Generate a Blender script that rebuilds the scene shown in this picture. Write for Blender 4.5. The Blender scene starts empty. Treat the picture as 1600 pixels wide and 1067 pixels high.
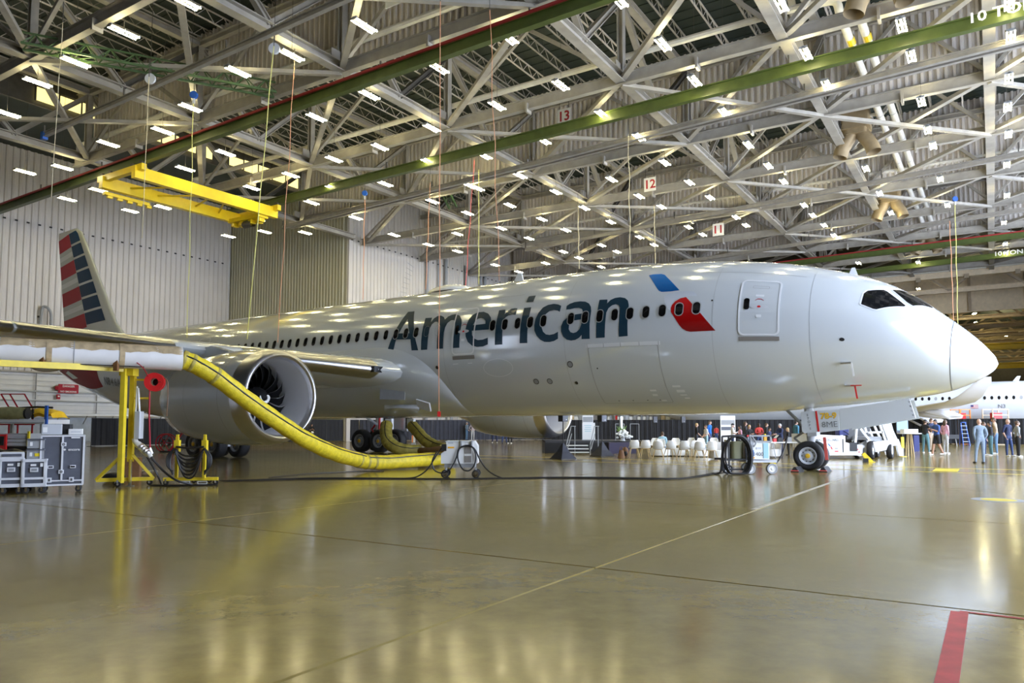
import bpy, bmesh, math, random
from math import sin, cos, pi, radians, atan2, sqrt, tan
from mathutils import Vector, Matrix, Euler
from mathutils.geometry import tessellate_polygon
random.seed(7)
SC = bpy.context.scene
COL = SC.collection
# ------------------------------------------------------------------ camera, sky, exposure
FPX, PCX, PCY, PITCH, CAMH = 1173.6, 800.0, 581.4, 0.07012863, 1.569
cam_d = bpy.data.cameras.new('camera'); cam = bpy.data.objects.new('camera', cam_d); COL.objects.link(cam)
cam.location = (0, 0, CAMH); cam.rotation_euler = (pi/2 + PITCH, 0, 0)
cam_d.sensor_width = 36.0; cam_d.lens = FPX/1600*36.0; cam_d.shift_y = (PCY-533.5)/1600.0
cam_d.clip_start = .1; cam_d.clip_end = 600
SC.camera = cam
W = bpy.data.worlds.new('overcast_sky'); SC.world = W; W.use_nodes = True
_b = W.node_tree.nodes['Background']; _b.inputs[0].default_value = (.69, .79, 1.0, 1); _b.inputs[1].default_value = 5.7
SC.view_settings.view_transform = 'Standard'; SC.view_settings.look = 'None'
SC.view_settings.gamma = 1.0; SC.view_settings.use_curve_mapping = False
SC.view_settings.exposure = 0.68
TUBE_POWER = 62.0
# hangar grid: local x = -u (towards the open doors), y = v (away along the hangar); aircraft frame: x = -s (s = metres aft of nose), y = port
THH, THA = 0.568956, 0.616753
AO = Vector((15.0197, 23.1168, 0))
MH = Matrix.Rotation(-THH, 4, 'Z'); MA = Matrix.Translation(AO) @ Matrix.Rotation(-THA, 4, 'Z')
def hl(u, v, z=0): return Vector((-u, v, z))
def hw(u, v, z=0): return MH @ hl(u, v, z)
def al(s, t, z=0): return Vector((-s, t, z))
def aw(s, t, z=0): return MA @ al(s, t, z)
_cp, _sp = cos(PITCH), sin(PITCH)
def ray(px, py):
    x = (px-PCX)/FPX; h = -(py-PCY)/FPX
    return Vector((x, _cp-h*_sp, _sp+h*_cp))
def at_z(px, py, z=0.0):
    d = ray(px, py); return Vector((0, 0, CAMH)) + d*((z-CAMH)/d.z)
def at_d(px, py, depth):
    d = ray(px, py); return Vector((0, 0, CAMH)) + d*(depth/d.y)
# ------------------------------------------------------------------ materials
MATS = {}
def mat(name, col, rough=.5, metal=0.0, noise=0.0, nscale=3.0, bump=0.0, bscale=40.0, coat=0.0, emit=None, estr=0.0, alpha=1.0, spec=.5, stretch=None):
    if name in MATS: return MATS[name]
    m = bpy.data.materials.new(name); m.use_nodes = True; nt = m.node_tree; b = nt.nodes['Principled BSDF']
    b.inputs['Base Color'].default_value = (*col, 1); b.inputs['Roughness'].default_value = rough; b.inputs['Metallic'].default_value = metal
    b.inputs['Coat Weight'].default_value = coat; b.inputs['Coat Roughness'].default_value = .06; b.inputs['Specular IOR Level'].default_value = spec
    if noise or bump:
        tc = nt.nodes.new('ShaderNodeTexCoord'); src = tc.outputs['Object']
        if stretch:
            mp = nt.nodes.new('ShaderNodeMapping'); mp.inputs['Scale'].default_value = stretch
            nt.links.new(src, mp.inputs[0]); src = mp.outputs[0]
    if noise:
        n = nt.nodes.new('ShaderNodeTexNoise'); n.inputs['Scale'].default_value = nscale; n.inputs['Detail'].default_value = 5
        nt.links.new(src, n.inputs['Vector'])
        r = nt.nodes.new('ShaderNodeValToRGB'); e = r.color_ramp.elements
        e[0].position = .3; e[1].position = .72
        e[0].color = (*[max(0, c*(1-noise)) for c in col], 1); e[1].color = (*[min(1, c*(1+noise*.6)) for c in col], 1)
        nt.links.new(n.outputs['Fac'], r.inputs[0]); nt.links.new(r.outputs[0], b.inputs['Base Color'])
    if bump:
        n2 = nt.nodes.new('ShaderNodeTexNoise'); n2.inputs['Scale'].default_value = bscale; n2.inputs['Detail'].default_value = 3
        nt.links.new(src, n2.inputs['Vector'])
        bp = nt.nodes.new('ShaderNodeBump'); bp.inputs['Strength'].default_value = bump; bp.inputs['Distance'].default_value = .02
        nt.links.new(n2.outputs['Fac'], bp.inputs['Height']); nt.links.new(bp.outputs[0], b.inputs['Normal'])
    if emit: b.inputs['Emission Color'].default_value = (*emit, 1); b.inputs['Emission Strength'].default_value = estr
    MATS[name] = m; return m
def M(n): return MATS[n]
mat('steel_paint', (.37, .345, .30), .55, noise=.18, nscale=1.5)
mat('steel_dark', (.09, .083, .07), .6, noise=.2)
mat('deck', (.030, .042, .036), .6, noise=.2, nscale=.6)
mat('curtain', (.68, .635, .59), .5, noise=.12, nscale=.5)
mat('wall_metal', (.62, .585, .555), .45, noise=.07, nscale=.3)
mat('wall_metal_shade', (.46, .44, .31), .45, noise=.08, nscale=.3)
mat('wall_block', (.74, .74, .74), .6, noise=.06, nscale=1.2)
mat('dado', (.42, .47, .54), .5, noise=.1)
mat('green_rail', (.085, .115, .025), .45, noise=.2, nscale=2)
mat('green_lattice', (.07, .125, .045), .45, noise=.15)
mat('rail_grey', (.36, .34, .31), .45, metal=.3, noise=.15)
mat('red_bar', (.30, .02, .02), .5)
mat('crane_yellow', (.80, .58, .01), .38, noise=.08, nscale=2)
mat('yellow', (.82, .62, .03), .4, noise=.1, nscale=6)
mat('tan_duct', (.34, .26, .15), .5, metal=.2, noise=.15)
mat('white', (.80, .80, .78), .4, noise=.04)
mat('white_pipe', (.74, .72, .66), .45, noise=.1)
mat('black', (.012, .012, .013), .5)
mat('black_gloss', (.008, .008, .01), .12)
mat('rubber', (.018, .018, .02), .65, noise=.2, nscale=8, bump=.15)
mat('cable', (.015, .015, .017), .45)
mat('chrome', (.75, .75, .77), .18, metal=1.0)
mat('alu', (.78, .78, .80), .28, metal=1.0, noise=.05)
mat('lip_metal', (.86, .86, .88), .2, metal=1.0)
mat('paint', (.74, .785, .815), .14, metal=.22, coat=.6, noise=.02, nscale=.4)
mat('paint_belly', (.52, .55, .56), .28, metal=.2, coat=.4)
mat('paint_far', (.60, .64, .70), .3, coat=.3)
mat('paint_white', (.78, .80, .82), .25, coat=.5)
mat('navy_letter', (.010, .040, .068), .3, coat=.1, spec=.3)
mat('fin_blue', (.003, .035, .095), .5, spec=.2)
mat('fin_red', (.40, .018, .035), .5, spec=.2)
mat('fin_silver', (.50, .52, .50), .3, metal=.2, coat=.4)
mat('fin_grey', (.34, .36, .33), .3, metal=.2, coat=.4)
mat('logo_white', (.70, .73, .77), .25, coat=.4)
mat('pane', (.006, .006, .007), .05, spec=.6)
mat('seam', (.30, .31, .32), .5)
mat('case_edge', (.74, .75, .77), .35)
mat('window_trim', (.40, .41, .41), .4)
mat('seam_dark', (.10, .10, .10), .5)
mat('sill', (.23, .21, .19), .5)
mat('fan_black', (.008, .008, .009), .55, spec=.2)
mat('inlet_grey', (.74, .74, .76), .4)
mat('red', (.62, .02, .02), .35)
mat('red_cloth', (.55, .04, .02), .7)
mat('orange', (.85, .25, .03), .5)
mat('grey', (.33, .34, .35), .5, noise=.08)
mat('grey_light', (.55, .57, .60), .45)
mat('case_panel', (.11, .118, .145), .5, noise=.12, nscale=5)
mat('duct_white', (.80, .78, .76), .5, noise=.1, nscale=1.5)
mat('hose_yellow', (.72, .56, .02), .55, noise=.22, nscale=7, bump=.5, bscale=14)
mat('hose_old', (.42, .34, .06), .6, noise=.35, nscale=6, bump=.6, bscale=14)
mat('duct_dirty', (.50, .38, .22), .7, noise=.35, nscale=5)
mat('brown', (.20, .09, .03), .6, noise=.25)
mat('olive', (.30, .28, .12), .8, noise=.25, nscale=7, bump=.4)
mat('tarp', (.86, .52, .01), .55, noise=.15, nscale=5, bump=.6, bscale=8)
mat('drape', (.014, .015, .02), .75, noise=.25, nscale=2)
mat('drape_blue', (.030, .033, .05), .7, noise=.2, nscale=2)
mat('stage_purple', (.055, .048, .095), .6)
mat('carpet', (.05, .05, .055), .85)
mat('chair_white', (.82, .81, .77), .35)
mat('gold_wood', (.62, .46, .22), .4)
mat('leaf', (.16, .30, .05), .5, noise=.2)
mat('petal', (.85, .87, .84), .5)
mat('blue_unit', (.02, .10, .42), .4)
mat('blue_sign', (.02, .13, .42), .4)
mat('rope_yellow', (.75, .72, .22), .6)
mat('rope_pale', (.66, .58, .36), .6)
mat('rope_orange', (.72, .34, .18), .6)
mat('rope_red', (.75, .12, .10), .6)
mat('floor_red', (.55, .05, .06), .45, noise=.25, nscale=5)
mat('floor_yellow', (.72, .58, .06), .45, noise=.2, nscale=5)
mat('floor_white', (.50, .46, .37), .5, noise=.5, nscale=4)
mat('sign_white', (.80, .80, .78), .5)
mat('sign_red', (.40, .02, .03), .5)
mat('text_gold', (.85, .50, .03), .4)
mat('text_grey', (.18, .19, .20), .5)
mat('fascia', (.78, .64, .44), .55, noise=.1)
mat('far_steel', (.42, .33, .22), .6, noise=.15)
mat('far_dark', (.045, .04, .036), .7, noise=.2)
mat('olive_tank', (.30, .30, .17), .45)
mat('teal_label', (.35, .60, .66), .5)
mat('amber', (.85, .42, .02), .4)
mat('tube_glow', (.9, .9, .9), .4, emit=(1.0, .875, .46), estr=TUBE_POWER)
mat('window_glow', (.8, .75, .5), .4, emit=(1.0, .84, .32), estr=.85)
mat('blue_dark', (.02, .03, .16), .5)
mat('paper', (.85, .85, .84), .6)
def grad(name, c0, c1, z0, z1):   # painted two-tone fade of the tail emblem, along the surface height
    if name in MATS: return MATS[name]
    m = mat(name, c0, .22, coat=.5); nt = m.node_tree; b = nt.nodes['Principled BSDF']
    tc = nt.nodes.new('ShaderNodeTexCoord'); sp = nt.nodes.new('ShaderNodeSeparateXYZ'); mr = nt.nodes.new('ShaderNodeMapRange')
    mr.inputs['From Min'].default_value = z0; mr.inputs['From Max'].default_value = z1
    mx = nt.nodes.new('ShaderNodeMix'); mx.data_type = 'RGBA'; mx.inputs[6].default_value = (*c0, 1); mx.inputs[7].default_value = (*c1, 1)
    nt.links.new(tc.outputs['Object'], sp.inputs[0]); nt.links.new(sp.outputs['Z'], mr.inputs[0]); nt.links.new(mr.outputs[0], mx.inputs[0]); nt.links.new(mx.outputs[2], b.inputs['Base Color'])
    return m
def floor_mat():
    m = bpy.data.materials.new('polished_concrete'); m.use_nodes = True; nt = m.node_tree; N = nt.nodes; L = nt.links; b = N['Principled BSDF']
    tc = N.new('ShaderNodeNewGeometry')
    n1 = N.new('ShaderNodeTexNoise'); n1.inputs['Scale'].default_value = .22; n1.inputs['Detail'].default_value = 8; n1.inputs['Roughness'].default_value = .6
    n2 = N.new('ShaderNodeTexNoise'); n2.inputs['Scale'].default_value = 2.6; n2.inputs['Detail'].default_value = 9; n2.inputs['Roughness'].default_value = .68
    n3 = N.new('ShaderNodeTexNoise'); n3.inputs['Scale'].default_value = 60; n3.inputs['Detail'].default_value = 2
    for n in (n1, n2, n3): L.new(tc.outputs['Position'], n.inputs['Vector'])
    r1 = N.new('ShaderNodeValToRGB'); e = r1.color_ramp.elements; e[0].position = .32; e[1].position = .7
    e[0].color = (.235, .172, .040, 1); e[1].color = (.350, .275, .100, 1)
    L.new(n1.outputs['Fac'], r1.inputs[0])
    r2 = N.new('ShaderNodeValToRGB'); e = r2.color_ramp.elements; e[0].position = .30; e[1].position = .68
    e[0].color = (.70, .68, .64, 1); e[1].color = (1.1, 1.1, 1.1, 1)
    L.new(n2.outputs['Fac'], r2.inputs[0])
    mx = N.new('ShaderNodeMix'); mx.data_type = 'RGBA'; mx.blend_type = 'MULTIPLY'; mx.inputs[0].default_value = .7
    L.new(r1.outputs[0], mx.inputs[6]); L.new(r2.outputs[0], mx.inputs[7]); L.new(mx.outputs[2], b.inputs['Base Color'])
    rr = N.new('ShaderNodeMapRange'); rr.inputs['From Min'].default_value = .3; rr.inputs['From Max'].default_value = .7
    rr.inputs['To Min'].default_value = .13; rr.inputs['To Max'].default_value = .20
    L.new(n2.outputs['Fac'], rr.inputs[0]); L.new(rr.outputs[0], b.inputs['Roughness'])
    bp = N.new('ShaderNodeBump'); bp.inputs['Strength'].default_value = .04; bp.inputs['Distance'].default_value = .01
    L.new(n3.outputs['Fac'], bp.inputs['Height']); L.new(bp.outputs[0], b.inputs['Normal'])
    b.inputs['Specular IOR Level'].default_value = .6
    b.inputs['Coat Weight'].default_value = .12; b.inputs['Coat Roughness'].default_value = .08
    MATS['floor'] = m
floor_mat()
# ------------------------------------------------------------------ mesh builder
class MB:
    def __init__(s): s.v = []; s.f = []; s.m = []
    def add(s, vs, fs, mi=0):
        o = len(s.v); s.v += [tuple(p) for p in vs]; s.f += [tuple(i+o for i in f) for f in fs]; s.m += [mi]*len(fs); return s
    def box(s, c, d, mi=0, rot=None):
        x, y, z = d[0]/2, d[1]/2, d[2]/2; c = Vector(c)
        vs = [Vector((a*x, b*y, e*z)) for e in (-1, 1) for b in (-1, 1) for a in (-1, 1)]
        if rot is not None: vs = [rot @ p for p in vs]
        return s.add([p+c for p in vs], [(0, 2, 3, 1), (4, 5, 7, 6), (0, 1, 5, 4), (2, 6, 7, 3), (0, 4, 6, 2), (1, 3, 7, 5)], mi)
    def rbox(s, c, d, r, mi=0, rot=None, n=3):      # box with rounded vertical corners
        x, y, z = d; pts = []
        for k, (sx, sy) in enumerate(((1, 1), (-1, 1), (-1, -1), (1, -1))):
            for i in range(n+1):
                a = pi/2*(k+i/n); pts.append((sx*(x/2-r)+r*cos(a), sy*(y/2-r)+r*sin(a)))
        return s.prism(pts, -z/2, z/2, mi, (Matrix.Translation(Vector(c)) @ rot.to_4x4()) if rot is not None else Matrix.Translation(Vector(c)))
    def bar(s, p0, p1, w, h=None, mi=0, up=None):
        h = h or w; p0, p1 = Vector(p0), Vector(p1); d = (p1-p0); l = d.length
        if l < 1e-6: return s
        d.normalize(); up = Vector(up) if up else Vector((0, 0, 1))
        if abs(d.dot(up)) > .98: up = Vector((0, 1, 0)) if abs(d.y) < .9 else Vector((1, 0, 0))
        a = d.cross(up).normalized(); b = a.cross(d)
        vs = [p+a*(i*w/2)+b*(j*h/2) for p in (p0, p1) for j in (-1, 1) for i in (-1, 1)]
        return s.add(vs, [(0, 1, 3, 2), (4, 6, 7, 5), (0, 4, 5, 1), (2, 3, 7, 6), (0, 2, 6, 4), (1, 5, 7, 3)], mi)
    def ibeam(s, p0, p1, w, h, t=.05, mi=0, up=None):
        p0, p1 = Vector(p0), Vector(p1); d = (p1-p0).normalized(); u = Vector(up) if up else Vector((0, 0, 1))
        if abs(d.dot(u)) > .98: u = Vector((0, 1, 0)) if abs(d.y) < .9 else Vector((1, 0, 0))
        a = d.cross(u).normalized(); b = a.cross(d); o = b*(h/2-t/2)
        s.bar(p0+o, p1+o, w, t, mi, up=b); s.bar(p0-o, p1-o, w, t, mi, up=b); return s.bar(p0, p1, t, h-2*t, mi, up=b)
    def tube(s, pts, r, n=8, mi=0, closed=False, cap=True):
        P = [Vector(p) for p in pts]; k = len(P); R = r if isinstance(r, (list, tuple)) else [r]*k
        T = []
        for i in range(k):
            a = P[(i-1) % k] if (closed or i > 0) else P[i]; b = P[(i+1) % k] if (closed or i < k-1) else P[i]
            T.append((b-a).normalized() if (b-a).length > 1e-9 else Vector((0, 0, 1)))
        u = T[0].orthogonal().normalized(); vs = []
        for i in range(k):
            u = (u-T[i]*u.dot(T[i])); u = u.normalized() if u.length > 1e-6 else T[i].orthogonal().normalized(); w = T[i].cross(u)
            vs += [P[i]+(u*cos(2*pi*j/n)+w*sin(2*pi*j/n))*R[i] for j in range(n)]
        fs = []
        for i in range(k if closed else k-1):
            a, b = i*n, ((i+1) % k)*n
            fs += [(a+j, a+(j+1) % n, b+(j+1) % n, b+j) for j in range(n)]
        if cap and not closed: fs += [tuple(range(n))[::-1], tuple((k-1)*n+j for j in range(n))]
        return s.add(vs, fs, mi)
    def lathe(s, prof, n=24, mtx=None, mi=0, close=False):     # (radius, height) about local z; mi may be a list per segment
        mtx = mtx or Matrix(); vs = []; fs = []; k = len(prof)
        for r, z in prof: vs += [mtx @ Vector((r*cos(2*pi*j/n), r*sin(2*pi*j/n), z)) for j in range(n)]
        o = len(s.v); s.v += [tuple(p) for p in vs]
        for i in range(k if close else k-1):
            a, b = i*n, ((i+1) % k)*n; q = mi[i] if isinstance(mi, (list, tuple)) else mi
            for j in range(n): s.f.append((o+a+j, o+a+(j+1) % n, o+b+(j+1) % n, o+b+j)); s.m.append(q)
        return s
    def prism(s, poly, z0, z1, mi=0, mtx=None):
        mtx = mtx or Matrix(); n = len(poly)
        vs = [mtx @ Vector((x, y, z0)) for x, y in poly]+[mtx @ Vector((x, y, z1)) for x, y in poly]
        fs = [tuple(range(n))[::-1], tuple(range(n, 2*n))]+[(i, (i+1) % n, n+(i+1) % n, n+i) for i in range(n)]
        return s.add(vs, fs, mi)
    def grid(s, fn, nu, nv, mi=0, wrap=False):
        vs = [fn(i/nu, j/nv) for i in range(nu+1) for j in range(nv if wrap else nv+1)]; q = nv if wrap else nv+1
        fs = [(i*q+j, i*q+(j+1) % q, (i+1)*q+(j+1) % q, (i+1)*q+j) for i in range(nu) for j in range(nv)]
        return s.add(vs, fs, mi)
    def sphere(s, c, r, n=10, mi=0):
        c = Vector(c); r = r if isinstance(r, (tuple, list)) else (r, r, r)
        return s.grid(lambda a, b: c+Vector((r[0]*sin(pi*a)*cos(2*pi*b), r[1]*sin(pi*a)*sin(2*pi*b), r[2]*cos(pi*a))), max(5, n//2+1), n, mi, True)
    def mesh(s, name, mats, smooth=False):
        me = bpy.data.meshes.new(name); me.from_pydata(s.v, [], s.f)
        for m in (mats if isinstance(mats, (list, tuple)) else [mats]): me.materials.append(M(m) if isinstance(m, str) else m)
        me.polygons.foreach_set('material_index', s.m)
        if smooth:
            me.polygons.foreach_set('use_smooth', [True]*len(me.polygons))
            try: me.set_sharp_from_angle(angle=radians(40 if smooth is True else smooth))
            except Exception: pass
        me.update(); return me
    def build(s, name, mats, parent=None, smooth=False, frame=None, **kw):
        return link(name, s.mesh(name, mats, smooth), parent, frame, **kw)
def link(name, data, parent=None, frame=None, loc=None, rz=None, **kw):
    o = bpy.data.objects.new(name, data); COL.objects.link(o)
    if parent is not None: o.parent = parent
    if frame == 'H': o.rotation_euler = (0, 0, -THH)
    if frame == 'A': o.location = AO; o.rotation_euler = (0, 0, -THA)
    if loc is not None: o.location = loc
    if rz is not None: o.rotation_euler = (0, 0, rz)
    for k, v in kw.items(): o[k] = v
    return o
def thing(name, label, cat, loc=None, rz=0.0, group=None, frame=None):
    o = link(name, None, None, frame, loc, None if frame else rz); o['label'] = label; o['category'] = cat
    if group: o['group'] = group
    return o
def tag(o, label, cat, group=None):
    o['label'] = label; o['category'] = cat
    if group: o['group'] = group
    return o
def struct(o): o['kind'] = 'structure'; return o
def copy_tree(o, parent=None, depth=0):
    c = o.copy(); COL.objects.link(c)
    if parent is not None: c.parent = parent
    for ch in list(o.children): copy_tree(ch, c)
    return c
_dg = None
def text_mesh(s, size, mname, ext=.0, align='CENTER', bold=0.0, sx=1.0, shear=0.0):
    cu = bpy.data.curves.new('lettering', 'FONT'); cu.body = s; cu.size = size; cu.extrude = ext; cu.align_x = align; cu.align_y = 'CENTER'
    cu.offset = bold; cu.shear = shear; cu.resolution_u = 2
    o = bpy.data.objects.new('lettering', cu); COL.objects.link(o)
    me = bpy.data.meshes.new_from_object(o.evaluated_get(bpy.context.evaluated_depsgraph_get()))
    bpy.data.objects.remove(o); bpy.data.curves.remove(cu)
    if sx != 1.0: me.transform(Matrix.Diagonal((sx, 1, 1, 1)))
    me.materials.clear(); me.materials.append(M(mname)); return me
def text(name, s, size, mname, parent, mtx, frame=None, **kw):
    o = link(name, text_mesh(s, size, mname, **kw), parent, frame)
    if frame == 'H': o.matrix_world = MH @ mtx
    else: o.matrix_local = mtx
    return o
def basis(x, y, o):     # matrix with local x, y axes and origin
    x = Vector(x).normalized(); z = x.cross(Vector(y)).normalized(); y = z.cross(x)
    return Matrix(((x.x, y.x, z.x, o[0]), (x.y, y.y, z.y, o[1]), (x.z, y.z, z.z, o[2]), (0, 0, 0, 1)))
def smoothpath(pts, n=6):      # Catmull-Rom
    P = [Vector(p) for p in pts]; P = [P[0]*2-P[1]]+P+[P[-1]*2-P[-2]]; out = []
    for i in range(1, len(P)-2):
        for j in range(n):
            t = j/n; a, b, c, d = P[i-1:i+3]
            out.append(.5*((2*b)+(c-a)*t+(2*a-5*b+4*c-d)*t*t+(3*b-a-3*c+d)*t**3))
    out.append(P[-2]); return out
LIGHTS = [(27.2,17.7),(31.6,17.7),(36.2,18.0),(30.5,22.8),(27.0,23.1),(40.0,18.1),(36.2,24.1),(45.5,19.1),(40.5,25.2),(45.2,24.6),(31.4,28.7),(40.5,29.5),(35.5,34.0),(52.0,25.3),(55.1,24.4),(45.3,29.9),(40.3,34.6),(54.9,29.3),(44.9,35.0),(59.1,29.2),(58.1,33.6),(54.9,34.4),(44.0,39.9),(51.5,40.8),(39.9,38.2),(22.3,23.0),(22.0,27.8),(26.9,28.2),(17.6,27.2),(22.0,32.9),(17.9,32.6),(12.0,31.5),(26.9,33.4),(31.5,34.0),(17.7,37.0),(22.4,38.6),(26.9,38.8),(30.6,37.7),(17.3,41.2),(36.1,39.6),(17.6,46.2),(22.0,47.4),(21.9,52.1),(35.9,44.7),(35.5,48.8),(31.4,48.8),(27.0,43.3),(31.2,43.3),(26.7,47.8),(26.8,52.6),(31.3,53.6),(35.8,54.2),(26.8,57.5),(12.2,27.1),(21.5,55.6),(31.1,44.0),(6.7,31.0),(2.7,35.5),(6.7,35.9),(12.0,35.8),(6.5,39.9),(2.6,38.8),(11.9,40.4),(-1.2,35.9),(-1.3,39.2),(-1.3,44.0),(2.6,44.7),(2.6,49.3),(-1.3,48.0),(12.1,46.0),(12.0,50.5),(2.5,52.3),(6.6,54.6),(17.6,51.0),(-1.4,52.6),(11.9,54.4),(2.5,59.8),(17.5,55.3),(-1.4,58.8),(2.4,67.3),(-1.5,66.8),(17.4,61.8),(11.9,64.6),(17.4,64.8),(11.7,68.4),(11.9,61.2),(6.4,67.3),(6.5,61.1),(-1.4,75.8),(58.4,43.1),(54.3,43.8),(51.5,46.0),(44.2,44.9),(45.3,50.9),(45.0,55.5),(40.2,53.7),(44.7,66.5),(35.6,58.6),(44.3,59.2),(44.5,71.0),(31.3,57.8),(35.5,65.0),(31.1,64.6),(35.5,68.3),(39.7,68.7),(31.0,67.9),(35.5,73.6),(26.8,67.2),(26.8,63.7),(21.8,62.7),(21.6,65.9),(11.5,86.6),(6.1,89.7),(11.6,72.6),(-1.6,84.9),(-1.7,89.5),(2.0,123.7),(1.8,118.4),(7.4,107.3)]
# ------------------------------------------------------------------ hangar shell
US = [-8.6, -.5, 7.6, 15.8, 27.3, 39.2, 51.4]
VS = [8.2, 17.4, 26.6, 35.4, 45.4, 54, 63, 72, 81, 90, 99]
ZB, ZT, ZD = 19.7, 24.3, 25.4
# floor: slab pieces over a dark bed
fl = struct(MB().box((-29, 80, -.35), (86, 260, .6)).build('floor', 'floor', frame='H'))
fl['kind'] = 'structure'
slabs = {}
gu, gv, gap = 7.3, 6.9, .012
for i in range(-2, 7):
    for j in range(-2, 11):
        u0, v0 = 3.75+gu*i, 7.58+gv*j
        if 'm' not in slabs:
            b = MB(); x, y, c = gu-gap, gv-gap, .012
            vs = [(-x/2, -y/2, -.05), (x/2, -y/2, -.05), (x/2, y/2, -.05), (-x/2, y/2, -.05), (-x/2, -y/2, -c), (x/2, -y/2, -c), (x/2, y/2, -c), (-x/2, y/2, -c),
                  (-x/2+c, -y/2+c, 0), (x/2-c, -y/2+c, 0), (x/2-c, y/2-c, 0), (-x/2+c, y/2-c, 0)]
            b.add(vs, [(0, 1, 5, 4), (1, 2, 6, 5), (2, 3, 7, 6), (3, 0, 4, 7), (4, 5, 9, 8), (5, 6, 10, 9), (6, 7, 11, 10), (7, 4, 8, 11), (8, 9, 10, 11)])
            slabs['m'] = b.mesh('slab', 'floor')
        link('slab', slabs['m'], fl, loc=hl(u0+gu/2, v0+gv/2, 0))
# rest of the floor around the slabs, level with them
ua, ub = 3.75-2*gu, 3.75+7*gu; va, vb = 7.58-2*gv, 7.58+11*gv
b = MB()
for (u0, u1, v0, v1) in ((-14, ua, -45, 205), (ub, 71, -45, 205), (ua, ub, -45, va), (ua, ub, vb, 205)):
    b.box((-(u0+u1)/2, (v0+v1)/2, -.03), (abs(u1-u0)-.012, abs(v1-v0)-.012, .06))
b.build('slab', 'floor', fl)
def corr(p0, p1, z0, z1, per, dep, nrm):       # corrugated sheet between two plan points
    p0, p1, nrm = Vector(p0), Vector(p1), Vector(nrm); n = int((p1-p0).length/per); d = (p1-p0)/n; vs = []; b = MB()
    for i in range(n):
        for f, o in ((0, 0), (.42, 0), (.55, 1), (.87, 1)): vs.append(p0+d*(i+f)+nrm*dep*o)
    vs.append(p1); k = len(vs)
    return b.add([(p.x, p.y, z0) for p in vs]+[(p.x, p.y, z1) for p in vs], [(i, i+1, k+i+1, k+i) for i in range(k-1)])
def wallmb(u0, v0, u1, v1, z0, z1, t=.3):
    p0, p1 = hl(u0, v0), hl(u1, v1); c = (p0+p1)/2; c.z = (z0+z1)/2
    return MB().box(c, (abs(p1.x-p0.x)+t, abs(p1.y-p0.y)+t, z1-z0))
# tail wall (u=70), pocket side wall (v=52), block wall and long inner wall (u=52.4)
w = struct(wallmb(70.3, -40, 70.3, 52, 0, ZD).build('wall_tail', 'wall_block', frame='H'))
corr(hl(69.95, -20), hl(69.95, 51.8), 6.2, ZD, .55, .1, (1, 0, 0)).build('cladding', 'wall_metal', w)
MB().box(hl(69.95, 16, 6.15), (.3, 71, .14)).build('ledge', 'steel_paint', w)
MB().box(hl(69.93, 16, 1.15), (.16, 71, 2.1)).build('dado', 'dado', w)
for k in range(9): MB().bar(hl(69.98, -14, 2.9+k*.42), hl(69.98, 51.8, 2.9+k*.42), .05, .035).build('joint', 'grey_light', w)
for k in range(6): MB().tube([hl(69.9, 22+5.3*k, 0), hl(69.9, 22+5.3*k, 6.2)], .05, 6).build('conduit', 'grey', w)
for z, a, c in ((2.55, 15, 40), (3.7, 18, 50), (4.5, 14, 46)): MB().tube([hl(69.85, a, z), hl(69.85, c, z)], .07, 6).build('pipe', 'grey_light', w)
dots = MB()
for k in range(60): dots.box(hl(69.8, -4+k*.93, 19.05), (.05, .22, .13))
for k in range(40): dots.box(hl(52.02, 52.4+k*.9, 19.6), (.05, .2, .12))
struct(dots.build('trim_1', 'black', frame='H'))
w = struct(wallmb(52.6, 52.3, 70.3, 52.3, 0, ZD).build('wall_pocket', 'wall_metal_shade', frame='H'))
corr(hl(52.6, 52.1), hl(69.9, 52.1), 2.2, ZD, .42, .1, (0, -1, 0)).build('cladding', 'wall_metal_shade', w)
w = struct(wallmb(52.75, 52.3, 52.75, 205, 0, ZD).build('wall_inner', 'wall_metal', frame='H'))
corr(hl(52.55, 52.3), hl(52.55, 104), 2.6, ZD, .5, .1, (1, 0, 0)).build('cladding', 'wall_metal', w)
MB().box(hl(52.45, 52.45, 11), (.5, .5, 22)).build('corner_post', 'wall_metal', w)
for v in (64.2, 66.2, 67.6, 71.5, 74.5, 75.4): MB().tube([hl(52.2, v, 0), hl(52.2, v, 20.5)], .2 if v != 66.2 else .1, 8).build('downpipe', 'grey', w, smooth=True)
for k in range(9): MB().bar(hl(52.25, 59.5+.18*k, 14.5+.55*k), hl(52.25, 60.5+.18*k, 14.6+.5*k), .03, .03).build('vent_strip', 'grey', w)
# header over the tail pocket with the daylit window bands
w = struct(wallmb(53.2, 12, 53.2, 52, 22.9, ZD, .2).build('wall_header', 'steel_dark', frame='H'))
wn = struct(MB().box(hl(52.95, 35.5, 24.4), (.12, 24.2, .5)).build('window_1', 'steel_dark', frame='H'))
for k in range(16):
    v = 23.9+1.5*k
    if k in (4, 9): continue
    MB().box(hl(52.9, v+.7, 23.62), (.06, 1.36, .9-.12*(k % 3 == 1))).build('pane', 'window_glow', wn)
    for q in range(3): MB().box(hl(52.9, v+.7, 24.7+.17*q), (.06, 1.3, .09)).build('louvre', 'window_glow', wn)
for k in range(17): MB().box(hl(52.87, 23.83+1.5*k, 24.1), (.1, .09, 2.0)).build('mullion', 'steel_dark', wn)
struct(wallmb(54, -40, 54, 12, 19, ZD).build('wall_header', 'steel_dark', frame='H'))
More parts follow.
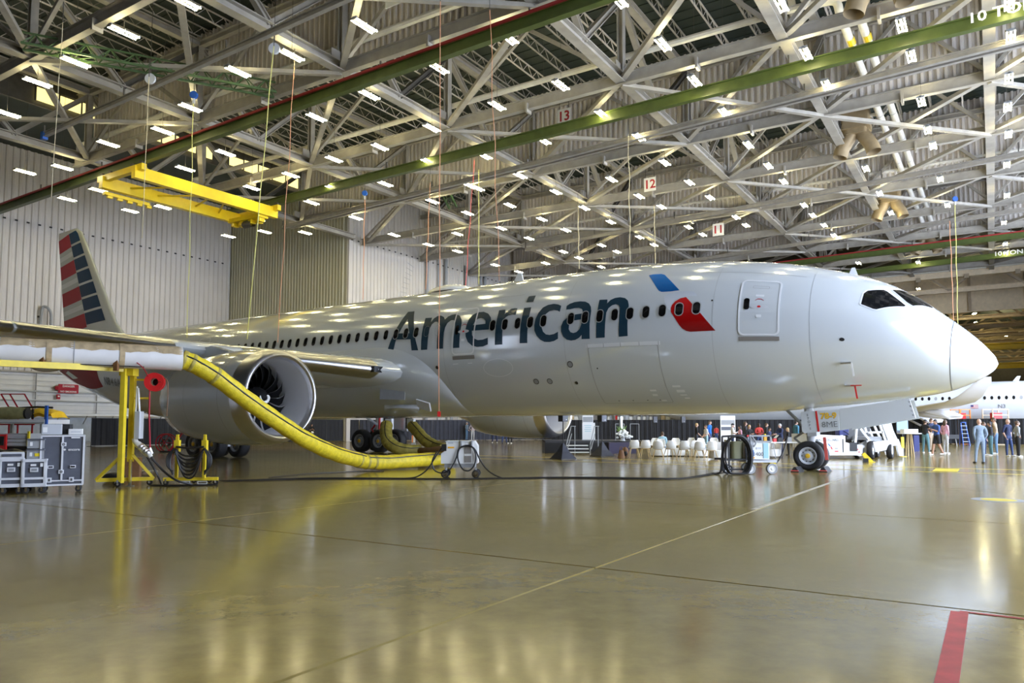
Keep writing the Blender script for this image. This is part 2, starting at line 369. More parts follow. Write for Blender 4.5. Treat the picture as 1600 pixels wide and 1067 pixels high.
# closing walls out of view; door side is open to the sky
struct(wallmb(-13, -42, 70.3, -42, 0, ZD).build('wall_rear', 'wall_metal', frame='H'))
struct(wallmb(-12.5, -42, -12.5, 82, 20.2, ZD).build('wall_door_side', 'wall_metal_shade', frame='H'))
struct(wallmb(-12.5, -42, -12.5, 8, 0, 20.2).build('wall_daylight_block', 'wall_metal', frame='H'))  # unseen panel, added to keep door daylight off the near floor
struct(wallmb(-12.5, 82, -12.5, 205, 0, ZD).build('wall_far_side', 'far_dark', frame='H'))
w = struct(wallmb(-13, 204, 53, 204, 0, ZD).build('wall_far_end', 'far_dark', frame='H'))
# roof deck with open-web joists
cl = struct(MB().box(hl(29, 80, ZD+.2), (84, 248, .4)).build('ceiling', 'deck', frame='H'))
corr(hl(-12, 10), hl(-12, 104), -1, 1, .9, .1, (1, 0, 0))
dk = MB()
for k in range(104):
    dk.box(hl(20, 8+k*.93, ZD-.03), (65, .16, .06))
o = dk.build('deck_rib', 'deck', cl); o['kind'] = 'stuff'
for k in range(33):
    u = -11+2.0*k; b = MB()
    b.bar(hl(u, 8, ZD-.12), hl(u, 104, ZD-.12), .09, .06); b.bar(hl(u, 8, ZD-.75), hl(u, 104, ZD-.75), .09, .06)
    for j in range(80):
        v = 8+j*1.2; b.bar(hl(u, v, ZD-.75), hl(u, v+.6, ZD-.12), .035); b.bar(hl(u, v+.6, ZD-.12), hl(u, v+1.2, ZD-.75), .035)
    b.build('joist', 'steel_paint' if k % 3 else 'curtain', cl)
# ------------------------------------------------------------------ main trusses (along v) and girders (along u)
ORD = ['first', 'second', 'third', 'fourth', 'fifth', 'sixth', 'seventh', 'eighth', 'ninth', 'tenth', 'eleventh', 'twelfth']
for i, u in enumerate(US):
    t = thing('roof_truss', 'grey steel roof truss running away over the aircraft, %s counted from nose to tail' % ORD[i], 'truss', frame='H', group='main roof trusses')
    v0, v1 = (8.2, 104) if u < 50 else (8.2, 52)
    MB().ibeam(hl(u, v0, ZB), hl(u, v1, ZB), .5, .46, .06).build('bottom_chord', 'steel_paint', t)
    MB().ibeam(hl(u, v0, ZT), hl(u, v1, ZT), .42, .4, .06).build('top_chord', 'steel_paint', t)
    vs = [v for v in VS if v < v1]
    for j, v in enumerate(vs):
        MB().ibeam(hl(u, v, ZB+.2), hl(u, v, ZT-.2), .36, .34, .05, up=(1, 0, 0)).build('vertical', 'steel_paint', t)
        MB().box(hl(u, v, ZB-.05), (1.0, 1.2, .5)).build('gusset_plate', 'steel_paint', t) if False else MB().box(hl(u, v, ZB+.3), (.06, 1.5, 1.0)).build('gusset_plate', 'steel_paint', t)
        if j+1 < len(vs):
            w_ = vs[j+1]; m = (v+w_)/2
            MB().ibeam(hl(u, v, ZT-.2), hl(u, m, ZB+.2), .3, .3, .05).build('diagonal', 'steel_paint', t)
            MB().ibeam(hl(u, m, ZB+.2), hl(u, w_, ZT-.2), .3, .3, .05).build('diagonal', 'steel_dark' if (i+j) % 3 == 0 else 'steel_paint', t)
for j, v in enumerate(VS):
    t = thing('roof_girder', 'grey steel cross girder of the roof with sway braces, %s going away from the camera' % ORD[j], 'girder', frame='H', group='roof cross girders')
    uu = [u for u in US if (u < 52 if v < 52 else u < 50)]; u1 = 52.2 if v > 52 else 53
    MB().ibeam(hl(-12, v, ZB-.02), hl(u1, v, ZB-.02), .34, .62, .05).build('bottom_chord', 'steel_paint', t)
    MB().tube([hl(-12, v+.35, ZB+1.35), hl(u1, v+.35, ZB+1.35)], .17, 8).build('pipe', 'white_pipe', t, smooth=True) if j in (2, 3, 6) else None
    MB().ibeam(hl(-12, v, ZT), hl(u1, v, ZT), .3, .4, .05).build('top_chord', 'steel_paint', t)
    full = uu+[52] if v > 52 else uu
    for a, c in zip(full[:-1], full[1:]):
        m = (a+c)/2
        MB().bar(hl(a, v, ZB+.2), hl(m, v, ZT-.2), .2, .2).build('diagonal', 'steel_paint', t)
        MB().bar(hl(m, v, ZT-.2), hl(c, v, ZB+.2), .2, .2).build('diagonal', 'steel_paint', t)
        MB().box(hl(m, v, ZB-.25), (.12, .5, .55)).build('hanger_bracket', 'steel_paint', t)
        if j+1 < len(VS):
            v2 = VS[j+1]
            MB().bar(hl(a, v, ZB-.05), hl(c, v2, ZB-.05), .3, .22).build('sway_brace', 'steel_paint', t)
            if (j+int(a)) % 2 == 0: MB().bar(hl(c, v, ZB-.3), hl(a, v2, ZB-.3), .26, .2).build('sway_brace', 'steel_paint', t)
# draft curtains of ribbed sheet
for v, z0, nm in ((27.3, 20.4, 'closest'), (45.7, 20.1, 'second'), (63.4, 20.0, 'third'), (81.5, 19.8, 'fourth')):
    o = corr(hl(51.9, v), hl(-12, v), z0, ZD, .38, .19, (0, -1, 0)).build('draft_curtain', 'curtain', frame='H')
    tag(o, 'ribbed sheet-metal draft curtain hanging from the roof, %s from the camera' % nm, 'curtain', 'roof draft curtains')
    MB().bar(hl(51.9, v-.1, z0), hl(-12, v-.1, z0), .18, .1).build('edge_rail', 'steel_paint', o)
# bay number signs
for s, u, v, z, lab in (('13', 23.7, 43.6, 22.4, 'white sign with red number 13, uppermost of the bay signs'), ('12', 21.6, 53.5, 20.05, 'white sign with red number 12, in the middle of the bay signs'),
                        ('11', 19.4, 63.4, 18.4, 'white sign with red number 11, lowest of the bay signs')):
    o = tag(MB().box(hl(u, v, z), (.95, .04, 1.05)).build('bay_sign', 'sign_white', frame='H'), lab, 'sign')
    for q in (-.35, .35): MB().bar(hl(u+q, v, z+.5), hl(u+q, v, ZD), .03).build('hanger', 'steel_dark', o)
    me = text_mesh(s, .95, 'sign_red', .004, bold=.02); me.transform(Matrix.Translation(hl(u, v-.03, z-.02)) @ Matrix.Rotation(pi/2, 4, 'X')); link('number', me, o)
o = tag(MB().box(hl(22.9, 25.5, 21.6), (.95, .04, 1.0)).build('bay_sign', 'sign_white', frame='H'), 'white bay sign cut by the top of the picture above the dark green rail', 'sign')
# ------------------------------------------------------------------ crane rails
def rail(v0, v1, ua, ub, z, h, w, m, lab, bar=False, twin=False):
    t = thing('crane_rail', lab, 'rail', frame='H', group='overhead crane rails')
    P = lambda u, dv=0, dz=0: hl(u, v0+(v1-v0)*(u-ua)/(ub-ua)+dv, z+dz)
    MB().ibeam(P(ua), P(ub), w, h, .05).build('beam', m, t)
    if twin: MB().ibeam(P(ua, .9, .15), P(ub, .9, .15), w*.8, h*.8, .05).build('beam', m, t)
    if bar: MB().bar(P(ua, -.24, .26), P(ub, -.24, .26), .09, .12).build('conductor_bar', 'red_bar', t)
    k = int(abs(ub-ua)/8)
    for i in range(k+1):
        u = ua+(ub-ua)*i/k; MB().bar(P(u, 0, h/2), P(u, 0, ZB-.2-z), .07).build('hanger', 'steel_dark', t)
    return t
rail(20.4, 21.9, -6, 47.3, 18.9, .28, .22, 'rail_grey', 'slim grey crane rail crossing the upper corner above the green lattice boom', twin=False)
rail(25.8, 27.6, -10, 68, 18.7, .62, .34, 'green_rail', 'dark green crane rail with red conductor bar above the yellow crane', bar=True)
r2 = rail(36.5, 38.2, -10, 52, 18.7, .6, .34, 'green_rail', 'long green crane rail with white tonnage lettering, passing below the uppermost bay sign')
rail(39.3, 43.9, -10, 52, 18.9, .3, .25, 'rail_grey', 'slim grey twin rail behind the long green rail', twin=True)
rail(55.6, 61.9, -10, 38, 18.7, .34, .26, 'rail_grey', 'grey crane rail passing below the middle bay sign')
rail(70.6, 77, -10, 38, 18.7, .34, .26, 'rail_grey', 'grey crane rail in front of the two unit heaters', twin=True)
rail(80.5, 84, -10, 38, 18.7, .55, .34, 'green_rail', 'green crane rail with red bar just above the cockpit roof', bar=True)
r7 = rail(89, 94, -10, 38, 18.7, .55, .34, 'green_rail', 'second green crane rail with white tonnage lettering, above the radome')
for t, u, v, s in ((r2, -.95, 36.5, .62), (r7, -1.9, 89.3, .62)):
    me = text_mesh('10 TON', s, 'white', .004, bold=.012, sx=1.15); me.transform(Matrix.Translation(hl(u, v-.2, 18.72)) @ Matrix.Rotation(pi/2, 4, 'X')); link('lettering', me, t)
# ------------------------------------------------------------------ strip lights
tb = MB()
for dx in (-.15, .15):
    for y0 in (-.33, .33): tb.tube([(dx, y0-.3, 0), (dx, y0+.3, 0)], .03, 6)
TUBE = tb.mesh('tube', 'tube_glow'); HOUS = MB().box((0, 0, .07), (.10, 1.34, .09)).box((0, -.64, .04), (.36, .06, .1)).box((0, .64, .04), (.36, .06, .1)).box((0, 0, .04), (.36, .05, .1)).mesh('housing', 'grey')
WIRE = MB().bar((0, 0, .11), (0, 0, 6.6), .014).mesh('hanger_wire', 'steel_dark')
def project(p):
    z = p.z-CAMH; d = p.y*_cp+z*_sp; h = -p.y*_sp+z*_cp
    return PCX+FPX*p.x/d, PCY-FPX*h/d
MARKS = [('the uppermost bay sign', (882, 190)), ('the middle bay sign', (1016, 288)), ('the lowest bay sign', (1122, 358)), ('the bridge crane hoist', (395, 330)), ('the outer bridge crane end', (170, 285)),
         ('the topmost unit heater', (1375, 20)), ('the middle unit heater', (1340, 205)), ('the third unit heater', (1390, 318)), ('the green lattice boom', (250, 110)),
         ('the tonnage lettering', (1570, 12)), ('the tail fin tip', (110, 370)), ('the hanging hoist corner', (500, 270)), ('the hanging blue reel', (570, 300)),
         ('the satellite hump', (705, 450)), ('the cockpit windows', (1400, 465)), ('the blue fuselage emblem', (1040, 440)), ('the short green lattice arm', (690, 320)),
         ('the yellow window band', (200, 190)), ('the top of the long rope', (690, 20)), ('the white twin pipes', (1345, 90))]
NTH = 'first second third fourth fifth sixth seventh eighth ninth tenth eleventh twelfth thirteenth fourteenth fifteenth sixteenth seventeenth eighteenth nineteenth twentieth'.split()+['outermost']*30
near = {}
for k, (u, v) in enumerate(LIGHTS):
    px = project(hw(u, v, 18.8)); n, p = min(MARKS, key=lambda q: (q[1][0]-px[0])**2+(q[1][1]-px[1])**2)
    near.setdefault(n, []).append(((p[0]-px[0])**2+(p[1]-px[1])**2, k))
LAB = {}
for n, l in near.items():
    for r, (_, k) in enumerate(sorted(l)):
        LAB[k] = 'lit strip light under the roof, '+(('next to '+n) if r == 0 else ('%s outward from %s' % (NTH[r], n)))
for k, (u, v) in enumerate(LIGHTS):
    t = thing('strip_light', LAB[k], 'lamp', loc=hw(u, v, 18.8), rz=-THH, group='hangar strip lights')
    link('tube', TUBE, t); link('housing', HOUS, t); link('hanger_wire', WIRE, t)
# ------------------------------------------------------------------ yellow bridge crane
t = thing('bridge_crane', 'yellow double-girder bridge crane with hoist under the roof', 'crane', frame='H')
for u in (49.6, 45.8):
    MB().box(hl(u, 32.3, 17.75), (.42, 11.4, .78)).build('girder', 'crane_yellow', t)
for v in (26.9, 37.7):
    MB().box(hl(47.7, v, 18.05), (5.2, .34, .4)).build('end_truck', 'crane_yellow', t)
    for u in (50, 49, 46.4, 45.4): MB().lathe([(0, -.09), (.2, -.09), (.2, .09), (0, .09)], 12, Matrix.Translation(hl(u, v, 18.3)) @ Matrix.Rotation(pi/2, 4, 'X')).build('wheel', 'steel_dark', t)
for a, c in ((28.5, 30.5), (30.5, 32.8), (35.6, 33.6), (33.6, 32.6)): MB().bar(hl(49.5, a, 17.8), hl(45.9, c, 17.8), .1).build('brace', 'crane_yellow', t)
b = MB().box(hl(47.7, 36.9, 17.35), (3.6, .9, .3))
for k in range(7): b.box(hl(46.2+.5*k, 36.9+.25*(k % 2), 17.1), (.3, .5, .35))
hb = b.build('hoist', 'crane_yellow', t)
MB().lathe([(.28, -.5), (.28, .5)], 12, Matrix.Translation(hl(47.6, 36.9, 16.95)) @ Matrix.Rotation(pi/2, 4, 'Y')).build('drum', 'steel_dark', hb)
b = MB().box(hl(49.9, 28.6, 17.15), (.3, 3.2, .22))
for k in range(5): b.box(hl(49.9, 27.4+.7*k, 16.98), (.2, .35, .2))
b.build('festoon', 'crane_yellow', t)
p = MB().box(hl(49.83, 33, 17.8), (.03, .9, .42)).build('capacity_plate', 'sign_white', t)
me = text_mesh('5T', .26, 'text_grey', .003, bold=.012); me.transform(basis((0, 1, 0), (0, 0, 1), hl(49.86, 33, 17.8)) @ Matrix.Rotation(pi, 4, 'Y')); bpy.data.meshes.remove(me)
# ------------------------------------------------------------------ green lattice boom and short arm
def lattice(name, lab, p0, p1, w, n, r):
    t = thing(name, lab, 'boom')
    p0, p1 = Vector(p0), Vector(p1); d = (p1-p0); x = d.normalized(); a = x.cross(Vector((0, 0, 1))).normalized(); up = Vector((0, 0, 1))
    offs = [a*(-w/2), a*(w/2), up*(w*.9)]
    for o in offs: MB().bar(p0+o, p1+o, r*2.4 if o is not offs[2] else r*1.8).build('chord', 'green_lattice', t)
    for k in range(n):
        q0, q1 = p0+d*(k/n), p0+d*((k+1)/n); b = MB(); m = (q0+q1)/2
        for o in offs[:2]: b.bar(q0+o, m+offs[2], r); b.bar(m+offs[2], q1+o, r)
        b.bar(q0+offs[0], q1+offs[1], r); b.build('lacing', 'green_lattice', t)
    return t
t = lattice('lattice_boom', 'long green lattice boom hung level below the grey beams', at_z(34, 72, 19.12), at_z(430, 148, 19.12), .75, 11, .045)
t = lattice('lattice_boom', 'short green lattice arm sloping down beside the long ropes', at_d(668, 247, 60), at_d(708, 325, 62), .9, 7, .05)
# ------------------------------------------------------------------ unit heaters with paired outlet ducts
def elbow(side):
    path = smoothpath([(side*.25, 0, .1), (side*.5, 0, -.35), (side*.85, -.05, -.95), (side*1.0, -.1, -1.45)], 4)
    return MB().tube(path, [.42]*3+[.44]*(len(path)-3), 12, cap=False)
HB = MB().rbox((0, 0, .75), (1.7, 1.5, 1.2), .2).mesh('body', 'tan_duct'); H2 = MB().rbox((0, 0, .1), (1.3, 1.2, .5), .2).mesh('plenum', 'tan_duct')
EL = [elbow(-1).mesh('outlet', 'tan_duct', True), elbow(1).mesh('outlet', 'tan_duct', True)]
for (u, v, z), lab in (((3.4, 34.2, 20.6), 'tan unit heater cut by the top edge of the picture'), ((6.7, 51.4, 20.2), 'tan unit heater with two outlets, second below the top edge'),
                     ((6.6, 68.6, 20.1), 'tan unit heater with two outlets, third and smaller'), ((5.0, 84.5, 20.1), 'small tan unit heater just above the red-barred rail')):
    t = thing('unit_heater', lab, 'heater', loc=hw(u, v, z), rz=-THH, group='roof unit heaters')
    link('body', HB, t); link('plenum', H2, t); link('outlet', EL[0], t); link('outlet', EL[1], t)
    MB().tube([(.6, 0, 1.0), (1.6, .1, 1.0), (1.7, .3, 1.2)], .12, 8).build('feed_pipe', 'white_pipe', t, smooth=True)
    for sx in (-.7, .7): MB().bar((sx, 0, 1.3), (sx, 0, 4.2-(z-20.1)), .05).build('hanger', 'steel_dark', t)
t = thing('twin_pipes', 'pair of white insulated pipes running away under the roof past the heaters', 'pipe', frame='H')
for du in (0, .75):
    MB().tube([hl(5.4-du, 38, 21.0), hl(5.0-du, 84, 21.0)], .2, 10).build('pipe', 'white_pipe', t, smooth=True)
    for k in range(9): MB().lathe([(.23, -.05), (.23, .05)], 10, Matrix.Translation(hl(5.37-du-.035*k, 41+5*k, 21.0)) @ Matrix.Rotation(pi/2, 4, 'X')).build('collar', 'grey', t)
    MB().lathe([(.215, -.35), (.215, .35)], 10, Matrix.Translation(hl(5.36-du, 40.2, 21.0)) @ Matrix.Rotation(pi/2, 4, 'X')).build('yellow_band', 'crane_yellow', t)
    MB().tube(smoothpath([hl(5.4-du, 38, 21.0), hl(5.42-du, 37.4, 21.1), hl(5.6-du, 37.1, 21.6), hl(6.6-du, 37.1, 21.7)], 4), .2, 10).build('bend', 'white_pipe', t, smooth=True)
# fall-arrest reels and tag lines
def rope(top, bot, z, m, lab, reel=False, tail=None, r=.015):
    p = at_z(top[0], top[1], z); d = p.y; q = at_d(bot[0], bot[1], d)
    pts = [p+(q-p)*k/6+Vector((.04*sin(3*k+top[0]), 0, 0))*(0 < k < 6) for k in range(7)]
    t = thing('tag_line', lab, 'rope')
    MB().tube(pts, r*d/32, 5).build('line', m, t)
    if reel:
        MB().lathe([(0, -.08), (.2, -.08), (.2, .08), (0, .08)], 12, Matrix.Translation(p+Vector((0, 0, .05))) @ Matrix.Rotation(pi/2, 4, 'X')).build('reel', 'blue_unit', t, smooth=True)
        MB().box(p+Vector((0, 0, -.25)), (.1, .1, .3)).build('swivel', 'grey_light', t)
    if tail: MB().box(q+Vector((0, 0, .08)), (.12, .12, .2)).build('tail_weight', tail, t)
    MB().bar(p, p+Vector((0, 0, 19.4-z)), .03).build('hook', 'steel_dark', t)
rope((98, 35), (80, 310), 18.5, 'rope_pale', 'pale tag line hanging closest to the picture side above the tail fin')
rope((233, 120), (222, 372), 18.5, 'rope_pale', 'pale tag line crossing in front of the yellow crane at its outer end')
rope((303, 150), (292, 528), 18.5, 'rope_yellow', 'yellow tag line from a blue reel down behind the engine nacelle', True)
rope((428, 72), (386, 530), 18.5, 'rope_yellow', 'bright yellow slanting tag line passing the crane hoist', r=.021)
rope((460, 105), (434, 535), 18.5, 'rope_orange', 'faint orange tag line just beyond the yellow crane hoist')
rope((570, 303), (567, 468), 18.5, 'rope_orange', 'orange tag line from the blue reel in front of the white inner wall', True)
rope((672, 285), (665, 452), 18.5, 'rope_orange', 'orange tag line hanging straight beside the satellite hump')
rope((688, 2), (686, 650), 18.5, 'rope_orange', 'long orange tag line hanging in front of the fuselage to a red end', tail='red', r=.018)
rope((741, 250), (727, 449), 18.5, 'rope_red', 'slanting red tag line above the satellite hump')
rope((748, 265), (748, 444), 18.5, 'rope_yellow', 'thin yellow tag line next to the slanting red one')
rope((765, 15), (780, 438), 18.5, 'rope_orange', 'orange tag line leaning towards the nose above the blade antenna')
rope((982, 210), (985, 412), 18.5, 'rope_pale', 'pale tag line hanging between the uppermost and middle bay signs')
rope((1022, 320), (1024, 412), 18.5, 'rope_pale', 'pale tag line hanging straight below the middle bay sign')
rope((903, 320), (905, 420), 18.5, 'rope_pale', 'short pale tag line ending above the lettering on the fuselage')
rope((1484, 345), (1490, 500), 18.5, 'rope_orange', 'orange tag line in front of the dark bay beside the radome')
rope((1492, 312), (1497, 512), 18.5, 'rope_yellow', 'yellow tag line with blue reel beside the radome', True)
t = thing('reel_block', 'blue reel block at the end of the grey rail above the tail pocket', 'reel', loc=hw(47.3, 21.9, 18.9), rz=-THH)
MB().box((0, 0, -.05), (.3, .3, .45)).build('case', 'blue_unit', t); MB().bar((0, 0, .15), (0, 0, .55), .06).build('hook', 'steel_dark', t)
for (px, py, lab) in ((696/2.963, 365/2.963, 'white pulley block on a hook below the green lattice boom'), (1270/2.963, 225/2.963, 'white pulley block under the pale chord over the slanting yellow line')):
    p = at_z(px, py, 18.6); t = thing('pulley', lab, 'pulley', loc=p)
    MB().lathe([(0, -.06), (.26, -.06), (.26, .06), (0, .06)], 14, Matrix.Rotation(pi/2, 4, 'X')).build('sheave', 'grey_light', t); MB().bar((0, 0, .2), (0, 0, .7), .05).bar((0, 0, .7), (0, 0, 6.55), .02).build('hook', 'steel_dark', t)
# ------------------------------------------------------------------ far bay beyond the fascia girder
t = thing('fascia_girder', 'cream box girder with gutter spanning beyond the last crane rail', 'girder', frame='H')
MB().box(hl(20.2, 102.5, 19.4), (62.6, .7, .75)).build('beam', 'fascia', t)
for k in range(12): MB().box(hl(-8+5*k, 102.1, 19.0), (.5, .3, .5)).build('bracket', 'far_steel', t)
MB().tube([hl(-11, 102, 19.9), hl(51.5, 102, 19.9)], .2, 8).build('gutter', 'white_pipe', t)
o = struct(MB().box(hl(20, 113, 19.3), (64, .3, 6.4)).build('wall_gable', 'fascia', frame='H'))
for k in range(11): MB().box(hl(-10+6*k, 112.7, 19.3), (.35, .4, 6.2)).build('stud', 'far_steel', o)
for j in range(9):
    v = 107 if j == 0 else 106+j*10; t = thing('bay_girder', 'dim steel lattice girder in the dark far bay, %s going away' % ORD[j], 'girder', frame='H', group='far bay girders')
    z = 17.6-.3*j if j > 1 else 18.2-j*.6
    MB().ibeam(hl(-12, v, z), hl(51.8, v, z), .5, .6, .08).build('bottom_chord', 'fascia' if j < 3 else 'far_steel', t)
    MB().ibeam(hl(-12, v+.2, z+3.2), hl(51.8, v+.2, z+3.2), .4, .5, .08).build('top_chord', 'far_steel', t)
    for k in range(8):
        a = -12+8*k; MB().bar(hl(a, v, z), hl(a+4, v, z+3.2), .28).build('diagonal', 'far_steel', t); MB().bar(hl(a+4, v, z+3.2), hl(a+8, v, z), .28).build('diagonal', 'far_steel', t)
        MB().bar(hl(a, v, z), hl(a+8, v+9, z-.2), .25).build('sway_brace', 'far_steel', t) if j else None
for k, (v, z) in enumerate(((150, 14.6), (178, 13.2))):
    o = tag(MB().box(hl(20, v, z), (64, .7, .9)).build('bay_crane', 'crane_yellow', frame='H'), ['dull yellow crane beam crossing the dark far bay, upper of two', 'dull yellow crane beam crossing the dark far bay, lower of two'][k], 'crane')
    MB().box(hl(20, v, z+.6), (64, .9, .2)).build('top_plate', 'crane_yellow', o)
HBL = MB().lathe([(0, .1), (.45, .08), (.5, -.1), (.0, -.12)], 12).mesh('lens', 'tube_glow')
for k, (px, py) in enumerate(((1523, 466), (1519, 457), (1517, 474), (1521, 484), (1524, 490), (1522, 495), (1526, 504), (1575, 508), (1579, 516), (1573, 526), (1571, 540), (1569, 545), (1434, 450), (1443, 457))):
    d = 118+4.5*k if k < 12 else 100
    t = thing('bay_lamp', 'round white lamp in the dark far bay, %s of the row in depth' % NTH[k], 'lamp', loc=at_d(px, py, d), group='far bay lamps')
    link('lens', HBL, t); MB().bar((0, 0, .1), (0, 0, 2), .03).build('hanger_wire', 'steel_dark', t)
DEC={
"A":[(23.382,-0.024),(22.604,0.629),(22.202,0.625),(21.457,-0.035),(21.85,-0.03),(21.952,0.139),(22.84,0.156),(22.999,-0.028)],
"Ah":[(22.728,0.249),(22.419,0.48),(22.073,0.238)],
"m":[(21.292,-0.034),(21.313,0.466),(20.919,0.46),(20.903,0.385),(20.779,0.445),(20.619,0.477),(20.428,0.481),(20.223,0.449),(20.112,0.403),(19.961,0.451),(19.771,0.473),(19.56,0.475),(19.312,0.441),(19.141,0.373),(19.092,0.312),(19.103,-0.044),(19.451,-0.041),(19.426,0.257),(19.474,0.336),(19.579,0.377),(19.745,0.378),(19.904,0.342),(19.993,0.272),(20.02,0.196),(20.016,-0.038),(20.361,-0.035),(20.36,0.282),(20.403,0.336),(20.513,0.378),(20.664,0.382),(20.803,0.347),(20.883,0.282),(20.896,0.204),(20.926,-0.035)],
"e":[(17.505,0.18),(18.46,0.184),(18.428,0.12),(18.313,0.07),(18.109,0.044),(17.843,0.045),(17.591,0.066),(17.587,-0.027),(17.843,-0.051),(18.153,-0.051),(18.419,-0.028),(18.646,0.03),(18.772,0.104),(18.826,0.191),(18.806,0.278),(18.736,0.368),(18.588,0.431),(18.35,0.465),(18.035,0.464),(17.753,0.424),(17.566,0.358),(17.49,0.28)],
"eh":[(18.449,0.266),(17.79,0.269),(17.806,0.308),(17.909,0.347),(18.078,0.364),(18.252,0.357),(18.379,0.318)],
"r":[(17.223,-0.042),(17.223,0.46),(16.899,0.46),(16.871,0.385),(16.757,0.432),(16.603,0.464),(16.425,0.467),(16.293,0.46),(16.309,0.359),(16.489,0.369),(16.664,0.361),(16.796,0.333),(16.86,0.27),(16.85,-0.043)],
"i":[(15.981,-0.045),(15.957,0.454),(15.608,0.453),(15.615,-0.05)],
"dot":[(15.948,0.55),(15.935,0.654),(15.589,0.655),(15.593,0.544)],
"c":[(14.185,0.336),(14.305,0.36),(14.479,0.373),(14.674,0.363),(14.834,0.32),(14.924,0.266),(14.962,0.197),(14.938,0.138),(14.866,0.083),(14.727,0.045),(14.56,0.034),(14.361,0.041),(14.172,0.068),(14.17,-0.023),(14.363,-0.05),(14.563,-0.058),(14.796,-0.051),(14.996,-0.018),(15.166,0.038),(15.278,0.108),(15.303,0.177),(15.282,0.267),(15.18,0.358),(15.026,0.429),(14.813,0.461),(14.549,0.469),(14.336,0.452),(14.173,0.425)],
"a":[(13.907,0.361),(13.92,0.413),(13.805,0.444),(13.594,0.465),(13.339,0.468),(13.107,0.455),(12.927,0.422),(12.818,0.372),(12.77,0.309),(12.781,0.136),(12.766,-0.052),(13.125,-0.048),(13.115,0.004),(13.233,-0.03),(13.394,-0.053),(13.586,-0.058),(13.777,-0.043),(13.936,0.002),(14.031,0.069),(14.042,0.136),(13.969,0.201),(13.79,0.246),(13.514,0.279),(13.152,0.287),(13.145,0.319),(13.2,0.351),(13.338,0.371),(13.532,0.373),(13.718,0.361)],
"ah":[(13.484,0.199),(13.137,0.208),(13.15,0.135),(13.22,0.08),(13.344,0.046),(13.486,0.036),(13.615,0.051),(13.69,0.09),(13.685,0.137),(13.622,0.179)],
"n":[(12.495,-0.046),(12.503,0.464),(12.162,0.459),(12.141,0.399),(12.019,0.449),(11.854,0.474),(11.648,0.48),(11.429,0.461),(11.287,0.42),(11.218,0.352),(11.188,-0.043),(11.55,-0.046),(11.544,0.26),(11.571,0.329),(11.642,0.366),(11.768,0.38),(11.912,0.368),(12.044,0.33),(12.11,0.273),(12.116,0.177),(12.13,-0.046)],
"blue":[(10.784,0.857),(10.642,0.875),(10.293,0.872),(10.139,0.844),(10.008,0.791),(9.348,0.539),(9.664,0.525),(10.021,0.524),(10.14,0.545),(10.244,0.589)],
"white":[(9.891,0.437),(9.852,0.468),(9.679,0.503),(9.31,0.519),(8.993,0.523),(8.801,0.507),(8.678,0.468),(8.667,0.443),(8.903,0.446),(9.216,0.437),(9.417,0.409),(9.531,0.36),(9.578,0.301),(9.577,0.254),(9.664,0.274),(9.817,0.364)],
"red":[(9.055,0.433),(8.81,0.341),(8.469,0.21),(7.933,-0.012),(8.815,-0.019),(8.969,-0.007),(9.112,0.027),(9.217,0.068),(9.545,0.235),(9.565,0.287),(9.533,0.33),(9.431,0.378),(9.26,0.417)],
"door1":[(7.134,-0.072),(7.191,0.603),(7.152,0.67),(6.046,0.757),(5.91,0.723),(5.868,0.561),(5.843,-0.051),(5.897,-0.075),(7.049,-0.091)],
"sidewin":[(3.499,0.478),(3.452,0.705),(3.369,0.784),(2.944,0.942),(2.854,0.928),(2.322,0.735),(2.357,0.692),(3.072,0.438),(3.158,0.435)],
"frontwin":[(2.741,1.055),(2.491,1.277),(2.028,1.413),(1.668,1.312),(1.686,1.194),(2.139,0.82),(2.309,0.847)],
}
# ------------------------------------------------------------------ the aircraft
FS = [0,.06,.15,.3,.66,1.35,2.1,3,4,5,6,7.5,9,10.5,12.5,15,42,46,50,54,58,61,62.6]
FT = [3.45,3.66,3.80,4.01,4.42,5.06,5.70,6.28,6.70,7.02,7.28,7.56,7.74,7.86,7.95,7.99,7.99,7.98,7.95,7.85,7.6,7.25,6.95]
FB = [3.45,3.32,3.22,3.10,2.89,2.62,2.48,2.37,2.27,2.18,2.10,2.01,1.97,1.96,1.96,1.96,1.96,2.06,2.55,3.45,4.45,5.4,5.95]
FW = [0,.24,.38,.56,.88,1.35,1.72,2.06,2.31,2.49,2.62,2.76,2.84,2.875,2.885,2.885,2.885,2.82,2.55,2.05,1.3,.7,.27]
def pchip(x, xs, ys):
    n = len(xs); i = 0
    while i < n-2 and x > xs[i+1]: i += 1
    dl = lambda k: (ys[k+1]-ys[k])/(xs[k+1]-xs[k])
    def sl(k):
        if k == 0: return dl(0)
        if k == n-1: return dl(n-2)
        a, b = dl(k-1), dl(k)
        if a*b <= 0: return 0.0
        h0, h1 = xs[k]-xs[k-1], xs[k+1]-xs[k]; w1, w2 = 2*h1+h0, h1+2*h0
        return (w1+w2)/(w1/a+w2/b)
    h = xs[i+1]-xs[i]; t = (x-xs[i])/h
    return (2*t**3-3*t*t+1)*ys[i]+(t**3-2*t*t+t)*h*sl(i)+(-2*t**3+3*t*t)*ys[i+1]+(t**3-t*t)*h*sl(i+1)
_sc = {}
def sec(s):
    k = round(s, 4)
    if k not in _sc:
        s = min(max(s, 0), 62.6); tp, bt = pchip(s, FS, FT), pchip(s, FS, FB); _sc[k] = ((tp+bt)/2, (tp-bt)/2, pchip(s, FS, FW))
    return _sc[k]
